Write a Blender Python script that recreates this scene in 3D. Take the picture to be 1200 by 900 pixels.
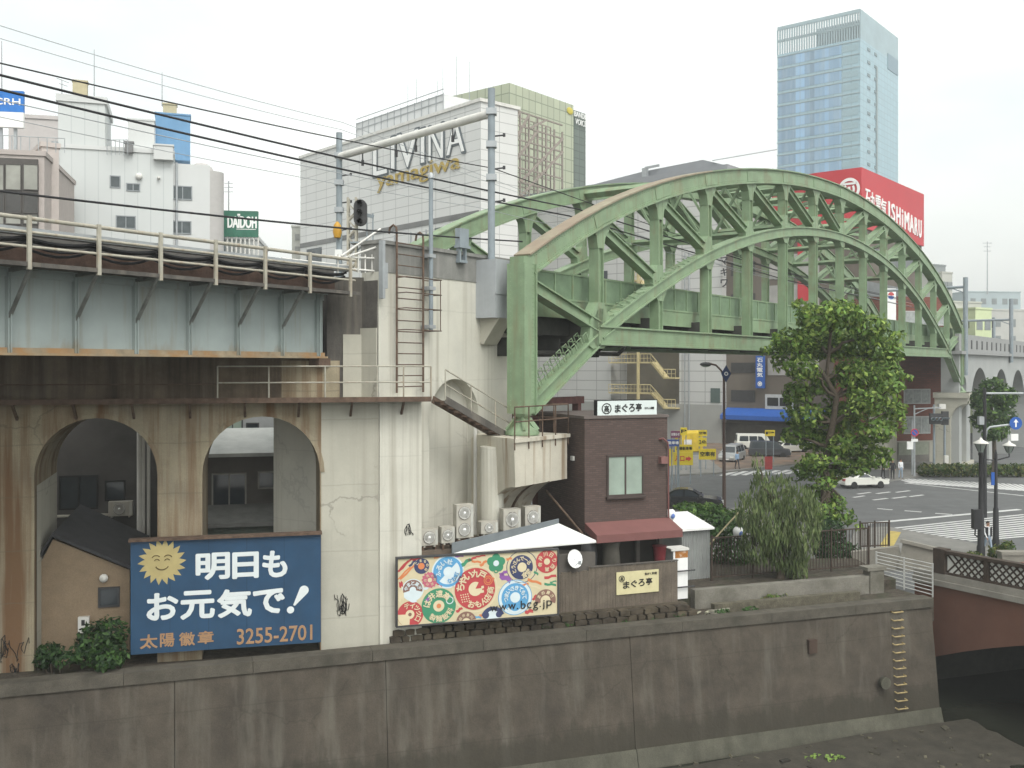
import bpy, bmesh, math, random
from mathutils import Vector as V, Matrix
random.seed(11)
for o in list(bpy.data.objects): bpy.data.objects.remove(o)
SC = bpy.context.scene
R = math.radians
# ---------------------------------------------------------------- camera, sky, sun, exposure
FPX, EYE, CX, HY = 1167.0, 10.0, 600.0, 430.0
cam_d = bpy.data.cameras.new('camera'); cam = bpy.data.objects.new('camera', cam_d); SC.collection.objects.link(cam)
cam.location = (0, 0, EYE); cam.rotation_euler = (R(90), 0, 0)
cam_d.sensor_width = 36; cam_d.lens = 36 * FPX / 1200; cam_d.shift_y = -20 / 1200
cam_d.clip_start = 0.1; cam_d.clip_end = 6000
SC.camera = cam
world = bpy.data.worlds.new('World'); SC.world = world; world.use_nodes = True
nt = world.node_tree; nt.nodes.clear()
sky = nt.nodes.new('ShaderNodeTexSky'); sky.sky_type = 'NISHITA'; sky.sun_disc = False
sky.sun_elevation = R(52); sky.sun_rotation = R(155)
sky.air_density = 1.0; sky.dust_density = 6.0; sky.ozone_density = 1.0
hs = nt.nodes.new('ShaderNodeHueSaturation'); hs.inputs['Saturation'].default_value = 0.16; hs.inputs['Value'].default_value = 2.2
tc = nt.nodes.new('ShaderNodeTexCoord'); mp = nt.nodes.new('ShaderNodeMapping'); mp.inputs['Scale'].default_value = (1.6, 1.6, 5)
nz = nt.nodes.new('ShaderNodeTexNoise'); nz.inputs['Scale'].default_value = 1.3; nz.inputs['Detail'].default_value = 5
rp = nt.nodes.new('ShaderNodeValToRGB'); rp.color_ramp.elements[0].color = (.84, .90, .92, 1); rp.color_ramp.elements[1].color = (1.12, 1.12, 1.1, 1)
rp.color_ramp.elements[0].position = .3; rp.color_ramp.elements[1].position = .6
mx = nt.nodes.new('ShaderNodeMix'); mx.data_type = 'RGBA'; mx.blend_type = 'MULTIPLY'; mx.inputs[0].default_value = 1
mx0 = nt.nodes.new('ShaderNodeMix'); mx0.data_type = 'RGBA'; mx0.inputs[0].default_value = .6; mx0.inputs[7].default_value = (6.5, 6.6, 6.25, 1)
bg = nt.nodes.new('ShaderNodeBackground'); bg.inputs['Strength'].default_value = 0.15
wo = nt.nodes.new('ShaderNodeOutputWorld'); L = nt.links.new
L(sky.outputs[0], hs.inputs['Color']); L(hs.outputs[0], mx0.inputs[6]); L(mx0.outputs[2], mx.inputs[6]); L(tc.outputs['Generated'], mp.inputs[0]); L(mp.outputs[0], nz.inputs[0])
L(nz.outputs[0], rp.inputs[0]); L(rp.outputs[0], mx.inputs[7]); L(mx.outputs[2], bg.inputs[0]); L(bg.outputs[0], wo.inputs[0])
sun_d = bpy.data.lights.new('sun', 'SUN'); sun = bpy.data.objects.new('sun', sun_d); SC.collection.objects.link(sun)
sun_d.energy = 0.7; sun_d.angle = R(25); sun_d.color = (1, .96, .9)
sd = V((math.sin(R(155)) * math.cos(R(52)), math.cos(R(155)) * math.cos(R(52)), math.sin(R(52))))
sun.rotation_euler = sd.to_track_quat('Z', 'Y').to_euler()
SC.view_settings.view_transform = 'Standard'; SC.view_settings.look = 'None'
SC.view_settings.gamma = 1; SC.view_settings.use_curve_mapping = False
SC.view_settings.exposure = 0.25
# ---------------------------------------------------------------- materials
MATS = {}
def mat(name, col, rough=.7, metal=0.0, var=.12, scale=2.5, bump=.0, streak=0.0, scol=None, blot=0.0, bcol=None, spec=.3, hs=3.0, vs=.22, bscale=.5, blim=(.5, .7), slim=(.5, .72), island=0.0, fine=0.0, pour=0.0, pint=1.5, crack=0.0, tide=None):
    """plain procedural surface: noise variation, vertical streaks, blotches"""
    if name in MATS: return MATS[name]
    m = bpy.data.materials.new(name); m.use_nodes = True; n = m.node_tree; b = n.nodes['Principled BSDF']; k = n.links.new
    b.inputs['Roughness'].default_value = rough; b.inputs['Metallic'].default_value = metal; b.inputs['Specular IOR Level'].default_value = spec
    geo = n.nodes.new('ShaderNodeNewGeometry')
    def noise(sc, det=4, mapv=None):
        t = n.nodes.new('ShaderNodeTexNoise'); t.inputs['Scale'].default_value = sc; t.inputs['Detail'].default_value = det; t.inputs['Roughness'].default_value = .6
        if mapv:
            q = n.nodes.new('ShaderNodeMapping'); q.inputs['Scale'].default_value = mapv; k(geo.outputs['Position'], q.inputs[0]); k(q.outputs[0], t.inputs[0])
        else: k(geo.outputs['Position'], t.inputs[0])
        return t
    def ramp(src, a, c, ca=(0, 0, 0, 1), cb=(1, 1, 1, 1)):
        r = n.nodes.new('ShaderNodeValToRGB'); e = r.color_ramp.elements; e[0].position = a; e[1].position = c; e[0].color = ca; e[1].color = cb; k(src, r.inputs[0]); return r
    def mixc(fac, a, c, mode='MIX'):
        x = n.nodes.new('ShaderNodeMix'); x.data_type = 'RGBA'; x.blend_type = mode
        if isinstance(fac, (int, float)): x.inputs[0].default_value = fac
        else: k(fac, x.inputs[0])
        for s, i in ((a, 6), (c, 7)):
            if isinstance(s, tuple): x.inputs[i].default_value = s
            else: k(s, x.inputs[i])
        return x.outputs[2]
    def c4(c, f=1): return (min(1, c[0] * f), min(1, c[1] * f), min(1, c[2] * f), 1)
    t = noise(scale); out = ramp(t.outputs[0], .3, .7, c4(col, 1 - var), c4(col, 1 + var)).outputs[0]
    if fine:
        t2 = noise(40, 3); out = mixc(fine, out, ramp(t2.outputs[0], .35, .65, (.35, .35, .35, 1), (1.6, 1.6, 1.6, 1)).outputs[0], 'MULTIPLY')
    if blot:
        t2 = noise(bscale, 6); r2 = ramp(t2.outputs[0], blim[0], blim[1], (0, 0, 0, 1), (blot, blot, blot, 1)); out = mixc(r2.outputs[0], out, c4(bcol))
    if streak:
        t3 = noise(1.0, 5, (hs, hs, vs)); r3 = ramp(t3.outputs[0], slim[0], slim[1], (0, 0, 0, 1), (streak, streak, streak, 1)); out = mixc(r3.outputs[0], out, c4(scol))
    if pour:                                        # faint formwork / pour lines
        sp = n.nodes.new('ShaderNodeSeparateXYZ'); k(geo.outputs['Position'], sp.inputs[0]); wob = noise(.8, 2)
        a1 = n.nodes.new('ShaderNodeMath'); a1.operation = 'MULTIPLY_ADD'; k(wob.outputs[0], a1.inputs[0]); a1.inputs[1].default_value = .12; k(sp.outputs[2], a1.inputs[2])
        a2 = n.nodes.new('ShaderNodeMath'); a2.operation = 'PINGPONG'; k(a1.outputs[0], a2.inputs[0]); a2.inputs[1].default_value = pint / 2
        r6 = ramp(a2.outputs[0], .008, .03, (pour, pour, pour, 1), (0, 0, 0, 1)); out = mixc(r6.outputs[0], out, c4(col, .45))
    if crack:
        vo = n.nodes.new('ShaderNodeTexVoronoi'); vo.feature = 'DISTANCE_TO_EDGE'; vo.inputs['Scale'].default_value = .38; wq = noise(1.6, 5); wm_ = n.nodes.new('ShaderNodeMix'); wm_.data_type = 'VECTOR'; wm_.inputs[0].default_value = .45
        k(geo.outputs['Position'], wm_.inputs[4]); k(wq.outputs[1], wm_.inputs[5]); k(wm_.outputs[1], vo.inputs[0]); r7 = ramp(vo.outputs[0], .003, .008, (crack, crack, crack, 1), (0, 0, 0, 1)); gate = noise(.5, 2); g7 = ramp(gate.outputs[0], .5, .56); out = mixc(mixc(1.0, r7.outputs[0], g7.outputs[0], 'MULTIPLY'), out, c4(col, .3))
    if tide:                                        # (height, colour, strength): damp, weedy zone below a ragged water mark
        st = n.nodes.new('ShaderNodeSeparateXYZ'); k(geo.outputs['Position'], st.inputs[0]); tn = noise(1.3, 6, (1.6, 1.6, .5)); ta = n.nodes.new('ShaderNodeMath'); ta.operation = 'MULTIPLY_ADD'; k(tn.outputs[0], ta.inputs[0]); ta.inputs[1].default_value = 1.7; k(st.outputs[2], ta.inputs[2])
        tb = n.nodes.new('ShaderNodeMath'); tb.operation = 'SUBTRACT'; k(ta.outputs[0], tb.inputs[0]); tb.inputs[1].default_value = tide[0]; r8 = ramp(tb.outputs[0], .0, .35, (tide[2],) * 3 + (1,), (0, 0, 0, 1)); out = mixc(r8.outputs[0], out, c4(tide[1]))
    if island:
        r4 = ramp(geo.outputs['Random Per Island'], 0, 1, c4((1 - island,) * 3), (1 + island, 1 + island, 1 + island * .6, 1)); out = mixc(1.0, out, r4.outputs[0], 'MULTIPLY')
    k(out, b.inputs['Base Color'])
    if bump:
        t5 = noise(scale * 6, 4); bp = n.nodes.new('ShaderNodeBump'); bp.inputs['Strength'].default_value = bump; bp.inputs['Distance'].default_value = .03
        k(t5.outputs[0], bp.inputs['Height']); k(bp.outputs[0], b.inputs['Normal'])
    MATS[name] = m; return m
def grid(name, col, line, bw, bh, mortar=.02, offset=.0, rough=.6, var=.06, bump=0.0, streak=0, scol=(.3, .3, .28), spec=.3, freq=2):
    """tiles, bricks or panels drawn in the object's own frame: (x + y, z)"""
    if name in MATS: return MATS[name]
    m = bpy.data.materials.new(name); m.use_nodes = True; n = m.node_tree; b = n.nodes['Principled BSDF']; k = n.links.new
    b.inputs['Roughness'].default_value = rough; b.inputs['Specular IOR Level'].default_value = spec
    t = n.nodes.new('ShaderNodeTexCoord'); s = n.nodes.new('ShaderNodeSeparateXYZ'); k(t.outputs['Object'], s.inputs[0])
    a = n.nodes.new('ShaderNodeMath'); k(s.outputs[0], a.inputs[0]); k(s.outputs[1], a.inputs[1])
    c = n.nodes.new('ShaderNodeCombineXYZ'); k(a.outputs[0], c.inputs[0]); k(s.outputs[2], c.inputs[1])
    br = n.nodes.new('ShaderNodeTexBrick'); br.offset = offset; br.offset_frequency = freq; br.squash = 1
    br.inputs['Scale'].default_value = 1; br.inputs['Brick Width'].default_value = bw; br.inputs['Row Height'].default_value = bh
    br.inputs['Mortar Size'].default_value = mortar; br.inputs['Mortar Smooth'].default_value = .1; br.inputs['Bias'].default_value = 0
    br.inputs['Color1'].default_value = tuple(x * (1 - var) for x in col) + (1,); br.inputs['Color2'].default_value = tuple(min(1, x * (1 + var)) for x in col) + (1,)
    br.inputs['Mortar'].default_value = tuple(line) + (1,); k(c.outputs[0], br.inputs[0])
    g = n.nodes.new('ShaderNodeNewGeometry'); q = n.nodes.new('ShaderNodeMapping'); q.inputs['Scale'].default_value = (.8, .8, .1); k(g.outputs['Position'], q.inputs[0])
    z = n.nodes.new('ShaderNodeTexNoise'); z.inputs['Scale'].default_value = 1; z.inputs['Detail'].default_value = 5; k(q.outputs[0], z.inputs[0])
    r = n.nodes.new('ShaderNodeValToRGB'); r.color_ramp.elements[0].position = .45; r.color_ramp.elements[1].position = .75; r.color_ramp.elements[1].color = (max(streak, .15),) * 3 + (1,); k(z.outputs[0], r.inputs[0])
    x = n.nodes.new('ShaderNodeMix'); x.data_type = 'RGBA'; k(r.outputs[0], x.inputs[0]); k(br.outputs[0], x.inputs[6]); x.inputs[7].default_value = tuple(scol) + (1,)
    k(x.outputs[2], b.inputs['Base Color'])
    if bump:
        bp = n.nodes.new('ShaderNodeBump'); bp.inputs['Strength'].default_value = bump; bp.inputs['Distance'].default_value = .02; bp.invert = True; k(br.outputs['Fac'], bp.inputs['Height']); k(bp.outputs[0], b.inputs['Normal'])
    MATS[name] = m; return m
def glass(name, col, rough=.08, spec=.6):
    return mat(name, col, rough=rough, var=.25, scale=.6, spec=spec)
def leafmat(name, col, isl=.35):
    m = mat(name, col, rough=.55, var=.3, scale=1.2, island=isl, spec=.25)
    n = m.node_tree
    if 'Translucent BSDF' not in n.nodes:
        b = n.nodes['Principled BSDF']; t = n.nodes.new('ShaderNodeBsdfTranslucent'); s = n.nodes.new('ShaderNodeMixShader'); s.inputs[0].default_value = .3
        src = b.inputs['Base Color'].links[0].from_socket
        n.links.new(src, t.inputs[0]); n.links.new(b.outputs[0], s.inputs[1]); n.links.new(t.outputs[0], s.inputs[2]); n.links.new(s.outputs[0], n.nodes['Material Output'].inputs[0])
    return m
# ---------------------------------------------------------------- frames: real vertical planes placed in the world
def P(px, py, Y): return V(((px - CX) / FPX * Y, Y, EYE - (py - HY) / FPX * Y))
def G(px, py, z=0.0): return P(px, py, (EYE - z) * FPX / (py - HY))
class Fr:
    def __init__(s, x, y, deg, z=0.0):
        s.o = V((x, y, z)); s.deg = deg; a = R(deg); s.x = V((math.cos(a), math.sin(a), 0)); s.y = V((-math.sin(a), math.cos(a), 0))
    def w(s, u, v, w): return s.o + s.x * u + s.y * v + V((0, 0, w))
    def l(s, p): d = V(p) - s.o; return V((d.dot(s.x), d.dot(s.y), d.z))
    def _ray(s, px, py):
        d = V(((px - CX) / FPX, 1, -(py - HY) / FPX)); e = V((0, 0, EYE)) - s.o
        return V((e.dot(s.x), e.dot(s.y), e.z)), V((d.dot(s.x), d.dot(s.y), d.z))
    def px(s, px, py, v=0.0):
        e, d = s._ray(px, py); t = (v - e.y) / d.y; return e.x + d.x * t, e.z + d.z * t
    def U(s, px, v=0.0): return s.px(px, HY, v)[0]
    def W(s, px, py, v=0.0): return s.px(px, py, v)[1]
    def pe(s, px, py, u=0.0):
        e, d = s._ray(px, py); t = (u - e.x) / d.x; return e.y + d.y * t, e.z + d.z * t
WORLD = Fr(0, 0, 0)
# ---------------------------------------------------------------- mesh helper
class MB:
    def __init__(s): s.v = []; s.f = []; s.mi = []; s.m = 0; s.sm = []
    def add(s, vs, fs, smooth=False):
        o = len(s.v); s.v += [tuple(p) for p in vs]
        for f in fs: s.f.append([i + o for i in f]); s.mi.append(s.m); s.sm.append(smooth)
        return s
    def poly(s, pts): return s.add(pts, [list(range(len(pts)))])
    def box(s, x0, x1, y0, y1, z0, z1):
        return s.add([(x0, y0, z0), (x1, y0, z0), (x1, y1, z0), (x0, y1, z0), (x0, y0, z1), (x1, y0, z1), (x1, y1, z1), (x0, y1, z1)],
                     [(3, 2, 1, 0), (4, 5, 6, 7), (0, 1, 5, 4), (1, 2, 6, 5), (2, 3, 7, 6), (3, 0, 4, 7)])
    def bar(s, p, q, a, b, side=(0, 1, 0)):
        """rectangular member from p to q: a across 'side', b across the other"""
        p = V(p); q = V(q); d = (q - p).normalized(); sd = V(side); sd = sd - d * sd.dot(d)
        if sd.length < 1e-4: sd = d.orthogonal()
        sd.normalize(); n = d.cross(sd); A = sd * a / 2; B = n * b / 2
        vs = [p - A - B, p + A - B, p + A + B, p - A + B, q - A - B, q + A - B, q + A + B, q - A + B]
        return s.add(vs, [(3, 2, 1, 0), (4, 5, 6, 7), (0, 1, 5, 4), (1, 2, 6, 5), (2, 3, 7, 6), (3, 0, 4, 7)])
    def tube(s, p, q, r, n=8, r2=None, cap=True):
        return s.pipe([p, q], [r, r if r2 is None else r2], n, cap)
    def pipe(s, pts, r, n=8, cap=True):
        pts = [V(p) for p in pts]; k = len(pts); rs = r if isinstance(r, (list, tuple)) else [r] * k; vs = []; ref = None
        for i, p in enumerate(pts):
            d = (pts[min(i + 1, k - 1)] - pts[max(i - 1, 0)]).normalized()
            if ref is None: ref = d.orthogonal().normalized()
            else:
                ref = ref - d * ref.dot(d)
                ref = ref.normalized() if ref.length > 1e-5 else d.orthogonal().normalized()
            b = d.cross(ref)
            for j in range(n): a = 2 * math.pi * j / n; vs.append(p + (ref * math.cos(a) + b * math.sin(a)) * rs[i])
        fs = [(i * n + j, i * n + (j + 1) % n, (i + 1) * n + (j + 1) % n, (i + 1) * n + j) for i in range(k - 1) for j in range(n)]
        s.add(vs, fs, True)
        if cap: s.add(vs[:n], [list(range(n))[::-1]]); s.add(vs[-n:], [list(range(n))])
        return s
    def prism(s, pts, f0, f1):
        """outline pts [(a,b)], f0/f1 map (a,b) to the two end faces"""
        n = len(pts); vs = [f0(*p) for p in pts] + [f1(*p) for p in pts]
        return s.add(vs, [list(range(n))[::-1], list(range(n, 2 * n))] + [(i, (i + 1) % n, n + (i + 1) % n, n + i) for i in range(n)])
    def pv(s, pts, v0, v1): return s.prism(pts, lambda a, b: (a, v0, b), lambda a, b: (a, v1, b))     # outline in (x,z)
    def pz(s, pts, z0, z1): return s.prism(pts, lambda a, b: (a, b, z0), lambda a, b: (a, b, z1))     # outline in (x,y)
    def pu(s, pts, u0, u1): return s.prism(pts, lambda a, b: (u0, a, b), lambda a, b: (u1, a, b))     # outline in (y,z)
    def lathe(s, prof, c=(0, 0, 0), n=12, axis='z'):
        vs = []
        for r, h in prof:
            for j in range(n):
                a = 2 * math.pi * j / n; p = (r * math.cos(a), r * math.sin(a), h)
                if axis == 'y': p = (p[0], p[2], p[1])
                if axis == 'x': p = (p[2], p[0], p[1])
                vs.append((p[0] + c[0], p[1] + c[1], p[2] + c[2]))
        k = len(prof); fs = [(i * n + j, i * n + (j + 1) % n, (i + 1) * n + (j + 1) % n, (i + 1) * n + j) for i in range(k - 1) for j in range(n)]
        s.add(vs, fs, True); s.add(vs[:n], [list(range(n))[::-1]]); s.add(vs[-n:], [list(range(n))]); return s
    def ball(s, c, rx, ry=None, rz=None, n=12):
        ry = ry or rx; rz = rz or rx; k = max(5, n // 2); vs = []
        for i in range(k + 1):
            t = math.pi * i / k
            for j in range(n): a = 2 * math.pi * j / n; vs.append((c[0] + rx * math.sin(t) * math.cos(a), c[1] + ry * math.sin(t) * math.sin(a), c[2] + rz * math.cos(t)))
        return s.add(vs, [(i * n + j, (i + 1) * n + j, (i + 1) * n + (j + 1) % n, i * n + (j + 1) % n) for i in range(k) for j in range(n)], True)
    def mesh(s, name, mats, off=V((0, 0, 0))):
        me = bpy.data.meshes.new(name); me.from_pydata([(p[0] - off[0], p[1] - off[1], p[2] - off[2]) for p in s.v], [], s.f)
        for m in (mats if isinstance(mats, (list, tuple)) else [mats]): me.materials.append(m)
        me.polygons.foreach_set('material_index', s.mi); me.polygons.foreach_set('use_smooth', s.sm)
        bm = bmesh.new(); bm.from_mesh(me); bmesh.ops.recalc_face_normals(bm, faces=bm.faces); bm.to_mesh(me); bm.free()
        return me
    def build(s, name, mats, parent=None, label=None):
        off = V((0, 0, 0)); t = parent
        while t is not None:
            if t.name in OFF: off = OFF[t.name]
            t = t.parent
        o = bpy.data.objects.new(name, s.mesh(name, mats, off)); SC.collection.objects.link(o)
        if parent is not None: o.parent = parent
        if label: o['label'] = label
        return o
OFF = {}
def tag(o, label, cat, group=None):
    o['label'] = label; o['category'] = cat
    if group: o['group'] = group
    return o
def thing(name, label, cat, fr=WORLD, at=(0, 0, 0), group=None):
    o = bpy.data.objects.new(name, None); SC.collection.objects.link(o); o.empty_display_size = .3
    o.location = fr.w(*at); o.rotation_euler = (0, 0, R(fr.deg)); OFF[o.name] = V(at); return tag(o, label, cat, group)
def solo(name, mb, mats, label, cat, fr=WORLD, at=(0, 0, 0), group=None):
    o = bpy.data.objects.new(name, mb.mesh(name, mats, V(at))); SC.collection.objects.link(o)
    o.location = fr.w(*at); o.rotation_euler = (0, 0, R(fr.deg)); return tag(o, label, cat, group)
def struct(name, mb, mats, fr=WORLD, kind='structure'):
    o = bpy.data.objects.new(name, mb.mesh(name, mats)); SC.collection.objects.link(o); o.location = fr.o; o.rotation_euler = (0, 0, R(fr.deg)); o['kind'] = kind; return o
def kids(o): return [c for c in bpy.data.objects if c.parent == o]
def dup(o, parent=None):
    c = o.copy(); SC.collection.objects.link(c)
    if parent is not None: c.parent = parent
    for ch in kids(o): dup(ch, c)
    return c
# ---------------------------------------------------------------- lettering
_TX = {}
def glyphs(txt, bold=0.0, depth=.02, spacing=1.0):
    key = (txt, bold, depth, spacing)
    if key in _TX: return _TX[key]
    c = bpy.data.curves.new('t', 'FONT'); c.body = txt; c.size = 1; c.extrude = depth / 2; c.offset = bold; c.space_character = spacing; c.resolution_u = 3
    o = bpy.data.objects.new('t', c); SC.collection.objects.link(o); dg = bpy.context.evaluated_depsgraph_get(); me = bpy.data.meshes.new_from_object(o.evaluated_get(dg))
    vs = [tuple(v.co) for v in me.vertices]; fs = [list(p.vertices) for p in me.polygons]
    bpy.data.objects.remove(o); bpy.data.curves.remove(c); bpy.data.meshes.remove(me)
    _TX[key] = (vs, fs); return _TX[key]
def write(mb, txt, u0, u1, w0, w1, v, bold=0.0, depth=.02, face='v', slant=0.0, spacing=1.0):
    d = bold * (w1 - w0) * .8                      # heavier strokes: the letters layered in small steps around their outline
    if d <= 1e-5: return _write(mb, txt, u0, u1, w0, w1, v, 0, depth, face, slant, spacing)
    for k in range(8): a = k * math.pi / 4; _write(mb, txt, u0 + d + d * math.cos(a), u1 - d + d * math.cos(a), w0 + d + d * math.sin(a), w1 - d + d * math.sin(a), v - .0014 * k, 0, depth, face, slant, spacing)
    return mb
def _write(mb, txt, u0, u1, w0, w1, v, bold=0.0, depth=.02, face='v', slant=0.0, spacing=1.0):
    """letters fitted into the box (u0..u1, w0..w1) on the plane v, read from -v (or from -u with face='u')"""
    vs, fs = glyphs(txt, bold, depth, spacing)
    xs = [p[0] for p in vs]; ys = [p[1] for p in vs]; x0, x1, y0, y1 = min(xs), max(xs), min(ys), max(ys)
    sx = (u1 - u0) / (x1 - x0); sy = (w1 - w0) / (y1 - y0); out = []
    for x, y, z in vs:
        a = u0 + (x - x0) * sx; b = w0 + (y - y0) * sy; a += slant * (b - w0); z = z * 1.0
        out.append((a, v - z, b) if face == 'v' else (v - z, -a, b))
    return mb.add(out, fs)
def writeb(mb, txt, u0, u1, w0, w1, v, d, bold=0.01, depth=.004):
    """heavy rounded lettering: the same letters layered in small steps around their outline"""
    for k in range(10):
        a = k * math.pi / 5; _write(mb, txt, u0 + d + d * math.cos(a), u1 - d + d * math.cos(a), w0 + d + d * math.sin(a), w1 - d + d * math.sin(a), v - .0012 * k, 0, depth)
def arcwrite(mb, txt, cu, cw, r, h, a0, a1, v, bold=.03, inward=True):
    n = len(txt)
    for i, ch in enumerate(txt):
        a = R(a0 + (a1 - a0) * (i / max(1, n - 1))); vs, fs = glyphs(ch, 0, .002)
        if not vs: continue
        xs = [p[0] for p in vs]; ys = [p[1] for p in vs]; mx_, my_ = (min(xs) + max(xs)) / 2, (min(ys) + max(ys)) / 2; k = h / max(max(ys) - min(ys), max(xs) - min(xs))
        rot = a - math.pi / 2 if inward else a + math.pi / 2; ca, sa = math.cos(rot), math.sin(rot); d = bold * h * .9
        for q in range(6):
            ox, oy = d * math.cos(q * 1.0472), d * math.sin(q * 1.0472); out = []
            for x, y, z in vs:
                x = (x - mx_) * k + ox; y = (y - my_) * k + oy; out.append((cu + r * math.cos(a) + x * ca - y * sa, v - z - .0012 * q, cw + r * math.sin(a) + x * sa + y * ca))
            mb.add(out, fs)
def disc(mb, cu, cw, r, v, n=40, r0=0.0, a0=0, a1=360):
    """flat disc, ring or sector facing -v"""
    full = (a1 - a0) >= 360; k = n if full else n + 1
    A = [R(a0 + (a1 - a0) * i / n) for i in range(k)]
    if r0 <= 0:
        pts = [(cu + r * math.cos(a), v, cw + r * math.sin(a)) for a in A]
        if not full: pts.append((cu, v, cw))
        mb.poly(pts[::-1])
    else:
        vs = [(cu + r * math.cos(a), v, cw + r * math.sin(a)) for a in A] + [(cu + r0 * math.cos(a), v, cw + r0 * math.sin(a)) for a in A]
        mb.add(vs, [(i, k + i, k + (i + 1) % k, (i + 1) % k) for i in range(n if full else n)])
def archwall(mb, u0, u1, w0, w1, v0, v1, arches, N=20):
    """wall with semicircular openings: arches [(ua, ub, w_crown)] from w0 up; open through v0..v1"""
    cur = u0
    def strip(a, b, wa, wb):
        mb.add([(a, v0, wa), (b, v0, wb), (b, v0, w1), (a, v0, w1)], [(0, 1, 2, 3)]); mb.add([(a, v1, wa), (b, v1, wb), (b, v1, w1), (a, v1, w1)], [(3, 2, 1, 0)])
        mb.add([(a, v0, w1), (b, v0, w1), (b, v1, w1), (a, v1, w1)], [(0, 1, 2, 3)])
    for a, b, wc in arches:
        strip(cur, a, w0, w0); r = (b - a) / 2; ws = wc - r; c = (a + b) / 2
        pts = [(c - r * math.cos(math.pi * i / N), ws + r * math.sin(math.pi * i / N)) for i in range(N + 1)]
        for i in range(N): strip(pts[i][0], pts[i + 1][0], pts[i][1], pts[i + 1][1])
        ring = [(a, w0)] + pts + [(b, w0)]
        for i in range(len(ring) - 1):
            p, q = ring[i], ring[i + 1]; mb.add([(p[0], v0, p[1]), (q[0], v0, q[1]), (q[0], v1, q[1]), (p[0], v1, p[1])], [(3, 2, 1, 0)])
        cur = b
    strip(cur, u1, w0, w0)
    mb.add([(u0, v0, w0), (u0, v1, w0), (u0, v1, w1), (u0, v0, w1)], [(3, 2, 1, 0)]); mb.add([(u1, v0, w0), (u1, v1, w0), (u1, v1, w1), (u1, v0, w1)], [(0, 1, 2, 3)])
def bend(p, q, sag, n=14):
    p = V(p); q = V(q); return [p.lerp(q, i / n) - V((0, 0, sag * 4 * (i / n) * (1 - i / n))) for i in range(n + 1)]
def leaves(mb, clumps, n, size, flat=.35, droop=0.0):
    """leaf faces scattered through clumps [(x,y,z,rx,ry,rz,weight)]"""
    ws = [c[6] if len(c) > 6 else c[3] * c[4] * c[5] for c in clumps]
    for _ in range(n):
        c = random.choices(clumps, ws)[0]
        while True:
            p = V((random.uniform(-1, 1), random.uniform(-1, 1), random.uniform(-1, 1)))
            if .02 < p.length < 1: break
        k = random.uniform(.45, 1.0) ** .6; p = p.normalized() * k * random.uniform(.85, 1.12)
        q = V((c[0] + p.x * c[3], c[1] + p.y * c[4], c[2] + p.z * c[5]))
        nrm = (p.normalized() + V((random.gauss(0, .6), random.gauss(0, .6), random.gauss(.3, .6)))).normalized()
        t = nrm.orthogonal().normalized(); t = Matrix.Rotation(random.uniform(0, 6.28), 3, nrm) @ t; b = nrm.cross(t); s = size * random.uniform(.45, 1.55)
        if droop: t = (t * (1 - droop) + V((0, 0, -1)) * droop).normalized(); b = t.cross(nrm).normalized()
        w = s * (.5 if not droop else .22)
        mb.add([q - t * s * .5, q + b * w * .5 - t * s * .05, q + t * s * .5 + nrm * s * .08, q - b * w * .5 - t * s * .05], [(0, 1, 2, 3)])
# shared frames
RW = Fr(0, 32.48, 19.0)            # river wall line
ARC = Fr(0, 33.0, 14.25)           # arched abutment wall
TR = Fr(.363, 35.3, 54.49)         # railway: x runs along the tracks away from us, y to the far side
GIR = Fr(-6.0, 31.55, 56.0)        # plate girder span
RES = Fr(2.59, 35.5, 22.0)         # restaurant
BR = Fr(16.9, 41.2, -59.0)         # road bridge over the river, x runs towards us
PANEL = 5.135
# ---------------------------------------------------------------- colours
asphalt = mat('asphalt', (.112, .115, .115), .9, var=.16, scale=.7, blot=.5, bcol=(.145, .147, .145), bscale=.12, fine=.25)
paving = mat('paving', (.20, .195, .18), .9, var=.15, scale=1.2, blot=.5, bcol=(.13, .13, .12), fine=.15)
tactile = mat('tactile yellow', (.42, .33, .10), .8, var=.2)
roadpaint = mat('road paint', (.56, .56, .545), .8, var=.08, scale=2, blot=.55, bcol=(.30, .30, .30), bscale=1.5)
soil = mat('bank soil', (.060, .050, .038), .95, var=.4, scale=4, bump=.6, blot=.7, bcol=(.035, .045, .02), bscale=1.2, fine=.4)
mud = mat('wet mud', (.044, .039, .030), .75, var=.3, scale=1.5, bump=.5, blot=.6, bcol=(.03, .028, .022), bscale=.8, fine=.4)
quay = mat('river wall concrete', (.068, .057, .044), .9, var=.24, scale=1.4, bump=.35, pour=.25, pint=1.9, crack=.28, tide=(-1.35, (.034, .031, .022), .65), streak=.42, scol=(.155, .145, .118), hs=1.7, vs=.12, blot=.55, bcol=(.035, .030, .025), bscale=.45, slim=(.52, .72), fine=.25)
quaycap = mat('river wall coping', (.082, .073, .058), .9, var=.25, scale=2, bump=.3, blot=.8, bcol=(.045, .042, .032), bscale=.9, fine=.3)
quaybase = mat('river wall footing', (.085, .082, .062), .9, streak=.6, scol=(.04, .038, .027), hs=1.5, vs=.15, var=.25, scale=1.2, bump=.3, blot=.8, bcol=(.06, .06, .045), bscale=.7, fine=.3)
oldconc = mat('rust stained concrete', (.29, .25, .172), .9, pour=.35, pint=1.55, crack=.4, var=.16, scale=1.1, bump=.25, streak=.9, scol=(.135, .070, .032), hs=2.4, vs=.10, blot=.6, bcol=(.17, .15, .12), bscale=.35, slim=(.44, .64), fine=.15)
sootconc = mat('soot dark concrete', (.085, .078, .07), .9, var=.3, scale=1.5, bump=.3, streak=.7, scol=(.19, .17, .14), hs=2, vs=.15, fine=.2)
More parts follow.
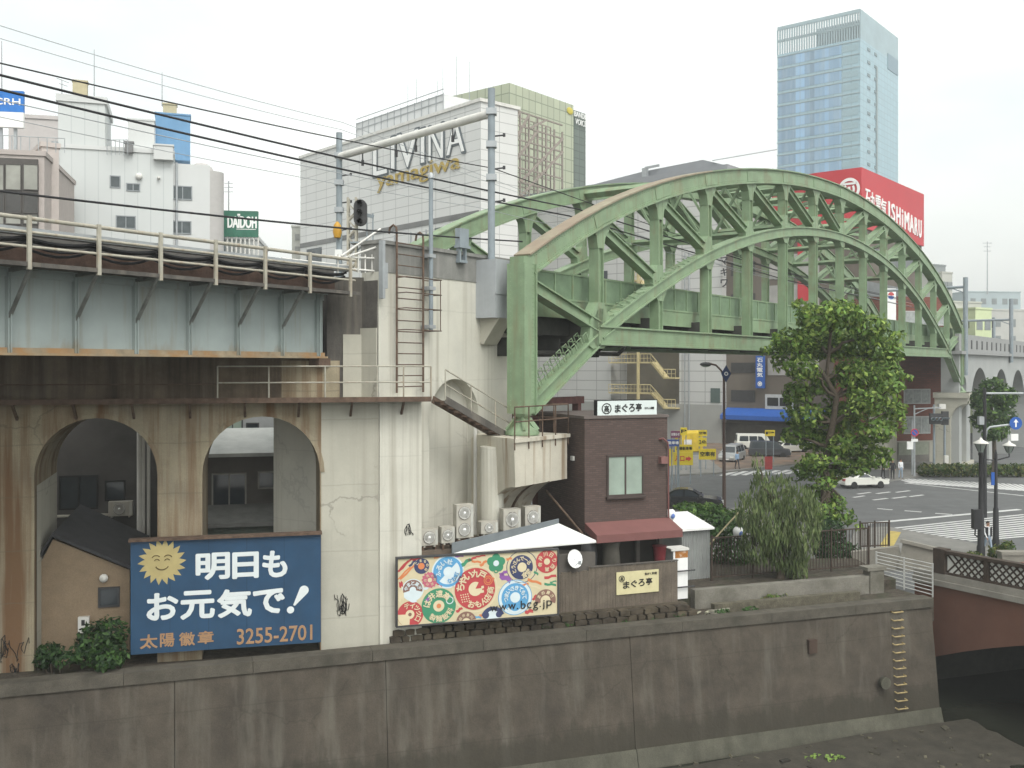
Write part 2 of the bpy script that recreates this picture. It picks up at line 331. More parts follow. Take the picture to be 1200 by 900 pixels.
paleconc = mat('pale concrete', (.54, .525, .455), .85, var=.07, pour=.16, pint=2.4, crack=.2, scale=.8, bump=.12, streak=.7, scol=(.25, .225, .17), hs=3.2, vs=.06, blot=.3, bcol=(.40, .40, .37), bscale=.5, slim=(.5, .75), fine=.06)
greyconc = mat('grey painted concrete', (.415, .40, .335), .85, var=.08, pour=.25, pint=2.1, crack=.45, scale=.9, bump=.1, streak=.35, scol=(.25, .23, .19), hs=2, vs=.08, fine=.06)
bandconc = mat('weathered grey concrete', (.20, .20, .185), .9, var=.2, scale=1.3, bump=.2, streak=.6, scol=(.31, .30, .28), hs=2.5, vs=.12, fine=.12)
green = mat('pale green bridge paint', (.205, .285, .172), .55, var=.14, scale=1.2, bump=.08, fine=.06, streak=.65, scol=(.19, .165, .09), hs=3, vs=.3, blot=.55, bcol=(.20, .145, .085), bscale=.9, blim=(.57, .74), slim=(.52, .74), spec=.35)
rustgreen = mat('rusted green paint', (.27, .24, .17), .7, var=.2, scale=2, blot=.75, bcol=(.25, .19, .14), bscale=.7, blim=(.4, .6))
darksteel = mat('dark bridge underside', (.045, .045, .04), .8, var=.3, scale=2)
rust = mat('rusty steel', (.105, .070, .050), .85, var=.35, scale=5, bump=.2)
bluegrey = mat('grey blue girder paint', (.275, .315, .305), .6, var=.1, scale=.8, tide=(11.0, (.20, .15, .08), .5), streak=.6, scol=(.20, .175, .12), hs=3, vs=.2, blot=.25, bcol=(.25, .28, .27), bscale=.6, slim=(.52, .75))
railpaint = mat('pale railing paint', (.36, .34, .28), .6, var=.15, scale=4, streak=.5, scol=(.25, .16, .09), hs=6, vs=1)
galv = mat('galvanised steel', (.36, .38, .39), .5, metal=.35, var=.1, scale=3)
steelpole = mat('grey pole paint', (.23, .265, .285), .5, var=.1, scale=3)
black = mat('black cable', (.02, .02, .022), .6, var=.2)
white = mat('white paint', (.78, .78, .76), .6, var=.05, scale=2)
offwhite = mat('off white paint', (.62, .61, .57), .7, var=.08, scale=1.5, streak=.25, scol=(.4, .38, .33))
darkgrey = mat('dark grey', (.05, .05, .052), .7, var=.2)
ink = mat('black lettering', (.015, .015, .015), .6, var=.05)
darkglass = glass('dark window glass', (.035, .042, .048))
paleglass = glass('pale blind glass', (.25, .31, .26), .25)
rubber = mat('tyre rubber', (.02, .02, .02), .8)
# ---------------------------------------------------------------- ground, river, bank
def edge(u, v=.4): p = RW.w(u, v, 0); return (p.x, p.y)
mb = MB(); pts = [edge(-120), edge(17.3), (17.6, 42.6), (24, 44.8), (900, 346), (1900, 2600), (-2600, 2600)]
mb.poly([(x, y, -.004) for x, y in pts]); struct('ground', mb, asphalt)
mb = MB(); mb.poly([(-220, -60, -3.45), (260, -60, -3.45), (260, 160, -3.45), (40, 60, -3.45), (17.4, 47, -3.45), (17.4, 40, -3.45), (-220, -40 + 4, -3.45)][:3] + [(260, 130, -3.45), (-220, -36, -3.45)])
mb = MB(); mb.poly([(-160, -60, -3.45), (260, -60, -3.45), (260, 130, -3.45), (-160, 130, -3.45)])
wm = mat('river water', (.020, .022, .016), .06, var=.3, scale=.5, spec=.5)
n = wm.node_tree; bp = n.nodes.new('ShaderNodeBump'); bp.inputs['Strength'].default_value = .25; bp.inputs['Distance'].default_value = .05
tx = n.nodes.new('ShaderNodeTexNoise'); tx.inputs['Scale'].default_value = 1.8; tx.inputs['Detail'].default_value = 4; g = n.nodes.new('ShaderNodeNewGeometry')
n.links.new(g.outputs['Position'], tx.inputs[0]); n.links.new(tx.outputs[0], bp.inputs['Height']); n.links.new(bp.outputs[0], n.nodes['Principled BSDF'].inputs['Normal'])
struct('river_water', mb, wm)
# mud bank at the wall's foot: an irregular slab rising towards the wall
mb = MB(); rnd = random.Random(3); far_, near_ = [], []
for i in range(61):
    u = -14 + 31.8 * i / 60; t = max(0, min(1, (u - 1) / 12)); d = 1.0 - .85 * t; far_.append((u, -.75 - d, -3.22))
    near_.append((u + rnd.uniform(-.15, .15), -6.2 + 1.5 * max(0, (u - 9) / 8) + rnd.uniform(-.5, .45) - 2.5 * (u < 11), -3.52))
grid_v = []; rows = 9
for r in range(rows):
    t = r / (rows - 1)
    for i in range(61):
        a, b = V(far_[i]), V(near_[i]); p = a.lerp(b, t); p.z = -3.22 - .16 * t + (rnd.uniform(-.05, .05) if 0 < r < rows - 1 else 0) - (.2 if r == rows - 1 else 0); grid_v.append(p)
mb.add(grid_v, [(r * 61 + i, r * 61 + i + 1, (r + 1) * 61 + i + 1, (r + 1) * 61 + i) for r in range(rows - 1) for i in range(60)], True)
struct('mud_bank', mb, mud, RW)
mb = MB(); rnd = random.Random(5)                      # weeds and litter on the mud
for px, py, k in ((975, 893, 26), (948, 892, 10)):
    g0 = RW.l(G(px, py, -3.3))
    for i in range(k):
        a = rnd.uniform(0, 6.28); r = rnd.uniform(.05, .38); p = g0 + V((math.cos(a) * r * 1.2, math.sin(a) * r * .6, rnd.uniform(.02, .12)))
        mb.add([p, p + V((.14, .03, .05)), p + V((.2, .1, .02)), p + V((.05, .1, .06))], [(0, 1, 2, 3)])
for _ in range(4): rnd.random()
mb2 = MB(); rnd2 = random.Random(77)
for _ in range(150):
    u = rnd2.uniform(2, 16.5); v = rnd2.uniform(-5.5, -1.0); s = rnd2.uniform(.02, .09) * (2.2 if rnd2.random() < .06 else 1); a = rnd2.uniform(0, 3); z = -3.22 - .16 * min(1, max(0, (-v - .9) / 5)) - .02
    mb2.bar((u - s * math.cos(a), v - s * math.sin(a), z), (u + s * math.cos(a), v + s * math.sin(a), z + .02), s * 1.2, s * 1.0)
struct('river_stones', mb2, mat('river stones', (.075, .068, .055), .9, var=.3, scale=5, island=.6), RW, 'stuff')
solo('weed_clump', mb, leafmat('weed leaf', (.16, .24, .06)), 'small bright green weed clump growing on the mud bank', 'weeds', RW)
# soil strips behind the wall
mb = MB()
mb.pz([(-28, .3), (17.3, .3), (17.3, 2.3), (-28, 2.3)], .2, 1.02)
mb.pz([(-28, 2.3), (-4.5, 2.3), (-4.5, 12), (-28, 12)], .1, 1.0)
struct('bank_soil', mb, soil, RW)
# ---------------------------------------------------------------- river wall
RB = -.62
def wallseg(mb, u0, u1, z0, z1, v0, v1, back=.5): mb.pu([(v0, z0), (back, z0), (back, z1), (v1, z1)], u0, u1)
t = thing('river_wall', 'long stained concrete river wall with sloping face and worn coping', 'retaining wall', RW, (0, 0, -3.6))
cuts = [-24, RW.U(-150), RW.U(205), RW.U(452), RW.U(738), 16.9]; cuts = [-24] + cuts[2:]
mb = MB()
for a, b in zip(cuts[:-1], cuts[1:]): wallseg(mb, a, b - (.018 if b < 16 else 0), -4.2, .86, RB, -.01)
mb.box(-24, 16.85, .15, .45, -4.1, .84); mb.build('wall_face', quay, t)
mb = MB(); cc = [-24] + [-19 + 3.6 * i for i in range(10)] + [16.95]
for a, b in zip(cc[:-1], cc[1:]): mb.box(a, b - .012, -.09, .5, .86, 1.2)
mb.build('coping', quaycap, t)
mb = MB()
for a, b in zip(cuts[:-1], cuts[1:]): mb.pu([(-.78, -4.2), (-.5, -4.2), (-.45, -2.85), (-.54, -2.8), (-.72, -3.4)], a, b - .02)
mb.build('footing', quaybase, t)
mb = MB(); u = RW.U(1036, -.5); w = RW.W(1036, 800, -.5)
mb.lathe([(.22, -.12), (.22, .05), (.15, .05), (.15, -.1)], (u, -.5, w), 14, 'y'); mb.build('drain_pipe', quaybase, t)
mb = MB(); u = RW.U(952, -.2); mb.box(u - .17, u + .17, -.26, -.1, RW.W(952, 766, -.25), RW.W(952, 750, -.25)); mb.build('iron_plate', mat('dull iron plate', (.06, .04, .03), .9), t)
# step irons
t = thing('wall_ladder', 'column of yellow step irons climbing the river wall', 'ladder', RW, (RW.U(1050, -.2), -.2, -2.2))
yel = mat('faded yellow iron', (.30, .235, .115), .7, var=.3, scale=6)
for i in range(13):
    py = 716 + i * 9.4; zz = RW.W(1050 + i * .45, py, -.15); vv = -.02 + (RB + .02) * (.86 - zz) / 5.06; zz = RW.W(1050 + i * .45, py, vv); uc = RW.U(1050 + i * .45, vv)
    mb = MB(); mb.pipe([(uc - .22, vv + .05, zz), (uc - .22, vv - .13, zz - .02), (uc + .22, vv - .13, zz - .02), (uc + .22, vv + .05, zz)], .028, 6); mb.build('rung', yel, t)
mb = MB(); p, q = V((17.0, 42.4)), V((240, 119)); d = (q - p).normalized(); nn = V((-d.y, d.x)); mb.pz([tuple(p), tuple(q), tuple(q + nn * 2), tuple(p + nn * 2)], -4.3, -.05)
solo('bank_wall', mb, mat('shade darkened concrete', (.022, .021, .017), .8, var=.3), 'dark river bank wall in the shadow under the road bridge', 'retaining wall', WORLD, (17, 40, -4))  # near-black colour carries the shade under the bridge deck
# rubble masonry below the hoarding and restaurant
rub = mat('rubble stone', (.062, .050, .037), .95, var=.4, scale=3, bump=.8, island=.3, blot=.8, bcol=(.05, .045, .03), bscale=1)
t = thing('rubble_wall', 'low dark rubble stone wall under the round-mark hoarding and restaurant fence', 'stone wall', RW, (0, .8, 1))
mb = MB(); ua, ub = RW.U(455, .9), RW.U(806, .9); mb.box(ua + .1, ub, .9, 1.3, .9, 1.56); rnd = random.Random(8)
for row in range(3):
    u = ua + rnd.uniform(-.1, .2)
    while u < ub - .1:
        wd = rnd.uniform(.28, .55); z0 = .96 + row * .20; vv = .52 + row * .05 + rnd.uniform(-.05, .05); hh = .20
        mb.pv([(u + rnd.uniform(.01, .05), z0 + rnd.uniform(.01, .03)), (u + wd - rnd.uniform(.01, .06), z0 + rnd.uniform(.0, .04)), (u + wd - .02, z0 + hh - rnd.uniform(.0, .04)), (u + wd * .5, z0 + hh + rnd.uniform(0, .02)), (u + .03, z0 + hh - rnd.uniform(0, .04))], vv, .95); u += wd
mb.build('stones', rub, t)
# ---------------------------------------------------------------- arched abutment
ab = thing('arched_viaduct', 'old rust-streaked concrete wall with two open round arches', 'viaduct', ARC, (0, 0, .3))
A = []
for xa, xb, yc in ((40, 184.5, 490), (237, 375, 488)): A.append((ARC.U(xa), ARC.U(xb), ARC.W((xa + xb) / 2, yc)))
uL = ARC.U(-160); uR = ARC.U(444)
mb = MB(); prev = (A[0][0] - 5.4, A[0][0] - 1.5, A[0][2]); archwall(mb, uL - 3, ARC.U(376.5), .5, 9.0, 0, 3.4, [prev] + A); mb.build('arch_wall', oldconc, ab)
mb = MB(); mb.box(uL - 3, ARC.U(376.5), .06, 3.4, 9.0, 10.45); mb.build('parapet_wall', mat('shaded sooty rust concrete', (.15, .115, .08), .9, var=.3, scale=1.2, bump=.3, streak=.85, scol=(.045, .034, .026), hs=2.2, vs=.12, blot=.6, bcol=(.24, .2, .15), bscale=.5, slim=(.45, .65), fine=.15), ab)  # soot, with the girder's shade and the dim left side put into the colour
for k, (a, b, wc) in enumerate([prev] + A):           # raised voussoir rim
    mb = MB(); r = (b - a) / 2; c = (a + b) / 2; ws = wc - r
    for i in range(20):
        p0 = math.pi * i / 20; p1 = math.pi * (i + 1) / 20
        mb.pv([(c - r * math.cos(p0), ws + r * math.sin(p0)), (c - (r + .14) * math.cos(p0), ws + (r + .14) * math.sin(p0)), (c - (r + .14) * math.cos(p1), ws + (r + .14) * math.sin(p1)), (c - r * math.cos(p1), ws + r * math.sin(p1))], -.025, .05)
    mb.build('arch_rim', oldconc, ab)
# ---------------------------------------------------------------- abutment tower (pier)
pr = thing('bridge_abutment', 'tall pale concrete bridge abutment with grey top band beside the green arch', 'bridge pier', ARC, (ARC.U(470), 0, .3))
vU = 1.8                                              # its long face follows the tracks
def T2A(u, v, w): return ARC.l(TR.w(u, v, w))
c0 = TR.U(444, vU); c1 = TR.U(600, vU)
NA, NB = TR.U(503, vU), TR.U(561, vU); NW = TR.W(532, 444, vU); ztop = 14.08; zband = 13.06
mb = MB()
tmp = MB(); archwall(tmp, c0, c1, .4, zband, vU, vU + .75, [(NA, NB, NW)], 18); tmp.box(c0, c1, vU + .76, vU + 5, .4, 12.75)
tmp.box(NA - .05, NB + .05, vU + .5, vU + .72, .4, NW + .1)
tmp.box(c1 + .01, 2.6, vU + .02, vU + 5, .4, 6.4)
mb.add([T2A(*p) for p in tmp.v], tmp.f); mb.build('tower_wall', paleconc, pr)
tmp = MB(); tmp.box(c0 - .0, c1 + .1, vU - .03, vU + .8, zband, ztop - .12); tmp.box(c0 - .06, c1 + .15, vU - .1, vU + .85, ztop - .12, ztop)
mb = MB(); mb.add([T2A(*p) for p in tmp.v], tmp.f); mb.build('top_band', bandconc, pr)
mb = MB(); mb.box(ARC.U(375.5), ARC.U(445), .012, 3, .4, 9.02); mb.build('lower_wall', greyconc, pr)
mb = MB(); mb.box(ARC.U(445, -.06), ARC.U(494, -.06), -.07, 3, .4, 9.0); mb.build('buttress', paleconc, pr)
mb = MB(); mb.box(ARC.U(383, .5), ARC.U(443.5, .5), .5, 3.5, 9.0, 12.9); mb.build('bearing_block', sootconc, pr)
mb = MB(); mb.box(ARC.U(402, .46), ARC.U(443.2, .46), .46, .6, 9.03, ARC.W(420, 392, .46)); mb.build('patched_face', greyconc, pr)
tmp = MB(); tmp.box(c0 - .05, c0 - .002, vU + .05, vU + 5, 9.03, 12.78); mb = MB(); mb.add([T2A(*p) for p in tmp.v], tmp.f); mb.build('soot_face', sootconc, pr)
tmp = MB(); tmp.box(c0 - .09, c0 - .05, vU + .03, vU + 1.6, 9.03, 11.25); mb = MB(); mb.add([T2A(*p) for p in tmp.v], tmp.f); mb.build('patched_face', greyconc, pr)
mb = MB(); z0 = ARC.W(388, 455, .1); mb.box(ARC.U(330, .05), ARC.U(398, .05), .03, 2.5, 9.02, 10.2); mb.build('bearing_shelf', oldconc, pr)
# pilaster + corbel carrying the arch's shoe
tmp = MB(); tmp.prism([(-.98 + .42 * math.cos(a), .62 + .42 * math.sin(a)) for a in [2 * math.pi * i / 20 for i in range(20)]], lambda a, b: (a, b, .4), lambda a, b: (a, b, 7.22))

mb = MB(); mb.add([T2A(*p) for p in tmp.v], tmp.f); mb.build('pilaster', paleconc, pr)
tmp = MB(); prof = [(-.85, 7.45), (-.85, 5.95)]
for i in range(1, 10): a = math.pi / 2 * i / 9; prof.append((-.85 + 1.75 * math.sin(a) * 1.0, 5.95 - 1.75 * (1 - math.cos(a)) * 1.0))
prof += [(.9, .4), (1.9, .4), (1.9, 7.45)]
tmp.pu(prof, -1.75, 1.62); tmp.box(-1.85, 1.72, -.93, 1.79, 7.45, 7.58); tmp.v = [((-1.62 + .434 * (p[1] + .85) - (.08 if p[2] > 7.44 else 0)) if p[0] < -1 else p[0], p[1], p[2]) for p in tmp.v]
mb = MB(); mb.add([T2A(*p) for p in tmp.v], tmp.f); mb.build('corbel', mat('rust run concrete', (.50, .47, .39), .85, var=.1, scale=1, bump=.15, streak=.75, scol=(.20, .12, .06), hs=3, vs=.12, slim=(.5, .66), fine=.1), pr)
tmp = MB()
for u in (.35,): tmp.pu([(p[0] - .05, p[1]) for p in prof[1:11]] + [(p[0] + .03, p[1] + .03) for p in prof[1:11]][::-1], u, u + .12)
mb = MB(); mb.add([T2A(*p) for p in tmp.v], tmp.f); mb.build('corbel_rib', rust, pr)
tmp = MB(); tmp.tube((TR.U(557, 1.6), 1.6, 4), (TR.U(557, 1.6), 1.6, 8.1), .07); mb = MB(); mb.add([T2A(*p) for p in tmp.v], tmp.f); mb.build('downpipe', offwhite, pr)
# graffiti scribbles
rnd = random.Random(4)
def scribble(px, py, r, fr, v, label, k=3):
    mb = MB(); u0, w0 = fr.px(px, py, v)
    for _ in range(k + 1):
        pts = []; x = rnd.uniform(-r, -.3 * r); y = rnd.uniform(-.5, .5) * r
        for i in range(11): x += rnd.uniform(-.35, .62) * r * .6; y = y * .2 + rnd.choice((-1, 1)) * rnd.uniform(.15, .95) * r; pts.append((u0 + x, v, w0 + y))
        pts = [V(p).lerp(V(q), t_) + V((rnd.uniform(-.03, .03), 0, rnd.uniform(-.03, .03))) for p, q in zip(pts[:-1], pts[1:]) for t_ in (0, .5)]
        mb.pipe(pts, .010, 4)
    solo('graffiti', mb, ink, label, 'graffiti', fr, (u0, v, w0))
scribble(14, 760, .38, ARC, -.02, 'black looping graffiti scrawl on the stained pillar left of the arches')
scribble(18, 790, .3, ARC, -.02, 'thin black graffiti curve at the foot of the leftmost pillar', 1)
scribble(402, 709, .33, ARC, -.01, 'spiky black graffiti tag on the grey wall right of the blue billboard')
scribble(482, 622, .2, ARC, -.09, 'faint small graffiti marks on the pale buttress left of the air conditioners', 1)
# ---------------------------------------------------------------- inspection walkway, stairs
t = thing('inspection_walkway', 'narrow steel inspection walkway with railing along the arched wall', 'walkway', ARC, (ARC.U(300), -.4, 9))
u0, u1 = uL - 3, ARC.U(505, -.6)
mb = MB(); mb.box(u0, u1, -.7, -.0, 8.98, 9.03); mb.box(u0, u1, -.73, -.69, 8.9, 9.06); mb.build('deck', rust, t)
mb = MB(); u = ARC.U(20)
while u < u1: mb = MB(); mb.bar((u, -.68, 8.95), (u, .01, 8.45), .07, .07); mb.bar((u, -.7, 8.93), (u, .01, 8.93), .08, .08); u += 1.62; mb.build('bracket', rust, t)
us = [ARC.U(x, -.68) for x in (255, 315, 381, 442, 473, 505)]
for u in us: mb = MB(); mb.tube((u, -.68, 9), (u, -.68, 10.02), .026, 6); mb.build('post', railpaint, t)
for z in (10.02, 9.52): mb = MB(); mb.tube((us[0], -.68, z), (us[-1], -.68, z), .024, 6); mb.build('rail', railpaint, t)
for z in (9.5,): mb = MB(); mb.tube((u0, -.68, z), (us[0], -.68, z - .02), .018, 6); mb.build('guard_wire', rust, t)
t = thing('steel_stairs', 'rusty open-tread steel stairs descending from the walkway to the arch shoe', 'stairs', TR, (TR.U(550, 1.1), 1.1, 7.6))
a = V((TR.U(507, 1.35), 1.35, TR.W(507, 468, 1.35))); b = V((TR.U(594, .95), .95, TR.W(594, 518, .95)))
for dv in (0, .55):
    mb = MB(); o = V((0, -dv, 0)); mb.bar(a + o, b + o, .05, .24); mb.build('stringer', sootconc if dv else rust, t)
for i in range(11):
    p = a.lerp(b, (i + .5) / 11); mb = MB(); mb.box(p.x - .13, p.x + .13, p.y - .55, p.y, p.z - .02, p.z + .03); mb.build('tread', rust, t)
for h in (1.0, .5):
    mb = MB(); o = V((0, -.55, h)); mb.tube(a + o, b + o, .024, 6); mb.build('rail', railpaint, t)
for k in (0, .33, .66, 1): p = a.lerp(b, k) + V((0, -.55, 0)); mb = MB(); mb.tube(p, p + V((0, 0, 1.0)), .025, 6); mb.build('post', railpaint, t)
# handrail round the arch shoe
t = thing('shoe_railing', 'rusty guard railing round the foot of the green arch on its corbel', 'railing', TR, (0, -.8, 7.6))
pts = [(-1.7, -.88), (1.65, -.88), (1.65, 1.6)]
for p, q in zip(pts[:-1], pts[1:]):
    for z in (8.65, 8.15): mb = MB(); mb.tube((p[0], p[1], z), (q[0], q[1], z), .025, 6); mb.build('rail', rust, t)
    for k in range(5): u = p[0] + (q[0] - p[0]) * k / 4; v = p[1] + (q[1] - p[1]) * k / 4; mb = MB(); mb.tube((u, v, 7.2 if p[1] == q[1] else 7.6), (u, v, 8.65), .025, 6); mb.build('post', rust, t)
# ---------------------------------------------------------------- wall ladder with hooks and cage
vl = 1.62
t = thing('cage_ladder', 'tall steel ladder with hooked tops climbing the pale abutment wall', 'ladder', TR, (TR.U(480, vl), vl, 9))
ua, ub = TR.U(465, vl), TR.U(496, vl); zb = TR.W(480, 460, vl)
for u, zz in ((ua, 14.35), (ub, 14.25)):
    mb = MB(); mb.pipe([(u, vl, zb), (u, vl, zz), (u, vl + .02, zz + .18), (u, vl + .15, zz + .27), (u, vl + .3, zz + .2), (u, vl + .34, zz)], .04, 6); mb.build('stile', rust, t)
z = zb + .2
while z < 14.1: mb = MB(); mb.tube((ua, vl, z), (ub, vl, z), .02, 5); mb.build('rung', rust, t); z += .36
for z in (11.9, 12.4, 12.9, 11.2): mb = MB(); mb.pipe([(ub, vl, z), (ub + .28, vl - .05, z), (ub + .3, vl - .55, z), (ua - .1, vl - .5, z), (ua, vl, z)], .018, 5); mb.build('cage_hoop', rust, t)
for du, dv in ((.28, -.1), (.3, -.5)): mb = MB(); mb.tube((ub + du, vl + dv, 11.2), (ub + du, vl + dv, 12.9), .018, 5); mb.build('cage_bar', rust, t)
# grey cable box hanging on the abutment
t = thing('cable_box', 'grey boxed cable duct bolted high on the abutment beside the green arch', 'duct', TR, (TR.U(582, .9), 1.3, 11))
ub0 = TR.U(581, .9); ub1 = TR.U(607, .9); zt = TR.W(581, 303, .9); zm = TR.W(590, 345, .9); zl = TR.W(581, 372, .9)
mb = MB(); mb.box(ub0, ub1, .9, vU, zm, zt); mb.box(ub0, ub0 + .78, .93, vU, zl, zm + .01); mb.build('casing', mat('duct grey', (.36, .38, .39), .7, var=.06, scale=2, streak=.3, scol=(.25, .26, .27)), t)
mb = MB(); mb.pu([(.93, zl), (vU, zl), (vU, zl - .9), (vU - .15, zl - .95)], ub0 + .25, ub0 + 1.1); mb.build('lower_hood', greyconc, t)
mb = MB(); mb.box(ub0 + .78, ub1 - .1, 1.0, vU, zl + .05, zm); mb.build('stained_side', oldconc, t)
t = thing('junction_box', 'small grey relay box hung on the grey band left of the cable duct', 'junction box', TR, (TR.U(543, 1.6), 1.6, 13))
u = TR.U(543, 1.6); mb = MB(); mb.box(u - .25, u + .25, 1.55, 1.77, TR.W(543, 288, 1.6), TR.W(543, 268, 1.6)); mb.build('case', steelpole, t)
mb = MB(); mb.box(u - .3, u + .3, 1.5, 1.77, TR.W(543, 291, 1.6), TR.W(543, 288, 1.6)); mb.box(u - .2, u - .12, 1.6, 1.77, TR.W(543, 306, 1.6), TR.W(543, 291, 1.6)); mb.box(u + .12, u + .2, 1.6, 1.77, TR.W(543, 306, 1.6), TR.W(543, 291, 1.6)); mb.box(u - .22, u + .22, 1.58, 1.77, TR.W(543, 308, 1.6), TR.W(543, 305, 1.6)); mb.build('bracket', steelpole, t)
t = thing('pole_stub', 'slim grey standpipe clamped to the abutment right of the ladder', 'pole', TR, (TR.U(505, 1.5), 1.5, 11))
u = TR.U(505, 1.5); mb = MB(); mb.tube((u, 1.5, TR.W(505, 388, 1.5)), (u, 1.5, TR.W(505, 208, 1.5)), .075, 10); mb.build('pipe', steelpole, t)
for py in (383, 338, 300): z = TR.W(505, py, 1.5); mb = MB(); mb.box(u - .18, u + .14, 1.4, 1.77, z - .06, z + .06); mb.build('clamp', galv, t)
mb = MB(); z = TR.W(505, 209, 1.5); mb.lathe([(.11, 0), (.11, .12), (.04, .2)], (u, 1.5, z), 10); mb.build('cap', galv, t)
mb = MB(); u = TR.U(446, 1.7); mb.box(u - .06, u + .06, 1.55, 1.72, TR.W(446, 350, 1.7), TR.W(446, 282, 1.7)); mb.box(u + .1, u + .24, 1.6, 1.75, TR.W(449, 338, 1.7), TR.W(449, 308, 1.7))
solo('cable_trough', mb, galv, 'pale grey vertical cable trough at the left corner of the abutment', 'cable trough', TR, (u, 1.6, 12))
# ---------------------------------------------------------------- plate girder railway span
g = thing('girder_bridge', 'grey-blue riveted plate girder railway span with rusty walkway', 'railway bridge', GIR, (-4, 0, 10.2))
gl = GIR.U(-420); zb, zt = 10.33, 12.28
mb = MB(); mb.box(gl, 0, 0, .05, zb, zt); mb.build('web_plate', bluegrey, g)
mb = MB(); mb.box(gl, .02, -.22, .25, zb - .06, zb); mb.box(gl, .0, -.1, .0, zb, zb + .12); mb.build('bottom_flange', mat('rusty girder flange', (.27, .22, .15), .8, var=.25, scale=3, blot=.8, bcol=(.30, .17, .07), bscale=1.2, blim=(.42, .6)), g)
mb = MB(); mb.box(gl, .02, -.22, .25, zt, zt + .07); mb.box(gl, 0, -.06, 0, zt - .18, zt - .0); mb.build('top_flange', bluegrey, g)
sx = [GIR.U(x) for x in (8.3, 89.3, 162.3, 221, 276, 327.7, 370)]; st = (sx[5] - sx[0]) / 5
sx = [sx[0] + st * i for i in range(-8, 6)] + [sx[-1]]
for u in sx: mb = MB(); mb.box(u - .05, u + .05, -.13, 0, zb, zt); mb.box(u - .012, u + .012, -.2, 0, zb, zt); mb.build('stiffener', bluegrey, g)
for i, u in enumerate(sx[:-1]):
    mb = MB(); mb.bar((u, -.1, 11.15), (u, -.98, 12.26), .07, .07, (1, 0, 0)); mb.bar((u, 0, 12.24), (u, -1.0, 12.28), .09, .09, (1, 0, 0)); mb.build('bracket', mat('dull bracket paint', (.13, .135, .125), .7, var=.3, scale=4), g)
mb = MB(); mb.box(gl, .6, -1.02, -.22, 12.3, 12.36); mb.box(gl, .6, -1.04, -1.0, 12.27, 12.37); mb.build('walkway_deck', sootconc, g)
mb = MB(); mb.box(gl, .3, -.2, .29, 12.86, 13.08); mb.build('cable_duct', mat('dusty cable duct', (.13, .125, .115), .8, var=.25, scale=3), g)
mb = MB(); mb.box(gl, .3, -.24, .29, 12.37, 12.85); mb.build('timber_edge', mat('rust brown timber', (.105, .066, .050), .9, var=.35, scale=3, bump=.4), g)
mb = MB(); mb.box(gl, .3, .3, 7.6, 12.36, 12.72); mb.box(gl, .0, 1.9, 2.0, zb, zt + .05); mb.box(gl, 0, 4.4, 4.5, zb, zt); mb.box(gl, 0, 7, 7.1, zb, zt); mb.build('ballast_deck', mat('ballast', (.09, .075, .065), .95, var=.4, scale=8, bump=.8), g)
for v in (1.2, 2.27, 4.9, 5.97): mb = MB(); mb.box(gl, 3, v - .04, v + .04, 12.72, 12.88); mb.build('rail_track', rust, g)
posts = [GIR.U(x, -.98) for x in (33, 117, 192, 254, 310, 362, 398)]; ps = (posts[5] - posts[0]) / 5; posts = [posts[0] + ps * i for i in range(-8, 7)]
for u in posts: mb = MB(); mb.box(u - .045, u + .045, -1.06, -.99, 12.2, 13.42); mb.build('post', railpaint, g)
for z, r in ((13.36, .05), (13.05, .035), (12.72, .035)): mb = MB(); mb.tube((gl, -.97, z), (.45, -.97, z), r, 6); mb.build('rail', railpaint, g)
mb = MB(); mb.box(gl, .4, -.9, -.62, 13.0, 13.16); mb.build('cable_tray', galv, g)
for k, (v, z, s) in enumerate(((-.84, 12.95, .10), (-.78, 12.84, .16), (-.72, 12.9, .07), (-.66, 12.78, .2))):
    mb = MB(); pts = []
    for i in range(len(posts) - 1): pts += bend((posts[i], v, z), (posts[i + 1], v, z), s, 6)[:-1]
    pts.append(V((posts[-1], v, z))); mb.pipe(pts, .035, 6); mb.build('cable', black, g)
mb = MB(); mb.box(-.35, .15, -.2, .3, 10.02, 10.27); mb.build('bearing', rust, g)
# white platform railing by the signal
t = thing('platform_railing', 'pale painted pipe railing of the small platform below the railway signal', 'railing', TR, (TR.U(415, 2.4), 2.4, 13))
def tp(px, py, v): u, w = TR.px(px, py, v); return V((u, v, w))
for a, b in (((372, 312, 2.4), (442, 318, 2.0)), ((372, 300, 2.4), (442, 303, 2.0)), ((400, 300, 2.2), (446, 268, 1.9)), ((404, 302, 2.2), (446, 288, 1.9)), ((330, 303, 2.6), (410, 312, 2.2))):
    mb = MB(); mb.tube(tp(*a), tp(*b), .035, 6); mb.build('rail', offwhite, t)
for x in (396, 410, 420, 428, 436, 441): mb = MB(); mb.tube(tp(x, 320, 2.1), tp(x, 298, 2.1), .028, 6); mb.build('post', offwhite, t)
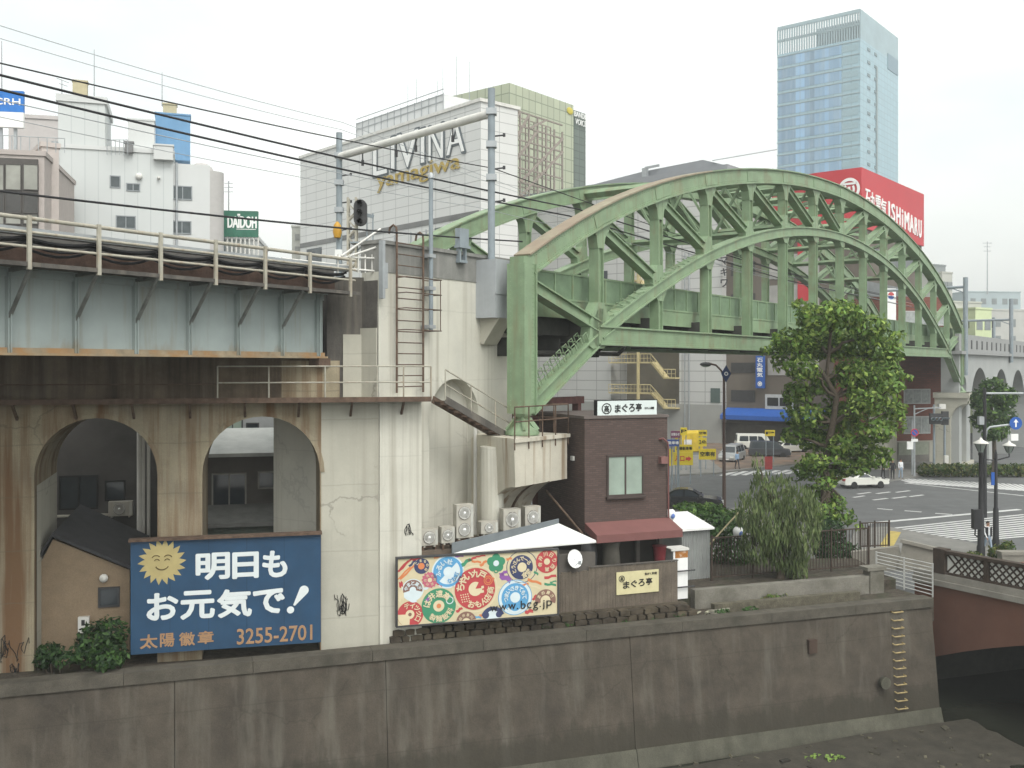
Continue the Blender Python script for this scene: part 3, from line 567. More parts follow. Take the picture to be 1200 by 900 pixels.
# ---------------------------------------------------------------- overhead line portal, signal
RP = V((-.75, 36.3, 0)); LP = V((-7.6, 43.8, 0))
def steelmast(name, label, p, z0, z1, w, fr=WORLD):
    t = thing(name, label, 'mast', fr, (p.x, p.y, z0), 'overhead line masts'); mb = MB()
    mb.tube((p.x, p.y, z0), (p.x, p.y, z1), w / 2, 12); mb.build('shaft', steelpole, t); return t
mr = steelmast('catenary_mast', 'grey overhead line mast standing on the cable duct beside the arch', RP, 13.6, 20.15, .27)
ml = steelmast('catenary_mast', 'grey overhead line mast left of the railway signal', LP, 11, 20.3, .27)
for t, p in ((mr, RP), (ml, LP)):
    for z in (19.3, 18.1, 16.9): mb = MB(); mb.box(p.x - .19, p.x + .19, p.y - .19, p.y + .19, z - .11, z + .11); mb.build('collar', galv, t)
    for z in (18.4, 17.2, 16.0): mb = MB(); mb.tube((p.x, p.y, z), (p.x + .45, p.y + .3, z + .12), .03, 6); mb.lathe([(.05, -.06), (.05, .06)], (p.x + .46, p.y + .32, z + .13), 8); mb.build('insulator', darkgrey, t)
mb = MB(); mb.tube((LP.x, LP.y, 19.25), (RP.x, RP.y, 19.25), .16, 12)
t = thing('portal_beam', 'round grey crossbeam spanning between the two overhead line masts', 'beam', WORLD, (RP.x, RP.y, 19.25)); mb.build('pipe', offwhite, t)
for k in (.18, .42, .55, .78):
    p = LP.lerp(RP, k); mb = MB(); mb.box(p.x - .025, p.x + .025, p.y - .025, p.y + .025, 18.75, 19.15); mb.lathe([(.06, -.12), (.06, .12)], (p.x, p.y, 18.7), 8); mb.build('insulator', darkgrey, t)
mb = MB(); z = P(398, 270, 43.8).z; mb.lathe([(.14, 0), (.2, .25), (.16, .55), (.05, .7)], (LP.x - .05, LP.y - .2, z - .35), 10)
solo('insulator_pot', mb, mat('amber ceramic', (.50, .27, .03), .4), 'amber pot insulator strapped to the left overhead line mast', 'insulator', WORLD, (LP.x, LP.y - .2, z))
mb = MB(); z = P(399, 301, 43.8).z; mb.box(LP.x - .16, LP.x + .16, LP.y - .2, LP.y - .15, P(399, 301, 43.8).z, P(399, 293, 43.8).z); solo('mast_plate', mb, white, 'small white number plate low on the left overhead line mast', 'plate', WORLD, (LP.x, LP.y - .2, z))
SY = 40.0
t = thing('railway_signal', 'dark railway signal head on a lattice mast above the girder span', 'signal', WORLD, tuple(P(413, 312, SY)))
p0 = P(413, 318, SY); p1 = P(413, 232, SY); w = .16; mb = MB()
for sx_ in (-w, w):
    for sy_ in (-w, w): mb.bar(p0 + V((sx_, sy_, 0)), p1 + V((sx_, sy_, 0)), .08, .08)
z = p0.z; k = 1
while z < p1.z - .3:
    for sy_ in (-w, w): mb.bar((p0.x - w * k, p0.y + sy_, z), (p0.x + w * k, p0.y + sy_, z + .34), .05, .05)
    for sx_ in (-w, w): mb.bar((p0.x + sx_, p0.y - w * k, z), (p0.x + sx_, p0.y + w * k, z + .34), .05, .05)
    z += .34; k = -k
mb.build('lattice_mast', railpaint, t)
c = P(422, 249, SY - .3); mb = MB(); hh = (P(0, 234, SY).z - P(0, 265, SY).z) / 2
outl = [(c.x + .26 * math.cos(a), c.z + (hh - .26) + .26 * math.sin(a)) for a in [math.pi * i / 8 for i in range(9)]] + [(c.x + .26 * math.cos(a), c.z - (hh - .26) + .26 * math.sin(a)) for a in [math.pi + math.pi * i / 8 for i in range(9)]]
mb.pv(outl, c.y, c.y + .18); mb.build('signal_head', darkgrey, t)
for k in (-.36, 0, .36): mb = MB(); mb.lathe([(.1, 0), (.12, -.22), (.1, -.22), (.09, 0)], (c.x, c.y, c.z + k), 10, 'y'); mb.build('lens_hood', ink, t)
mb = MB(); a = P(412, 285, SY); b = P(437, 285, SY); mb.box(a.x, b.x, SY - .4, SY + .3, a.z - .04, a.z + .02); mb.bar(P(416, 296, SY), P(428, 285, SY), .06, .06); mb.bar(P(420, 306, SY), P(436, 286, SY), .05, .05); mb.build('platform', steelpole, t)
for x in (430, 437): mb = MB(); mb.bar(P(x, 316, SY + .3), P(x, 250, SY + .3), .05, .05); mb.build('side_ladder', steelpole, t)
mb = MB(); mb.bar(P(429, 252, SY + .3), P(438, 254, SY + .3), .08, .14); mb.bar(P(429, 285, SY + .3), P(437, 285, SY + .3), .05, .05); mb.build('ladder_top', steelpole, t)
# overhead wires follow the tracks
WR = [((0, 30), (400, 143), 9.5, .016, 'thin grey earth wire, highest of the overhead wires'), ((0, 45), (400, 152), 9.0, .014, 'thin grey wire just below the topmost earth wire'),
      ((0, 74), (577, 197), 4.2, .026, 'dark feeder wire, first of the thick overhead lines from the top'), ((0, 88), (677, 245), 2.9, .040, 'thick black feeder cable passing between the two masts'),
      ((0, 105), (667, 253), 2.4, .040, 'thick black feeder cable, lower of the paired heavy cables'), ((27, 123), (600, 240), 5.0, .018, 'thin wire hung just under the lower heavy cable'),
      ((0, 137), (560, 243), 6.0, .014, 'thin pale contact wire below the heavy cables'), ((0, 224), (612, 283), 1.6, .036, 'low black cable crossing in front of the white tower block')]
for a, b, v, r, lab in WR:
    pa = V((TR.px(*a, v)[0], v, TR.px(*a, v)[1])); pb = V((TR.px(*b, v)[0], v, TR.px(*b, v)[1]))
    d = (pb - pa) / (pb.x - pa.x); pts = [pa + d * (-9)] + bend(pa, pb, .12, 10)
    if r != .036: zz = min(pb.z, 17.2); pts += [V((35, v * .5 + 2, zz - .7)), V((74, v * .4 + 2.4, zz - .9))]
    mb = MB(); mb.pipe(pts, r * .8, 5); solo('overhead_wire', mb, black if r > .02 else galv, lab, 'wire', TR, tuple(pa), 'overhead wires')
# ---------------------------------------------------------------- the green arch bridge
top = [13.95, 16.3, 18.05, 19.35, 20.3, 21.0, 21.42, 21.58]; top = top + top[-2::-1]
inn = [None, 11.35, 13.5, 15.3, 16.65, 17.6, 18.15, 18.35]; inn = inn + inn[-2::-1]
ab_ = thing('arch_bridge', 'long pale green steel arch railway bridge over the street', 'bridge', TR, (0, 0, 7.6))
U = [PANEL * i for i in range(15)]
def smooth(vals, us, k=3):
    out = []; n = len(vals)
    for i in range(n - 1):
        for j in range(k):
            t = j / k; p1 = vals[i]; p2 = vals[i + 1]; p0 = vals[i - 1] if i else 3 * p1 - 3 * p2 + vals[2]; p3 = vals[i + 2] if i + 2 < n else 3 * p2 - 3 * p1 + vals[i - 1]
            out.append((us[i] + (us[i + 1] - us[i]) * t, .5 * ((2 * p1) + (-p0 + p2) * t + (2 * p0 - 5 * p1 + 4 * p2 - p3) * t * t + (-p0 + 3 * p1 - 3 * p2 + p3) * t ** 3)))
    out.append((us[-1], vals[-1])); return out
def ribbon(mb, line, d0, d1, v0, v1):
    """member following line (u,z) between offsets d0..d1 below the line"""
    n = len(line); lo, hi = [], []
    for i, (u, z) in enumerate(line):
        a = line[max(i - 1, 0)]; b = line[min(i + 1, n - 1)]; t = V((b[0] - a[0], b[1] - a[1])).normalized(); nn = V((t.y, -t.x)); hi.append((u + nn.x * d0, z + nn.y * d0)); lo.append((u + nn.x * d1, z + nn.y * d1))
    vs = []
    for v in (v0, v1): vs += [(p[0], v, p[1]) for p in hi] + [(p[0], v, p[1]) for p in lo]
    fs = []
    for i in range(n - 1): fs += [(i, i + 1, n + i + 1, n + i), (2 * n + i, 3 * n + i, 3 * n + i + 1, 2 * n + i + 1), (i, 2 * n + i, 2 * n + i + 1, i + 1), (n + i, n + i + 1, 3 * n + i + 1, 3 * n + i)]
    fs += [(0, n, 3 * n, 2 * n), (n - 1, 3 * n - 1, 4 * n - 1, 2 * n - 1)]; mb.add(vs, fs)
def ibeam(mb, p, q, a, b, tf=.05):
    """H member between p and q in the truss plane: flanges across v, depth b"""
    p = V(p); q = V(q); d = (q - p).normalized(); n = V((-d.z, 0, d.x)); mb.bar(p, q, a * .5, b - .02)
    for s in (-1, 1): mb.bar(p + n * s * (b / 2 - tf / 2), q + n * s * (b / 2 - tf / 2), a, tf)
def gusset(mb, u, z, pts, v): 
    mb.pv([(u + a, z + b) for a, b in pts], v - .215, v + .215); mb.build('gusset_plate', green, ab_)
def rivets(mb, line, off, vv, step=.17, r=.022):
    """rows of rivet heads along a member, on the face nearest the camera"""
    acc = 0; 
    for (u0, z0), (u1, z1) in zip(line[:-1], line[1:]):
        L_ = math.hypot(u1 - u0, z1 - z0); tx, tz = (u1 - u0) / L_, (z1 - z0) / L_; s = acc
        while s < L_:
            u = u0 + tx * s + tz * off; z = z0 + tz * s - tx * off
            mb.add([(u - r, vv, z - r), (u + r, vv, z - r), (u + r, vv, z + r), (u - r, vv, z + r), (u, vv - r * .8, z)], [(0, 1, 4), (1, 2, 4), (2, 3, 4), (3, 0, 4)]); s += step
        acc = s - L_
def truss(v):
    line = smooth(top, U)
    mb = MB(); ribbon(mb, line, .0, .72, v - .26, v + .26)
    for q in range(1, 14):                                           # splice plates
        ribbon(mb, [(U[q] - .7, top[q] - .7 * (top[q] - top[q - 1]) / PANEL), (U[q], top[q]), (U[q] + .7, top[q] + .7 * (top[min(q + 1, 14)] - top[q]) / PANEL)], .10, .62, v - .285, v - .26)
    if v < 1:
        for o_ in (.08, .16, .56, .64): rivets(mb, line, o_, v - .262)
    mb.build('top_chord', green, ab_)
    mb = MB(); ribbon(mb, line[:10], -.05, .012, v - .36, v + .36); mb.build('top_flange', rustgreen if v < 1 else green, ab_)
    mb = MB(); ribbon(mb, line[9:], -.05, .012, v - .36, v + .36); ribbon(mb, line, .66, .74, v - .35, v + .35); mb.build('chord_flange', green, ab_)
    il = smooth(inn[1:14], U[1:14])
    mb = MB(); ribbon(mb, il, -.22, .22, v - .22, v + .22); ribbon(mb, il, -.26, -.2, v - .3, v + .3); ribbon(mb, il, .2, .26, v - .3, v + .3); mb.build('inner_arch', green, ab_)
    mb = MB(); mb.box(U[1] - .2, U[13] + .2, v - .24, v + .24, 10.9, 11.6); mb.box(U[1] - .2, U[13] + .2, v - .33, v + .33, 11.56, 11.63); mb.box(U[1] - .2, U[13] + .2, v - .33, v + .33, 10.86, 10.93)
    if v < 1:
        for z_ in (11.0, 11.08, 11.42, 11.5): rivets(mb, [(U[1], z_), (U[13], z_)], 0, v - .242, .2)
    mb.build('tie_beam', green, ab_)
    for e, s in ((0, 1), (14, -1)):
        u = U[e]; mb = MB(); mb.box(u - .34, u + .34, v - .3, v + .3, 8.35, top[e] - .06); mb.box(u - .40, u - .34, v - .38, v + .38, 8.35, top[e] - .3); mb.box(u + .34, u + .40, v - .38, v + .38, 8.35, top[e] - .3)
        if v < 1:
            for du in (-.28, -.2, .2, .28): rivets(mb, [(u + du, 8.4), (u + du, top[e] - .2)], 0, v - .302, .15)
            for dv in (-.22, .22):
                z = 8.5
                while z < top[e] - .3: mb.add([(u - .402, v + dv - .02, z - .02), (u - .402, v + dv + .02, z - .02), (u - .402, v + dv + .02, z + .02), (u - .402, v + dv - .02, z + .02), (u - .42, v + dv, z)], [(0, 1, 4), (1, 2, 4), (2, 3, 4), (3, 0, 4)]); z += .15
        mb.build('end_post', green, ab_)
        mb = MB(); mb.lathe([(.62, 7.6), (.62, 7.72), (.34, 7.9), (.22, 8.12), (.2, 8.2), (.34, 8.28), (.34, 8.36)], (u, v, 0), 8)
        for k in range(4): a = math.pi / 4 + k * math.pi / 2; mb.bar((u + .55 * math.cos(a), v + .55 * math.sin(a), 7.75), (u + .2 * math.cos(a), v + .2 * math.sin(a), 8.2), .07, .2)
        mb.build('bearing_shoe', green, ab_)
        i = 1 if e == 0 else 13
        mb = MB(); ibeam(mb, (u + s * .3, v, top[e] - 1.0), (U[i] - s * .1, v, 11.6), .5, .46); mb.build('diagonal', green, ab_)
        mb = MB(); ibeam(mb, (u + s * .3, v, 8.5), (U[i] - s * .2, v, 11.05), .55, .52); mb.build('strut', green, ab_)
        if e == 0 and v < 1:                                        # step loops on the strut and the inner arch
            mb = MB(); a = V((u + .55, v, 8.95)); b = V((U[1] - .8, v, 10.95))
            for j in range(9):
                p = a.lerp(b, j / 9); q = a.lerp(b, (j + .62) / 9); mb.pipe([p + V((0, -.2, .2)), p + V((-.16, -.2, .46)), q + V((-.16, -.2, .46)), q + V((0, -.2, .2))], .025, 5)
                mb.pipe([p + V((0, .2, .2)), p + V((-.16, .2, .46)), q + V((-.16, .2, .46)), q + V((0, .2, .2))], .025, 5); mb.tube(p + V((-.16, -.2, .46)), p + V((-.16, .2, .46)), .02, 5)
            mb.build('step_irons', green, ab_)
    for i in range(1, 14):
        zt = top[i] - .6; zi = inn[i]; u = U[i]; w = .42
        mb = MB(); ibeam(mb, (u, v, 11.4), (u, v, zt), .44, w); mb.build('vertical', green, ab_)
        if 1 <= i <= 6: j = i + 1
        elif 8 <= i <= 13: j = i - 1
        else: j = None
        if j:
            sgn = 1 if j > i else -1
            mb = MB(); ibeam(mb, (u + sgn * .25, v, zt - .2), (U[j] - sgn * .3, v, inn[j] + .35), .44, .4); mb.build('diagonal', green, ab_)
        gusset(MB(), u, top[i] - .66, [(-.75, 0.05), (.75, .05), (.62, -.22), (.34, -.5), (.24, -.95), (-.24, -.95), (-.34, -.5), (-.62, -.22)], v)
        gusset(MB(), u, zi, [(-.6, -.3), (-.25, -.62), (.25, -.62), (.6, -.1), (.7, .3), (.28, .5), (.24, .95), (-.24, .95), (-.4, .7), (-.75, .35)] if i <= 7 else [(.6, -.3), (.25, -.62), (-.25, -.62), (-.6, -.1), (-.7, .3), (-.28, .5), (-.24, .95), (.24, .95), (.4, .7), (.75, .35)], v)
        if i in (1, 13): gusset(MB(), u, 11.25, [(-.95, -.4), (-.6, -.55), (1.0, -.35), (1.2, .35), (.5, .9), (.24, 1.3), (-.24, 1.3), (-.7, .8)] if i == 1 else [(.95, -.4), (.6, -.55), (-1.0, -.35), (-1.2, .35), (-.5, .9), (-.24, 1.3), (.24, 1.3), (.7, .8)], v)
TV = 7.0
truss(0.0); truss(TV)
mb = MB()                                                           # lacing seen along the start of the inner arch
for i in range(16):
    u = U[1] + .7 + i * .52; t = (u - U[1]) / PANEL
    if t >= 3: break
    z = inn[1] + (smooth(inn[1:14], U[1:14], 12)[int(t * 12)][1] - inn[1]) + .38; mb.bar((u, -.26, z), (u + .26, .26, z + .18), .05, .05, (0, 0, 1))
    mb.bar((u, .26, z), (u + .26, -.26, z + .18), .05, .05, (0, 0, 1))
mb.build('lattice_lacing', green, ab_)
for i in range(3, 12):                                              # sway bracing between the two arches
    mb = MB(); ibeam_z = top[i] - .4
    mb.bar((U[i], .2, ibeam_z), (U[i], TV - .2, ibeam_z), .3, .34); mb.build('cross_strut', green, ab_)
    if 3 <= i < 11:
        mb = MB(); mb.bar((U[i], .2, top[i] - .35), (U[i + 1], TV - .2, top[i + 1] - .35), .16, .2); mb.bar((U[i], TV - .2, top[i] - .35), (U[i + 1], .2, top[i + 1] - .35), .16, .2); mb.build('top_bracing', green, ab_)
    mb = MB(); zz = min(inn[i] + .3, top[i] - 2.2)
    if zz > 16:
        mb.bar((U[i], .2, zz), (U[i], TV - .2, zz), .24, .26)
        for k in range(4): a = .2 + (TV - .4) * k / 4; b = .2 + (TV - .4) * (k + 1) / 4; lo, hi = zz + .1, top[i] - .5; mb.bar((U[i], a, lo if k % 2 else hi), (U[i], b, hi if k % 2 else lo), .12, .12, (1, 0, 0))
        mb.build('sway_frame', green, ab_)
for i in range(1, 15):
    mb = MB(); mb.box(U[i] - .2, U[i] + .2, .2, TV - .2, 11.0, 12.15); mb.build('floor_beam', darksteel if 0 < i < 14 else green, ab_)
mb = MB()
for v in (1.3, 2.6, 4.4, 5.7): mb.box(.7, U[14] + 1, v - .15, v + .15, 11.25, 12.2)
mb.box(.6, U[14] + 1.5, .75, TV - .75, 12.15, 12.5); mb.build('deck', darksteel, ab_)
for v, s in ((.72, -1), (TV - .72, 1)):
    mb = MB(); mb.box(.6, U[14] + 1, v - .05, v + .05, 11.9, 12.62); mb.build('fascia', green, ab_)
    mb = MB(); mb.box(.6, U[14] + 1, v - .015, v + .015, 12.64, 13.6); mb.build('mesh_panel', mat('mesh panel green', (.155, .225, .14), .7, var=.15), ab_)
    mb = MB(); u = .6
    while u < U[14] + 1: mb.box(u - .04, u + .04, v - .06, v + .06, 12.6, 13.66); u += PANEL / 4
    mb.box(.6, U[14] + 1, v - .05, v + .05, 13.6, 13.67); mb.box(.6, U[14] + 1, v - .08, v + .08, 12.58, 12.66); mb.build('parapet_frame', green, ab_)
mb = MB()
for v in (2.0, 3.07, 4.2, 5.27): mb.box(-1.5, 74, v - .04, v + .04, 12.5, 12.66)
mb.build('rail_track', rust, ab_)
# pipes and rusty ledge under the near end of the deck
t = thing('service_pipe', 'dark service pipes hung under the near end of the green bridge deck', 'pipes', TR, (3, 2, 10.6))
mb = MB()
for v, z in ((1.2, 10.55), (2.2, 10.7)): mb.pipe([(.8, v, z), (9, v, z), (9.6, v, z + .3)], .09, 8)
for u in (1, 4, 7): mb.box(u - .05, u + .05, 1, 2.4, 10.4, 11.1)
mb.build('pipe', darksteel, t)
mb = MB(); mb.box(1.5, 7.5, 2.0, 2.3, 8.45, 8.75); mb.box(1.5, 7.5, 6.0, 6.3, 8.4, 8.7)
for u in (1.7, 4, 7): mb.box(u, u + .25, 2.0, 2.3, 0, 8.45)
solo('pipe_bridge', mb, mat('maroon steel', (.10, .045, .04), .8, var=.25, scale=3), 'maroon steel beam behind the arch shoe carried on posts', 'beam', TR, (4, 2, 0))
t = thing('service_pipe', 'bent grey water pipe behind the restaurant roof sign', 'pipes', TR, (3, 1.9, 8.8)); mb = MB()
mb.pipe([(1.8, 1.9, 8.75), (1.8, 1.9, 9.05), (2.1, 1.9, 9.2), (3.6, 1.9, 9.1), (3.9, 1.9, 8.9), (3.9, 1.9, 8.75)], .07, 8); mb.build('pipe', galv, t)
# ---------------------------------------------------------------- far pier and arched viaduct
whc = mat('white painted viaduct', (.335, .345, .335), .85, var=.08, scale=.4, streak=.4, scol=(.36, .36, .34), hs=.8, vs=.06)
fp = thing('far_pier', 'grey concrete bridge pier with rounded corbel under the far end of the green arch', 'bridge pier', TR, (74, 0, 0))
mb = MB(); prof = [(-1.0, 7.6), (-1.0, 6.6)] + [(-1.0 + 1.5 * math.sin(math.pi / 2 * i / 8), 6.6 - 1.8 * (1 - math.cos(math.pi / 2 * i / 8))) for i in range(1, 9)] + [(.5, 0), (1.9, 0), (1.9, 7.6)]
mb.pu(prof, 70.6, 74.2); mb.box(70.4, 74.6, -1.15, 2.0, 7.1, 7.6); mb.box(70.8, 74, 6.2, 8, 0, 7.6); mb.build('shaft', greyconc, fp)
mb = MB(); mb.box(70.2, 77, -.35, 2.2, 0, .9); mb.build('plinth', greyconc, fp)
va = thing('arched_viaduct', 'white painted railway viaduct with round arches at the far right', 'viaduct', TR, (90, 0, 0))
vf = -.2; AR = []
for xa, xb, yt in ((1127, 1132.5, 441), (1137, 1159, 431), (1164.5, 1181.5, 432.5), (1184.5, 1201, 433.5)): AR.append((TR.U(xa, vf), TR.U(xb, vf), TR.W((xa + xb) / 2, yt, vf)))
w_ = AR[3][1] - AR[3][0]; sp = w_ * 1.2
for k in range(1, 4): AR.append((AR[3][0] + sp * k, AR[3][1] + sp * k, AR[3][2]))
mb = MB(); archwall(mb, TR.U(1124, vf), AR[-1][1] + 2, -.1, 11.2, vf, 1.4, AR); mb.build('arch_wall', whc, va)
mb = MB(); mb.box(TR.U(1124, vf) - .5, AR[-1][1] + 2, vf - .35, 8.2, 11.2, 11.5); mb.box(AR[-1][0], AR[-1][1] + 2, 1.4, 8, 0, 11.2); mb.box(TR.U(1124, vf) - .5, AR[-1][1] + 2, vf - .1, vf + .25, 11.5, 13.1); mb.build('parapet', mat('viaduct parapet', (.28, .285, .28), .85, var=.08, streak=.4, scol=(.3, .29, .27)), va)
mb = MB(); u = TR.U(1130, vf)
while u < AR[-1][1]: mb.box(u, u + .5, vf - .13, vf, 11.75, 12.6); u += 2.6
mb.build('drain_slots', darkgrey, va)
mb = MB(); mb.box(TR.U(1145, 5.5), AR[-1][1] + 2, 5.5, 5.6, 0, 11); mb.build('back_wall', mat('red brown infill', (.13, .045, .035), .9, var=.3, scale=.4), va)
for px, ya, yb, lab, arm in ((1131.5, 325, 440, 'tall grey catenary mast with crossarm at the far end of the arch', 1), (1185, 350, 425, 'grey catenary mast with long crossbeam on the far viaduct', 2), (1164.5, 372, 402, 'short dark catenary mast further along the far viaduct', 0)):
    vv = -.45 if arm else 5; u, z1 = TR.px(px, ya, vv); _, z0 = TR.px(px, yb, vv)
    t = thing('catenary_mast', lab, 'mast', TR, (u, vv, z0), 'overhead line masts'); mb = MB(); mb.tube((u, vv, z0), (u, vv, z1), .22, 8); mb.build('shaft', steelpole, t)
    if arm:
        z = z1 - (.9 if arm == 1 else 2.4); mb = MB(); mb.tube((u, vv, z), (u, vv + 7.5 * arm, z - .05), .13, 8); mb.bar((u, vv, z - .6), (u, vv + 1.4, z), .1, .1); mb.build('crossarm', steelpole, t)
        mb = MB()
        for k in (2, 4.5): mb.tube((u, vv + k, z), (u, vv + k, z - .9), .05, 5)
        mb.build('insulator', darkgrey, t)
# ---------------------------------------------------------------- blue billboard across the arches
bv = -.4; u0, u1 = ARC.U(153, bv), ARC.U(376, bv); w1 = (ARC.W(152, 634, bv) + ARC.W(375, 627.5, bv)) / 2; w0 = (ARC.W(154, 767, bv) + ARC.W(376, 753, bv)) / 2
BW, BH = u1 - u0, w1 - w0
t = thing('billboard', 'big blue billboard with white Japanese slogan and yellow smiling sun across the arches', 'billboard', ARC, ((u0 + u1) / 2, bv, w0))
boardblue = mat('billboard blue', (.020, .058, .115), .55, var=.14, scale=1.2, streak=.25, scol=(.03, .06, .09), hs=3, vs=.2)
mb = MB(); mb.box(u0, u1, bv, bv + .12, w0, w1); mb.build('panel', boardblue, t)
mb = MB()
for k in range(1, 5): u = u0 + BW * k / 5; mb.box(u - .006, u + .006, bv - .004, bv + .01, w0, w1)
mb.build('sheet_seams', mat('board seam', (.014, .036, .07), .7), t)
mb = MB(); mb.box(u0 - .05, u1 + .03, bv - .12, bv + .2, w1 + .01, w1 + .09); mb.build('cap_strip', rust, t)
mb = MB()
for k in range(5): u = u0 + .4 + (BW - .8) * k / 4; mb.box(u - .05, u + .05, bv + .12, bv + .35, w0 + .1, w1 - .1)
mb.build('back_frame', rust, t)
def bx(px0, px1, py0, py1):      # enlargement of the board: 1200 x 744 over x140..390, y620..775
    X0 = 140 + px0 / 4.8; X1 = 140 + px1 / 4.8; xm = (X0 + X1) / 2; ya, yb = 620 + py0 / 4.8, 620 + py1 / 4.8
    return ARC.U(X0, bv), ARC.U(X1, bv), ARC.W(xm, yb, bv), ARC.W(xm, ya, bv)
lw = mat('billboard lettering', (.62, .66, .66), .6, var=.05)
mb = MB()
for ch, b in (('明', (428, 622, 132, 285)), ('日', (634, 784, 128, 278)), ('も', (803, 945, 120, 272)), ('お', (152, 332, 358, 512)), ('元', (342, 537, 345, 506)), ('気', (548, 745, 337, 496)), ('で', (750, 930, 335, 476))):
    a = bx(*b); writeb(mb, ch, *a, bv - .006, BH * .0098)
e0 = bx(940, 1062, 318, 472); eu, ew = e0[1] - e0[0], e0[3] - e0[2]
disc(mb, e0[0] + eu * .18, e0[2] + ew * .13, ew * .13, bv - .012, 20)
hc = (e0[0] + eu * .80, e0[2] + ew * .82); rr = ew * .17
pts = [(hc[0] + rr * math.cos(a), hc[1] + rr * math.sin(a)) for a in [R(-50 + 195 * i / 12) for i in range(13)]] + [(e0[0] + eu * .3, e0[2] + ew * .30), (e0[0] + eu * .38, e0[2] + ew * .27)]
mb.poly([(p[0], bv - .012, p[1]) for p in pts[::-1]]); mb.build('slogan', lw, t)
mb = MB(); tan_ = mat('tan lettering', (.33, .20, .11), .6, var=.12)
for ch, b in (('太', (115, 215, 592, 672)), ('陽', (228, 310, 585, 662)), ('徽', (335, 425, 580, 656)), ('章', (440, 530, 572, 645))): writeb(mb, ch, *bx(*b), bv - .006, .010)
write(mb, '3255-2701', *bx(660, 1085, 536, 640)[:2], (bx(660, 1085, 536, 640)[2] + .02), bx(660, 1085, 540, 630)[3] - .05, bv - .006, bold=.02, depth=.012); mb.build('phone_line', tan_, t)
cu, cw = (bx(118, 360, 72, 298)[0] + bx(118, 360, 72, 298)[1]) / 2, (bx(118, 360, 72, 298)[2] + bx(118, 360, 72, 298)[3]) / 2; sr = BW * .108
mb = MB(); disc(mb, cu, cw, sr * .78, bv - .008, 40)
for k in range(18):
    a = 2 * math.pi * k / 18; d = .2; p = [(cu + sr * .78 * math.cos(a - d), cw + sr * .78 * math.sin(a - d)), (cu + sr * .93 * math.cos(a - .11), cw + sr * .93 * math.sin(a - .11)), (cu + sr * 1.16 * math.cos(a + .04), cw + sr * 1.16 * math.sin(a + .04)), (cu + sr * .91 * math.cos(a + .13), cw + sr * .91 * math.sin(a + .13)), (cu + sr * .78 * math.cos(a + d), cw + sr * .78 * math.sin(a + d))]
    mb.poly([(x, bv - .006 - .001 * (k % 2), z) for x, z in p[::-1]])
mb.build('sun_emblem', mat('sun yellow', (.40, .33, .15), .6, var=.1), t)
mb = MB(); q = sr
def arc_(x, y, r, a0, a1, th): mb.pipe([(cu + x * q + r * q * math.cos(R(a0 + (a1 - a0) * i / 8)), bv - .012, cw + y * q + r * q * math.sin(R(a0 + (a1 - a0) * i / 8))) for i in range(9)], th, 4)
arc_(-.28, .12, .22, 40, 150, .016); arc_(.28, .12, .22, 30, 140, .016); arc_(-.24, .03, .12, 20, 160, .016); arc_(.24, .03, .12, 20, 160, .016); arc_(0, -.02, .36, 215, 325, .02)
mb.build('face_lines', mat('sun outline', (.12, .09, .04), .7), t)
# ---------------------------------------------------------------- round-mark hoarding
HB = Fr(-3.65, 31.62, 17.0); hv = 0
u0, u1 = HB.U(466, hv), HB.U(653, hv); w1 = (HB.W(466, 655.5, hv) + HB.W(653, 644, hv)) / 2; w0 = (HB.W(467, 735, hv) + HB.W(653, 717.5, hv)) / 2; W_, H_ = u1 - u0, w1 - w0
t = thing('hoarding', 'cream advertising hoarding covered with coloured round Japanese marks', 'billboard', HB, ((u0 + u1) / 2, 0, w0))
cream = mat('hoarding cream', (.56, .49, .32), .6, var=.06, scale=3)
mb = MB(); mb.box(u0, u1, 0, .09, w0, w1); mb.build('panel', cream, t)
mb = MB()
for a in ((u0 - .05, u0, w0 - .05, w1 + .05), (u1, u1 + .05, w0 - .05, w1 + .05), (u0, u1, w1, w1 + .05), (u0, u1, w0 - .05, w0)): mb.box(a[0], a[1], -.05, .14, a[2], a[3])
mb.build('frame', darkgrey, t)
mred, mgrn, mblu, mnav, mbrn, mpnk, mwht, mcrm, morg, mpur, mink = [mat('print ' + n_, c_, .6, var=.05) for n_, c_ in (('red', (.43, .06, .065)), ('green', (.05, .235, .13)), ('sky blue', (.10, .31, .53)), ('navy', (.045, .055, .12)), ('brown', (.22, .12, .095)), ('pink', (.48, .12, .18)), ('pale blue', (.58, .66, .68)), ('cream', (.62, .54, .36)), ('orange', (.58, .20, .08)), ('purple', (.25, .10, .32)), ('black', (.02, .02, .02)))]
HM = [mred, mgrn, mblu, mnav, mbrn, mpnk, mwht, mcrm, morg, mpur, mink]
# enlarged view 1200x660 over x460..660,y630..740
def hc_(zx, zy): return HB.px(460 + zx / 6, 630 + zy / 6, hv)
sc_ = W_ / (1122)                                            # metres per enlarged pixel
mb = MB()
def D(zx, zy, r, c, r0=0, lvl=1, a0=0, a1=360):
    u, w = hc_(zx, zy); mb.m = c; r_ = r * sc_; u0_, u1_ = u0 + .005, u1 - .005
    A_ = []
    tmp = MB(); disc(tmp, u, w, r_, -.004 * lvl, 40, r0 * sc_, a0, a1)
    for x, y, z in tmp.v: A_.append((min(max(x, u0_), u1_), y, min(max(z, w0 + .005), w1 - .005)))
    mb.add(A_, tmp.f)
def AW(zx, zy, txt, r, h, a0, a1, c, inward=True, bold=.03): u, w = hc_(zx, zy); mb.m = c; arcwrite(mb, txt, u, w, r * sc_, h * sc_, a0, a1, -.018, bold, inward)
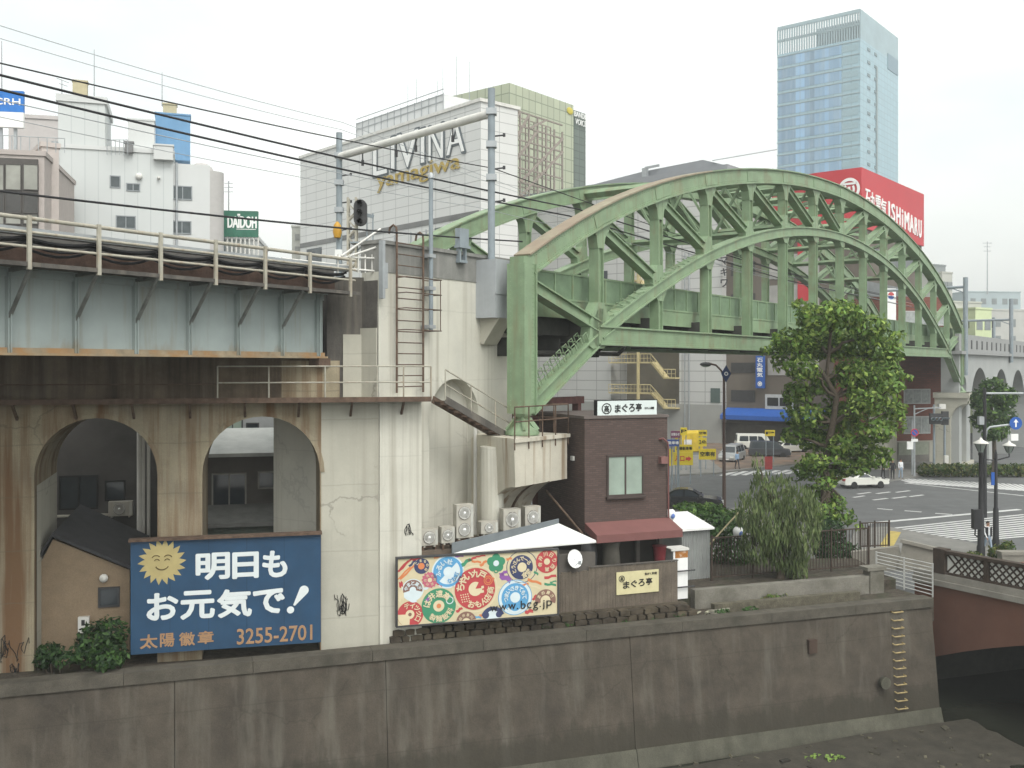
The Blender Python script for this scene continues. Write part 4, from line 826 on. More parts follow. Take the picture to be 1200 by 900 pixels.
# big red mark
D(580, 360, 160, 7, 150); D(580, 360, 142, 0, 0, 2); D(582, 360, 48, 7, 0, 3); D(582, 360, 60, 0, 0, 4, 5, 62)
for a in (30, 0): u, w = hc_(632, 348 + (30 - a)); mb.m = 7; mb.add([(u - .05, -.018, w - .05), (u + .05, -.018, w - .03), (u + .04, -.018, w + .05), (u - .04, -.018, w + .04)], [(0, 1, 2, 3)])
AW(580, 360, 'ちゃい九戸', 104, 52, 172, 62, 7, True, .045); AW(580, 360, '商店', 108, 48, -8, -36, 7, False, .03); AW(580, 360, 'おもん', 106, 44, -104, -54, 7, False, .045)
D(672, 300, 32, 8, 26, 3); D(672, 300, 20, 8, 14, 3)
for i in range(4):
    for j in range(4): D(480 + i * 16 + j * 4, 405 + j * 16 - i * 3, 4.5, 7, 0, 3)
# green mark
D(325, 480, 118, 1, 0, 1); D(325, 480, 38, 7, 0, 2); D(325, 480, 16, 8, 0, 3); AW(325, 480, 'は井遠高', 82, 46, 165, 50, 7, True, .04); AW(325, 480, '製麺飯料', 84, 42, -120, -28, 7, False, .03); D(402, 440, 26, 6, 20, 2)
# red bottom left
D(125, 540, 88, 0, 0, 1); D(122, 540, 30, 7, 0, 3); D(122, 540, 84, 7, 0, 2, 178, 268); D(122, 540, 12, 4, 0, 4); AW(122, 540, 'ティックロ', 60, 34, 110, -30, 7, True, .035)
# blue upper left
D(390, 240, 112, 6, 0, 1); D(390, 240, 102, 2, 0, 2, 45, 225); D(390, 240, 102, 2, 84, 2, 225, 405); D(392, 240, 34, 6, 0, 3); AW(390, 240, 'ふるい社', 68, 36, 190, 80, 6, True, .04); AW(390, 240, 'なお町', 62, 30, -80, -20, 2, False, .03)
# navy + yellow small
D(205, 200, 52, 3, 0, 2); D(202, 200, 22, 8, 0, 3); AW(205, 200, 'こまもの店', 38, 18, 150, -40, 7, True, .04)
# pink
D(262, 298, 50, 5, 0, 2); D(262, 298, 15, 7, 0, 3); AW(262, 298, '白花小町店川', 32, 18, 180, -120, 7, True, .03)
for k in range(14): D(262 + 52 * math.cos(k * .449), 298 + 52 * math.sin(k * .449), 6, 5, 0, 1)
# brown left
D(142, 368, 74, 6, 0, 1); D(142, 366, 66, 4, 0, 2, -15, 195); D(142, 368, 22, 6, 0, 3); AW(142, 368, 'やまと菓子', 46, 26, 165, 15, 6, True, .04); D(150, 410, 44, 6, 0, 2, 200, 300)
# green flower
for k in range(5): D(728 + 36 * math.cos(k * 1.2566 + 1.57), 178 - 36 * math.sin(k * 1.2566 + 1.57), 30, 1, 0, 1 + .2 * k)
D(728, 180, 20, 6, 0, 3); D(728, 232, 18, 1, 10, 3)
# navy large
D(910, 205, 112, 3, 107, 1); D(905, 208, 84, 3, 0, 2); D(910, 208, 33, 7, 0, 3); AW(907, 208, 'とうさんでーる', 60, 28, 205, 30, 7, True, .04); AW(907, 208, '食堂', 58, 40, -70, -38, 7, False, .03); D(966, 195, 18, 3, 0, 4)
# red upper right
D(1085, 168, 80, 0, 0, 2); D(1085, 168, 22, 7, 0, 3); AW(1085, 168, '寺井川日り西高', 54, 30, 200, -90, 7, True, .035)
# blue lower right
D(862, 420, 122, 6, 0, 1); D(862, 420, 122, 2, 117, 1.5); D(862, 420, 98, 2, 0, 2); D(862, 420, 36, 6, 0, 3); AW(862, 420, 'つまいさきてもて', 66, 30, 190, 0, 6, True, .045); D(862, 470, 60, 6, 45, 2.5, 200, 340)
# brown right
D(1075, 440, 76, 4, 0, 1.2, -20, 200); D(1075, 442, 36, 7, 0, 2); AW(1075, 440, 'まめ屋さ', 56, 24, 150, 30, 7, True, .03)
# bottom marks
D(518, 592, 70, 4, 0, 1.2, 10, 170); D(518, 596, 30, 7, 0, 2); AW(518, 592, '白井茶川', 48, 20, 150, 40, 7, True, .03)
D(705, 572, 86, 3, 34, 1.2, 20, 160); D(705, 560, 48, 6, 0, 2); D(655, 545, 24, 3, 0, 2.5); D(748, 538, 22, 3, 0, 2.5)
def scrap(zx, zy, w, h, ang, c, lvl=1.1):
    u, w_ = hc_(zx, zy); mb.m = c; ca, sa = math.cos(R(ang)), math.sin(R(ang)); pts = []
    for x, y in ((-w / 2, -h * .3), (-w * .2, -h / 2), (w * .1, -h * .2), (w / 2, -h * .4), (w * .45, h * .3), (w * .1, h / 2), (-w * .15, h * .25), (-w / 2, h * .45)):
        x *= sc_; y *= sc_; pts.append((min(max(u + x * ca - y * sa, u0 + .005), u1 - .005), -.004 * lvl, min(max(w_ + x * sa + y * ca, w0 + .005), w1 - .005)))
    mb.poly(pts[::-1])
for a in ((90, 190, 130, 22, 42, 0), (120, 230, 170, 18, 42, 8), (80, 250, 120, 16, 42, 8), (140, 180, 60, 20, 42, 3), (70, 200, 110, 12, 42, 0), (515, 175, 90, 34, 30, 1), (560, 150, 60, 22, 20, 0), (590, 170, 70, 20, -10, 8), (640, 180, 60, 26, 35, 8), (620, 130, 70, 14, 5, 0), (795, 285, 90, 50, -30, 9), (780, 250, 60, 30, 20, 9), (1110, 275, 90, 26, 8, 0), (1110, 330, 90, 22, -8, 1), (1130, 310, 50, 14, 10, 1), (1000, 310, 110, 24, -20, 8), (1000, 345, 90, 16, -20, 7), (960, 520, 60, 34, 5, 0), (470, 508, 50, 26, 30, 0), (60, 410, 40, 90, 0, 7), (60, 330, 26, 50, 5, 0), (250, 350, 60, 22, 20, 6), (330, 130, 80, 20, 15, 8), (170, 150, 60, 20, 10, 0), (690, 300, 60, 22, 30, 8), (745, 350, 50, 20, -20, 7), (640, 540, 60, 24, 15, 8), (600, 560, 50, 18, -10, 2), (250, 430, 40, 26, 40, 9), (330, 330, 46, 18, -30, 0), (930, 330, 60, 20, 12, 8), (1000, 420, 46, 24, 50, 0), (820, 150, 40, 22, 10, 8), (470, 130, 60, 18, 0, 9), (1010, 250, 40, 20, -35, 1)): scrap(*a)
mb.m = 10
for ch, z0, z1, y0, y1 in (('w', 685, 738, 478, 520), ('w', 748, 800, 470, 512), ('w', 812, 865, 462, 504), ('.', 872, 882, 492, 502), ('b', 900, 935, 440, 500), ('c', 943, 975, 452, 497), ('g', 986, 1022, 450, 512), ('.', 1032, 1041, 478, 488), ('j', 1052, 1068, 438, 505), ('p', 1080, 1120, 438, 497)):
    a = hc_(z0, y1); b = hc_(z1, y0); write(mb, ch, a[0], b[0], a[1], b[1], -.024, bold=.004, depth=.004)
mb.build('printed_marks', HM, t)
# ---------------------------------------------------------------- things inside and behind the arches
tanw = mat('tan stucco', (.235, .175, .115), .9, var=.08, scale=3, bump=.3, fine=.15)
darkroof = mat('dark slate roof', (.035, .035, .037), .7, var=.2, scale=3)
hv_ = .9
hs_ = thing('small_house', 'tan stucco house with dark pitched roof built inside the left arch', 'house', ARC, (ARC.U(100, hv_), 1.5, .8))
def hp(px, py, v=hv_): u, w = ARC.px(px, py, v); return (u, w)
ol = [hp(41, 672), hp(62, 632), hp(152, 668), hp(152, 800), hp(41, 800)]; ol[3] = (ol[3][0], .9); ol[4] = (ol[4][0], .9)
mb = MB(); mb.pv([p for p in ol[::-1]], hv_, 3.2); mb.build('wall', tanw, hs_)
a, b, c = hp(38, 672), hp(62, 628), hp(158, 668); mb = MB()
mb.pv([a, b, (b[0], b[1] + .1), (a[0] - .05, a[1] + .1)], hv_ - .15, 4.5); mb.build('roof_side', darkroof, hs_)
mb = MB(); v2 = 4.2; b2 = (b[0] + .25, b[1] + .42); c2 = (c[0] + .1, c[1] + .42)
mb.add([(b[0], hv_ - .15, b[1]), (c[0], hv_ - .15, c[1]), (c2[0], v2, c2[1]), (b2[0], v2, b2[1])], [(0, 1, 2, 3)]); mb.add([(b[0], hv_ - .15, b[1] + .1), (c[0], hv_ - .15, c[1] + .1), (c2[0], v2, c2[1] + .1), (b2[0], v2, b2[1] + .1)], [(3, 2, 1, 0)])
mb.add([(b[0], hv_ - .15, b[1]), (c[0], hv_ - .15, c[1]), (c[0], hv_ - .15, c[1] + .1), (b[0], hv_ - .15, b[1] + .1)], [(0, 1, 2, 3)]); mb.add([(c[0], hv_ - .15, c[1]), (c2[0], v2, c2[1]), (c2[0], v2, c2[1] + .1), (c[0], hv_ - .15, c[1] + .1)], [(0, 1, 2, 3)]); mb.build('roof', darkroof, hs_)
def window(parent, fr, px0, px1, py0, py1, v, frm, gl, bars=1, name='window', face='v', th=.06, sill=False):
    u0, w0 = fr.px(px0, (py0 + py1) / 2, v)[0], fr.W((px0 + px1) / 2, py1, v); u1, w1 = fr.px(px1, (py0 + py1) / 2, v)[0], fr.W((px0 + px1) / 2, py0, v)
    mb = MB()
    for a in ((u0 - th, u0, w0 - th, w1 + th), (u1, u1 + th, w0 - th, w1 + th), (u0, u1, w1, w1 + th), (u0, u1, w0 - th, w0)): mb.box(a[0], a[1], v - .05, v + .06, a[2], a[3])
    for k in range(1, bars + 1): u = u0 + (u1 - u0) * k / (bars + 1); mb.box(u - th * .4, u + th * .4, v - .04, v + .05, w0, w1)
    f = mb.build(name, frm, parent); mb = MB(); mb.box(u0, u1, v - .012, v - .004, w0, w1); mb.build('pane', gl, f)
    if sill: mb = MB(); mb.box(u0 - th * 1.6, u1 + th * 1.6, v - .14, v + .02, w0 - th - .07, w0 - th); mb.build('sill', frm, f)
    return f
window(hs_, ARC, 117.5, 138, 690, 709, hv_, darkgrey, darkglass, 0)
mb = MB(); u, w = hp(122, 677); mb.lathe([(.02, 0), (.13, -.05), (.13, -.1), (0.02, -.12)], (u, hv_, w), 10, 'y'); mb.build('vent_cap', offwhite, hs_)
t = thing('meter_box', 'white electricity meter box on the tan house wall above the bushes', 'meter box', ARC, (ARC.U(97, .8), .8, ARC.W(97, 740, .8)))
mb = MB(); a0, b0 = hp(92, 741, .85), hp(105, 722, .85); mb.box(a0[0], b0[0], .74, .9, a0[1], b0[1]); mb.build('case', offwhite, t)
mb = MB(); mb.box(a0[0] + .1, b0[0] - .12, .72, .74, b0[1] - .25, b0[1] - .08); mb.box((a0[0] + b0[0]) / 2 - .05, (a0[0] + b0[0]) / 2 + .05, .72, .74, a0[1] + .1, a0[1] + .16); mb.build('dial_window', darkgrey, t)
# dark house behind the left arch
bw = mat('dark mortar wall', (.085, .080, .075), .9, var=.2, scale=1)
bv2 = 7.0
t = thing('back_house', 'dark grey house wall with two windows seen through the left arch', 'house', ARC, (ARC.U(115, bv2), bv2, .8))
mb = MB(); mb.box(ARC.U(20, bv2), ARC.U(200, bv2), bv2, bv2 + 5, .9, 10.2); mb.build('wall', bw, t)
window(t, ARC, 71, 113, 559, 595, bv2, ink, darkglass, 1); window(t, ARC, 125, 145, 565, 585, bv2, ink, darkglass, 0)
mb = MB(); w = ARC.W(110, 602, bv2); mb.box(ARC.U(66, bv2), ARC.U(150, bv2), bv2 - .25, bv2, w - .06, w); mb.build('ledge', greyconc, t)
def acunit(name, label, fr, u, v, w, W=.85, Hh=.62, Dp=.32, fans=1, face=None, body=offwhite, group='air conditioner outdoor units', big=False):
    body = mat('aged beige casing', (.40, .38, .33), .7, var=.1, scale=3, streak=.4, scol=(.26, .21, .15), hs=5, vs=.6) if body is offwhite else body
    t = thing(name, label, 'air conditioner', fr, (u + W / 2, v + Dp / 2, w), group); mb = MB()
    mb.box(u, u + W, v, v + Dp, w + .06, w + Hh); mb.box(u + .08, u + .14, v + .02, v + Dp - .02, w, w + .06); mb.box(u + W - .14, u + W - .08, v + .02, v + Dp - .02, w, w + .06); mb.build('casing', body, t)
    fh = (Hh - .06) / fans
    for k in range(fans):
        c = (u + W * (.46 if not big else .5), v, w + .06 + fh * (k + .5)); r = min(W, fh) * .40
        mb = MB()
        if big: mb.pv([(c[0] + r * .95 * math.cos(a), c[2] + r * 1.08 * math.sin(a)) for a in [R(22.5 + 45 * i) for i in range(8)]], v - .02, v - .004)
        else: mb.lathe([(r, -.004), (r, -.03), (r * .92, -.03), (r * .9, -.006)], c, 20, 'y')
        g_ = mb.build('fan_grille', mat('fan grille grey', (.22, .21, .19), .7), t)
        mb = MB()
        for q in range(3, 8): rr = r * q / 8; mb.lathe([(rr + .006, -.032), (rr + .006, -.024), (rr - .006, -.024), (rr - .006, -.032)], c, 20, 'y')
        for q in range(8): a = q * math.pi / 4; mb.bar((c[0] + r * .2 * math.cos(a), v - .028, c[2] + r * .2 * math.sin(a)), (c[0] + r * .95 * math.cos(a), v - .028, c[2] + r * .95 * math.sin(a)), .012, .012)
        mb.build('guard_wires', offwhite, g_); mb = MB(); mb.lathe([(r * .24, -.028), (r * .2, -.045), (.01, -.05)], c, 12, 'y'); mb.build('hub', white, g_)
    mb = MB(); mb.box(u + W - .10, u + W - .012, v - .006, v + .002, w + .1, w + Hh - .04); mb.build('side_panel', mat('dull casing', (.42, .42, .38), .7), t)
    return t
u, w = ARC.px(127, 607, 6.6); acunit('air_conditioner', 'beige air conditioner on the ledge behind the left arch', ARC, u, 6.55, w, W=.82, Hh=.58)
t = thing('drain_pipes', 'pale vertical drain pipes at the right inside of the left arch', 'pipes', ARC, (ARC.U(168, 5), 5, 1)); mb = MB()
for x, m_ in ((163.5, 1), (168, 0), (174, 0)): mb.tube((ARC.U(x, 5), 5, 1), (ARC.U(x, 5), 5, 10), .09 if m_ else .06, 8)
mb.build('pipe', offwhite, t)
t = thing('side_screen', 'pale sheet screen standing along the left jamb inside the left arch', 'screen', ARC, (ARC.U(44, 1), 1, 1)); mb = MB(); ua = ARC.U(41, .4); wt_ = ARC.W(50, 560, 1.5)
mb.add([(ua + .05, .25, 1), (ua + .05, 3.3, 1), (ua + .05, 3.3, wt_), (ua + .05, .25, wt_ - .1)], [(0, 1, 2, 3)]); mb.add([(ua + .08, .25, 1), (ua + .08, 3.3, 1), (ua + .08, 3.3, wt_), (ua + .08, .25, wt_ - .1)], [(3, 2, 1, 0)]); mb.build('sheet', greyconc, t)
# houses behind the right arch
rv = 6.0
t = thing('back_house', 'dark brown house with sliding window and silver porch roof seen through the right arch', 'house', ARC, (ARC.U(300, rv), rv, .8))
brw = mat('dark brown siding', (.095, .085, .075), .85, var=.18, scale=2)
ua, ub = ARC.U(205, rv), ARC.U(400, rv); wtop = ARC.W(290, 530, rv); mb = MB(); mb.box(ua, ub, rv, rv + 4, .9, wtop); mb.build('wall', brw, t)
window(t, ARC, 250, 287, 556, 592, rv, mat('aluminium frame', (.26, .25, .22), .6), darkglass, 1); window(t, ARC, 304, 322, 554, 571, rv, mat('aluminium frame', (.26, .25, .22), .6), darkglass, 0)
mb = MB(); silv = mat('silver roof sheet', (.38, .39, .37), .5, var=.15, scale=2)
mb.add([(ua, rv - .5, wtop), (ARC.U(330, rv), rv - .5, wtop), (ARC.U(325, rv), rv + 2.5, wtop + .75), (ua, rv + 2.5, wtop + .75)], [(0, 1, 2, 3)]); mb.box(ua, ARC.U(330, rv), rv - .52, rv - .46, wtop - .12, wtop + .01); mb.build('roof', silv, t)
mb = MB(); w_a, w_b = ARC.W(300, 611, 4.4), ARC.W(300, 598, 5.8); mb.add([(ua, 4.2, w_a), (ub, 4.2, w_a), (ub, 5.98, w_a + .42), (ua, 5.98, w_a + .42)], [(0, 1, 2, 3)]); mb.box(ua, ub, 4.15, 4.2, w_a - .14, w_a + .01); mb.build('porch_roof', mat('dull tin', (.15, .15, .14), .6, var=.2, scale=2), t)
mb = MB(); mb.box(ua, ub, 4.5, 4.6, .9, w_a - .1); mb.build('fence_panel', mat('green grey boards', (.10, .12, .10), .8, var=.2, scale=2, streak=.4, scol=(.18, .15, .1)), t)
t = thing('back_house', 'pale upper storey with clear sky behind, highest thing in the right arch', 'house', ARC, (ARC.U(310, 11), 11, .8)); mb = MB(); mb.box(ARC.U(240, 11), ARC.U(345, 11), 11, 15, .9, ARC.W(300, 480, 11)); mb.build('wall', mat('pale grey siding', (.30, .31, .31), .8, var=.15, scale=1), t)
window(t, ARC, 290, 302, 497, 514, 11, darkgrey, darkglass, 0); window(t, ARC, 262, 283, 488, 506, 11, darkgrey, paleglass, 1)
mb = MB(); mb.box(ARC.U(330, 4.6), ARC.U(372, 4.6), 4.6, 5.2, .9, 9.8); solo('back_wall', mb, darkgrey, 'dark grey wall slab at the right inside the right arch', 'wall', ARC, (ARC.U(350, 4.6), 4.6, .9))  # plain dark grey slab closing the right part of the opening
# ---------------------------------------------------------------- restaurant annex
AN = HB
ridge = P(655, 615, 34.6); e0 = P(532, 650, 32.7); e1 = P(701, 636, 34.7); e2 = P(528, 640, 34.2)
t = thing('annex_roof', 'white sheet lean-to roof with slate grey edge beside the brown restaurant', 'roof', WORLD, (e0.x, e0.y, 2.0))
mb = MB(); up = V((0, 0, .05)); mb.add([e0, e1, ridge, e0 + up, e1 + up, ridge + up], [(2, 1, 0), (3, 4, 5), (0, 1, 4, 3), (1, 2, 5, 4), (2, 0, 3, 5)]); mb.build('sheet', mat('white roof sheet', (.68, .68, .655), .5, var=.06, scale=1.5, streak=.3, scol=(.5, .49, .45)), t)
mb = MB(); h_ = V((0, 0, .42)); q = (ridge - e0).cross(V((0, 0, 1))).normalized() * .06; a, b = e0 + V((-.06, 0, -.04)), ridge + V((0, 0, .0))
mb.add([a, b, b + h_ * .5, a + h_, a - q, b - q, b + h_ * .5 - q, a + h_ - q], [(0, 1, 2, 3), (7, 6, 5, 4), (0, 3, 7, 4), (3, 2, 6, 7), (1, 5, 6, 2), (0, 4, 5, 1)]); mb.build('edge_board', mat('slate grey flashing', (.16, .18, .19), .6, var=.1), t)
mb = MB(); mb.pz([(e0.x + .1, e0.y + .1), (e1.x - .1, e1.y + .05), (ridge.x + .1, ridge.y + .5), (-3.0, 35.2), (-3.3, 34.3)], 1.9, 3.55); mb.build('wall', brw, t)
t = thing('annex_ledge', 'flat brown roof ledge carrying the air conditioners at the foot of the abutment', 'roof', WORLD, tuple(P(495, 640, 33.4)))
mb = MB(); pz = P(500, 643, 33.0).z; A0 = [P(466, 655, 32.15), P(535, 650, 33.3)]
mb.pz([(A0[0].x, A0[0].y), (A0[1].x + .1, A0[1].y), (.2, 34.6), (1.5, 36.4), (.2, 37.0), (-3.4, 33.6)], 1.6, pz - .02); mb.build('slab', mat('brown felt roof', (.14, .11, .085), .9, var=.2, scale=2), t)
zl = pz
AF = Fr(-3.3, 33.1, 24)
for px0, px1, pyt, pyb, Y, fans, lab, big in ((494, 517, 621, 642, 32.7, 1, 'small beige air conditioner, leftmost on the ledge by the pale buttress', False), (517.5, 536, 618, 639, 32.85, 1, 'small beige air conditioner between the leftmost unit and the tall twin-fan unit', False),
        (535, 559, 592, 633, 33.0, 2, 'tall twin-fan air conditioner in the row at the abutment foot', False), (564, 588, 612, 628, 33.5, 1, 'low air conditioner behind the slate roof edge below the pilaster', False), (590, 615, 597, 624, 34.0, 1, 'large octagon-grille air conditioner under the curved corbel', True), (615.5, 638, 594, 621, 34.5, 1, 'large octagon-grille air conditioner nearest the brown restaurant', True)):
    a = AF.l(P(px0, pyb, Y)); b = AF.l(P(px1, pyb, Y)); zz = P(px0, pyb, Y).z; ht = P(px0, pyt, Y).z - zz; wd = (b.x - a.x) * 1.03
    tt = acunit('air_conditioner', lab, AF, a.x, a.y, zz, W=wd * .95, Hh=ht, Dp=.34, fans=fans, big=big)
    if zz > pz + .02: mb = MB(); mb.box(a.x + .04, a.x + .1, a.y + .03, a.y + .3, pz - .02, zz + .01); mb.box(a.x + wd * .8, a.x + wd * .86, a.y + .03, a.y + .3, pz - .02, zz + .01); mb.box(a.x, a.x + wd * .9, a.y + .1, a.y + .2, zz - .03, zz + .005); mb.build('stand', rust, tt)
# ---------------------------------------------------------------- brown brick restaurant
brick = grid('brown brick', (.092, .062, .053), (.066, .052, .047), .24, .075, .012, .5, .85, .16, .4, .1, (.10, .08, .07))
rt = thing('restaurant', 'two-storey brown brick restaurant with pale window beside the green arch', 'restaurant', RES, (1.7, 1.5, 1.9))
RWD = RES.U(782); zt = RES.W(685, 491); za = RES.W(735, 612, 0)
mb = MB(); mb.box(0, RWD, 0, 4.2, za - .6, zt); mb.build('wall', brick, rt)
mb = MB(); mb.box(-.05, RWD + .04, -.05, 4.25, zt, zt + .1); mb.build('roof_edge', mat('roof edge', (.12, .10, .09), .8), rt)
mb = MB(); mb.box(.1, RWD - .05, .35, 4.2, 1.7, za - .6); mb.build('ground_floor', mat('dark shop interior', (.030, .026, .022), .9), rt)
mb = MB()
for u in (.25, 1.2, 2.2, RWD - .25): mb.box(u - .07, u + .07, .05, .19, 1.9, za - .5)
mb.build('post', brw, rt)
window(rt, RES, 713, 752, 535, 579, -.005, mat('brown window frame', (.06, .045, .04), .6), paleglass, 1, sill=True, th=.07)
aw = mat('dull red awning', (.165, .072, .066), .75, var=.08, scale=2)
mb = MB(); a0, a1 = RES.px(686, 611, 0), RES.px(781, 608, 0); f0, f1 = RES.px(704, 628, -.95), RES.px(800, 620, -.95); wz = (a0[1] + a1[1]) / 2; fz = (f0[1] + f1[1]) / 2; hh = .27
mb.pu([(0, wz), (-.95, fz), (-.95, fz - hh), (0, wz - .3)], a0[0] - .02, max(a1[0], f1[0]) - .0); mb.build('awning', aw, rt)
mb = MB(); u = RES.U(776); mb.box(u - .16, u + .12, -.22, .0, RES.W(770, 543, 0), RES.W(770, 535, 0)); mb.build('vent_hood', mat('dusty red vent', (.20, .10, .09), .7), rt)
mb = MB(); u, w = RES.px(773, 515, -.04); mb.pipe([(u, 0, w), (u + .1, -.12, w + .04), (u + .3, -.12, w - .12), (u + .36, -.06, w - .4), (u + .36, -.06, wz)], .035, 6); mb.build('downpipe', aw, rt)
mb = MB(); v, w = RES.pe(672, 537, 0); mb.box(-.08, 0, v - .1, v + .1, w - .08, w + .08); mb.build('wall_lamp', offwhite, rt)
t = thing('roof_sign', 'white lit-box sign with black brush Japanese lettering on the restaurant roof', 'sign', RES, (1.8, .2, zt)); sv = .25
u0, u1 = RES.U(700, sv), RES.U(769.5, sv); w0, w1 = RES.W(735, 487.5, sv), RES.W(735, 469.5, sv)
mb = MB(); mb.box(u0 - .03, u1 + .03, sv, sv + .22, w0 - .03, w1 + .03); mb.build('box', ink, t); mb = MB(); mb.box(u0, u1, sv - .012, sv + .05, w0, w1); mb.build('face', mat('sign face', (.60, .66, .64), .5, var=.03), t)
mb = MB(); mb.box(u0 + .2, u0 + .26, sv, sv + .1, zt, w0); mb.box(u1 - .26, u1 - .2, sv, sv + .1, zt, w0); mb.build('leg', ink, t)
mb = MB(); S = u1 - u0; Hs = w1 - w0; cu_, cw_ = u0 + S * .15, w0 + Hs * .5; disc(mb, cu_, cw_, Hs * .36, sv - .018, 24, Hs * .29); write(mb, '高', cu_ - Hs * .18, cu_ + Hs * .18, cw_ - Hs * .22, cw_ + Hs * .22, sv - .018, .02, .004)
for i, ch in enumerate('まぐろ亭'): write(mb, ch, u0 + S * (.285 + .118 * i), u0 + S * (.285 + .118 * i + .10), w0 + Hs * (.24 + .02 * i), w0 + Hs * (.76 + .02 * i), sv - .018, .035, .004)
write(mb, 'おかしら御膳', u0 + S * .79, u0 + S * .95, w0 + Hs * .42, w0 + Hs * .58, sv - .018, .01, .004); mb.build('lettering', ink, t)
# fence with sign
FN = Fr(*P(655, 690, 34.2).xy, 21.0)
bam = mat('weathered reed screen', (.150, .125, .098), .95, var=.2, scale=2, streak=.55, scol=(.085, .07, .055), hs=9, vs=.25, bump=.4, fine=.3)
t = thing('reed_fence', 'weathered brown reed screen fence in front of the restaurant', 'fence', FN, (2, 0, 1.9)); fu = FN.U(794)
wb = FN.W(700, 724, 0); wa = FN.W(735, 661, 0)
mb = MB(); x = 0; rnd = random.Random(2)
while x < fu: h_ = wa + rnd.uniform(-.05, .03) - (.12 if x < 1.1 else 0); mb.tube((x, 0 + rnd.uniform(-.012, .012), wb), (x, 0, h_), .03, 5); x += .052
mb.build('reeds', bam, t); mb = MB()
for z in (wb + .25, wb + .8, wa - .15): mb.box(0, fu, .02, .07, z - .03, z + .03)
mb.box(1.15, fu, -.05, .06, wa - .02, wa + .02); mb.build('crossbar', brw, t)
t = thing('fence_sign', 'yellowed signboard with brush Japanese lettering hung on the reed fence', 'sign', FN, (2.2, -.06, 2.4)); sv = -.07
u0, u1 = FN.U(722.5, sv), FN.U(772, sv); w1 = (FN.W(722, 671, sv) + FN.W(772, 667, sv)) / 2; w0 = (FN.W(722, 697, sv) + FN.W(772, 693.5, sv)) / 2
mb = MB(); mb.box(u0, u1, sv, sv + .03, w0, w1); mb.build('board', mat('yellowed board', (.56, .51, .30), .6, var=.06, blot=.5, bcol=(.35, .3, .18), bscale=2), t)
mb = MB(); S = u1 - u0; Hs = w1 - w0; disc(mb, u0 + S * .12, w0 + Hs * .70, Hs * .15, sv - .006, 20, Hs * .115); write(mb, '高', u0 + S * .085, u0 + S * .155, w0 + Hs * .62, w0 + Hs * .79, sv - .006, .01, .004)
for i, ch in enumerate('まぐろ亭'): write(mb, ch, u0 + S * (.15 + .18 * i), u0 + S * (.15 + .18 * i + .15), w0 + Hs * (.26 + .025 * i), w0 + Hs * (.58 + .025 * i), sv - .006, .03, .004)
write(mb, '気がく料理', u0 + S * .66, u0 + S * .95, w0 + Hs * .78, w0 + Hs * .90, sv - .006, .01, .004); mb.build('lettering', ink, t)
t = thing('satellite_dish', 'white satellite dish on a bracket above the reed fence', 'satellite dish', WORLD, tuple(P(674, 660, 34.3))); c = P(672.5, 655, 34.3); mb = MB(); n_ = 16
aim = V((.55, -.75, .25)).normalized(); s1 = aim.orthogonal().normalized(); s2 = aim.cross(s1); vs = []
for k in range(5): rr = .32 * k / 4 + .001; vs += [c + (s1 * math.cos(2 * math.pi * j / n_) + s2 * math.sin(2 * math.pi * j / n_)) * rr + aim * (.07 * (k / 4) ** 2) for j in range(n_)]
mb.add(vs, [(k * n_ + j, k * n_ + (j + 1) % n_, (k + 1) * n_ + (j + 1) % n_, (k + 1) * n_ + j) for k in range(4) for j in range(n_)], True); mb.build('dish', white, t)
mb = MB(); mb.tube(c, c + V((.05, .25, -.2)), .03, 6); mb.tube(c + V((.05, .25, -.2)), (c.x + .05, c.y + .25, 2.0), .03, 6); mb.build('bracket', galv, t); mb = MB(); mb.tube(c - V((0, 0, .28)), c + aim * .33 - V((0, 0, .12)), .012, 5); mb.box(c.x + aim.x * .33 - .05, c.x + aim.x * .33 + .05, c.y + aim.y * .33 - .05, c.y + aim.y * .33 + .05, c.z - .14, c.z - .02); mb.build('receiver', galv, t)
# clutter under the awning
def lump(name, label, cat, px, py, Y, prof, m_, n=10):
    p = P(px, py, Y); mb = MB(); mb.lathe(prof, (p.x, p.y, p.z), n); return solo(name, mb, m_, label, cat, WORLD, tuple(p))
lump('covered_urn', 'tall dark covered urn under the left end of the red awning', 'urn', 716, 672, 35.4, [(.3, 0), (.34, .4), (.3, .9), (.34, 1.15), (.2, 1.35)], mat('dark olive cover', (.06, .055, .045), .9, var=.3))
lump('covered_urn', 'short dark covered drum beside the satellite dish', 'drum', 690, 668, 35.3, [(.28, 0), (.3, .5), (.26, .9), (.1, 1.0)], darkgrey)
lump('red_bucket', 'small dark red bucket on the fence line under the awning', 'bucket', 773, 657, 36.2, [(.2, 0), (.25, .5), (.27, .52), (.27, .55)], mat('dark red plastic', (.16, .025, .03), .6))
# white rusty cabinet and corrugated shed
CB = Fr(*P(796, 670, 37.0).xy, 22)
t = thing('gas_cabinet', 'white metal cabinet with rusty top between restaurant and shed', 'cabinet', CB, (.1, .2, 1.6)); u0, u1 = CB.U(789), CB.U(806); w0, w1 = CB.W(797, 702), CB.W(797, 645)
mb = MB(); mb.box(u0, u1, 0, .5, w0, w1); mb.build('body', white, t); mb = MB(); mb.box(u0 - .12, u1 + .03, -.05, .55, w1, w1 + .08); mb.build('top', offwhite, t)
mb = MB(); mb.box(u0 + .08, u1, -.006, .003, w1 - .28, w1 - .02); mb.build('rust_patch', mat('orange rust', (.36, .15, .04), .9, var=.3, scale=6, blot=.8, bcol=(.6, .55, .48), bscale=5), t)
for z in (w1 - .75, w1 - 1.35): mb = MB(); mb.tube((u0 - .1, -.1, z), (u1 + .25, -.1, z), .03, 6); mb.build('strap', darkgrey, t)
SH = Fr(*P(800, 640, 40.0).xy, 22)
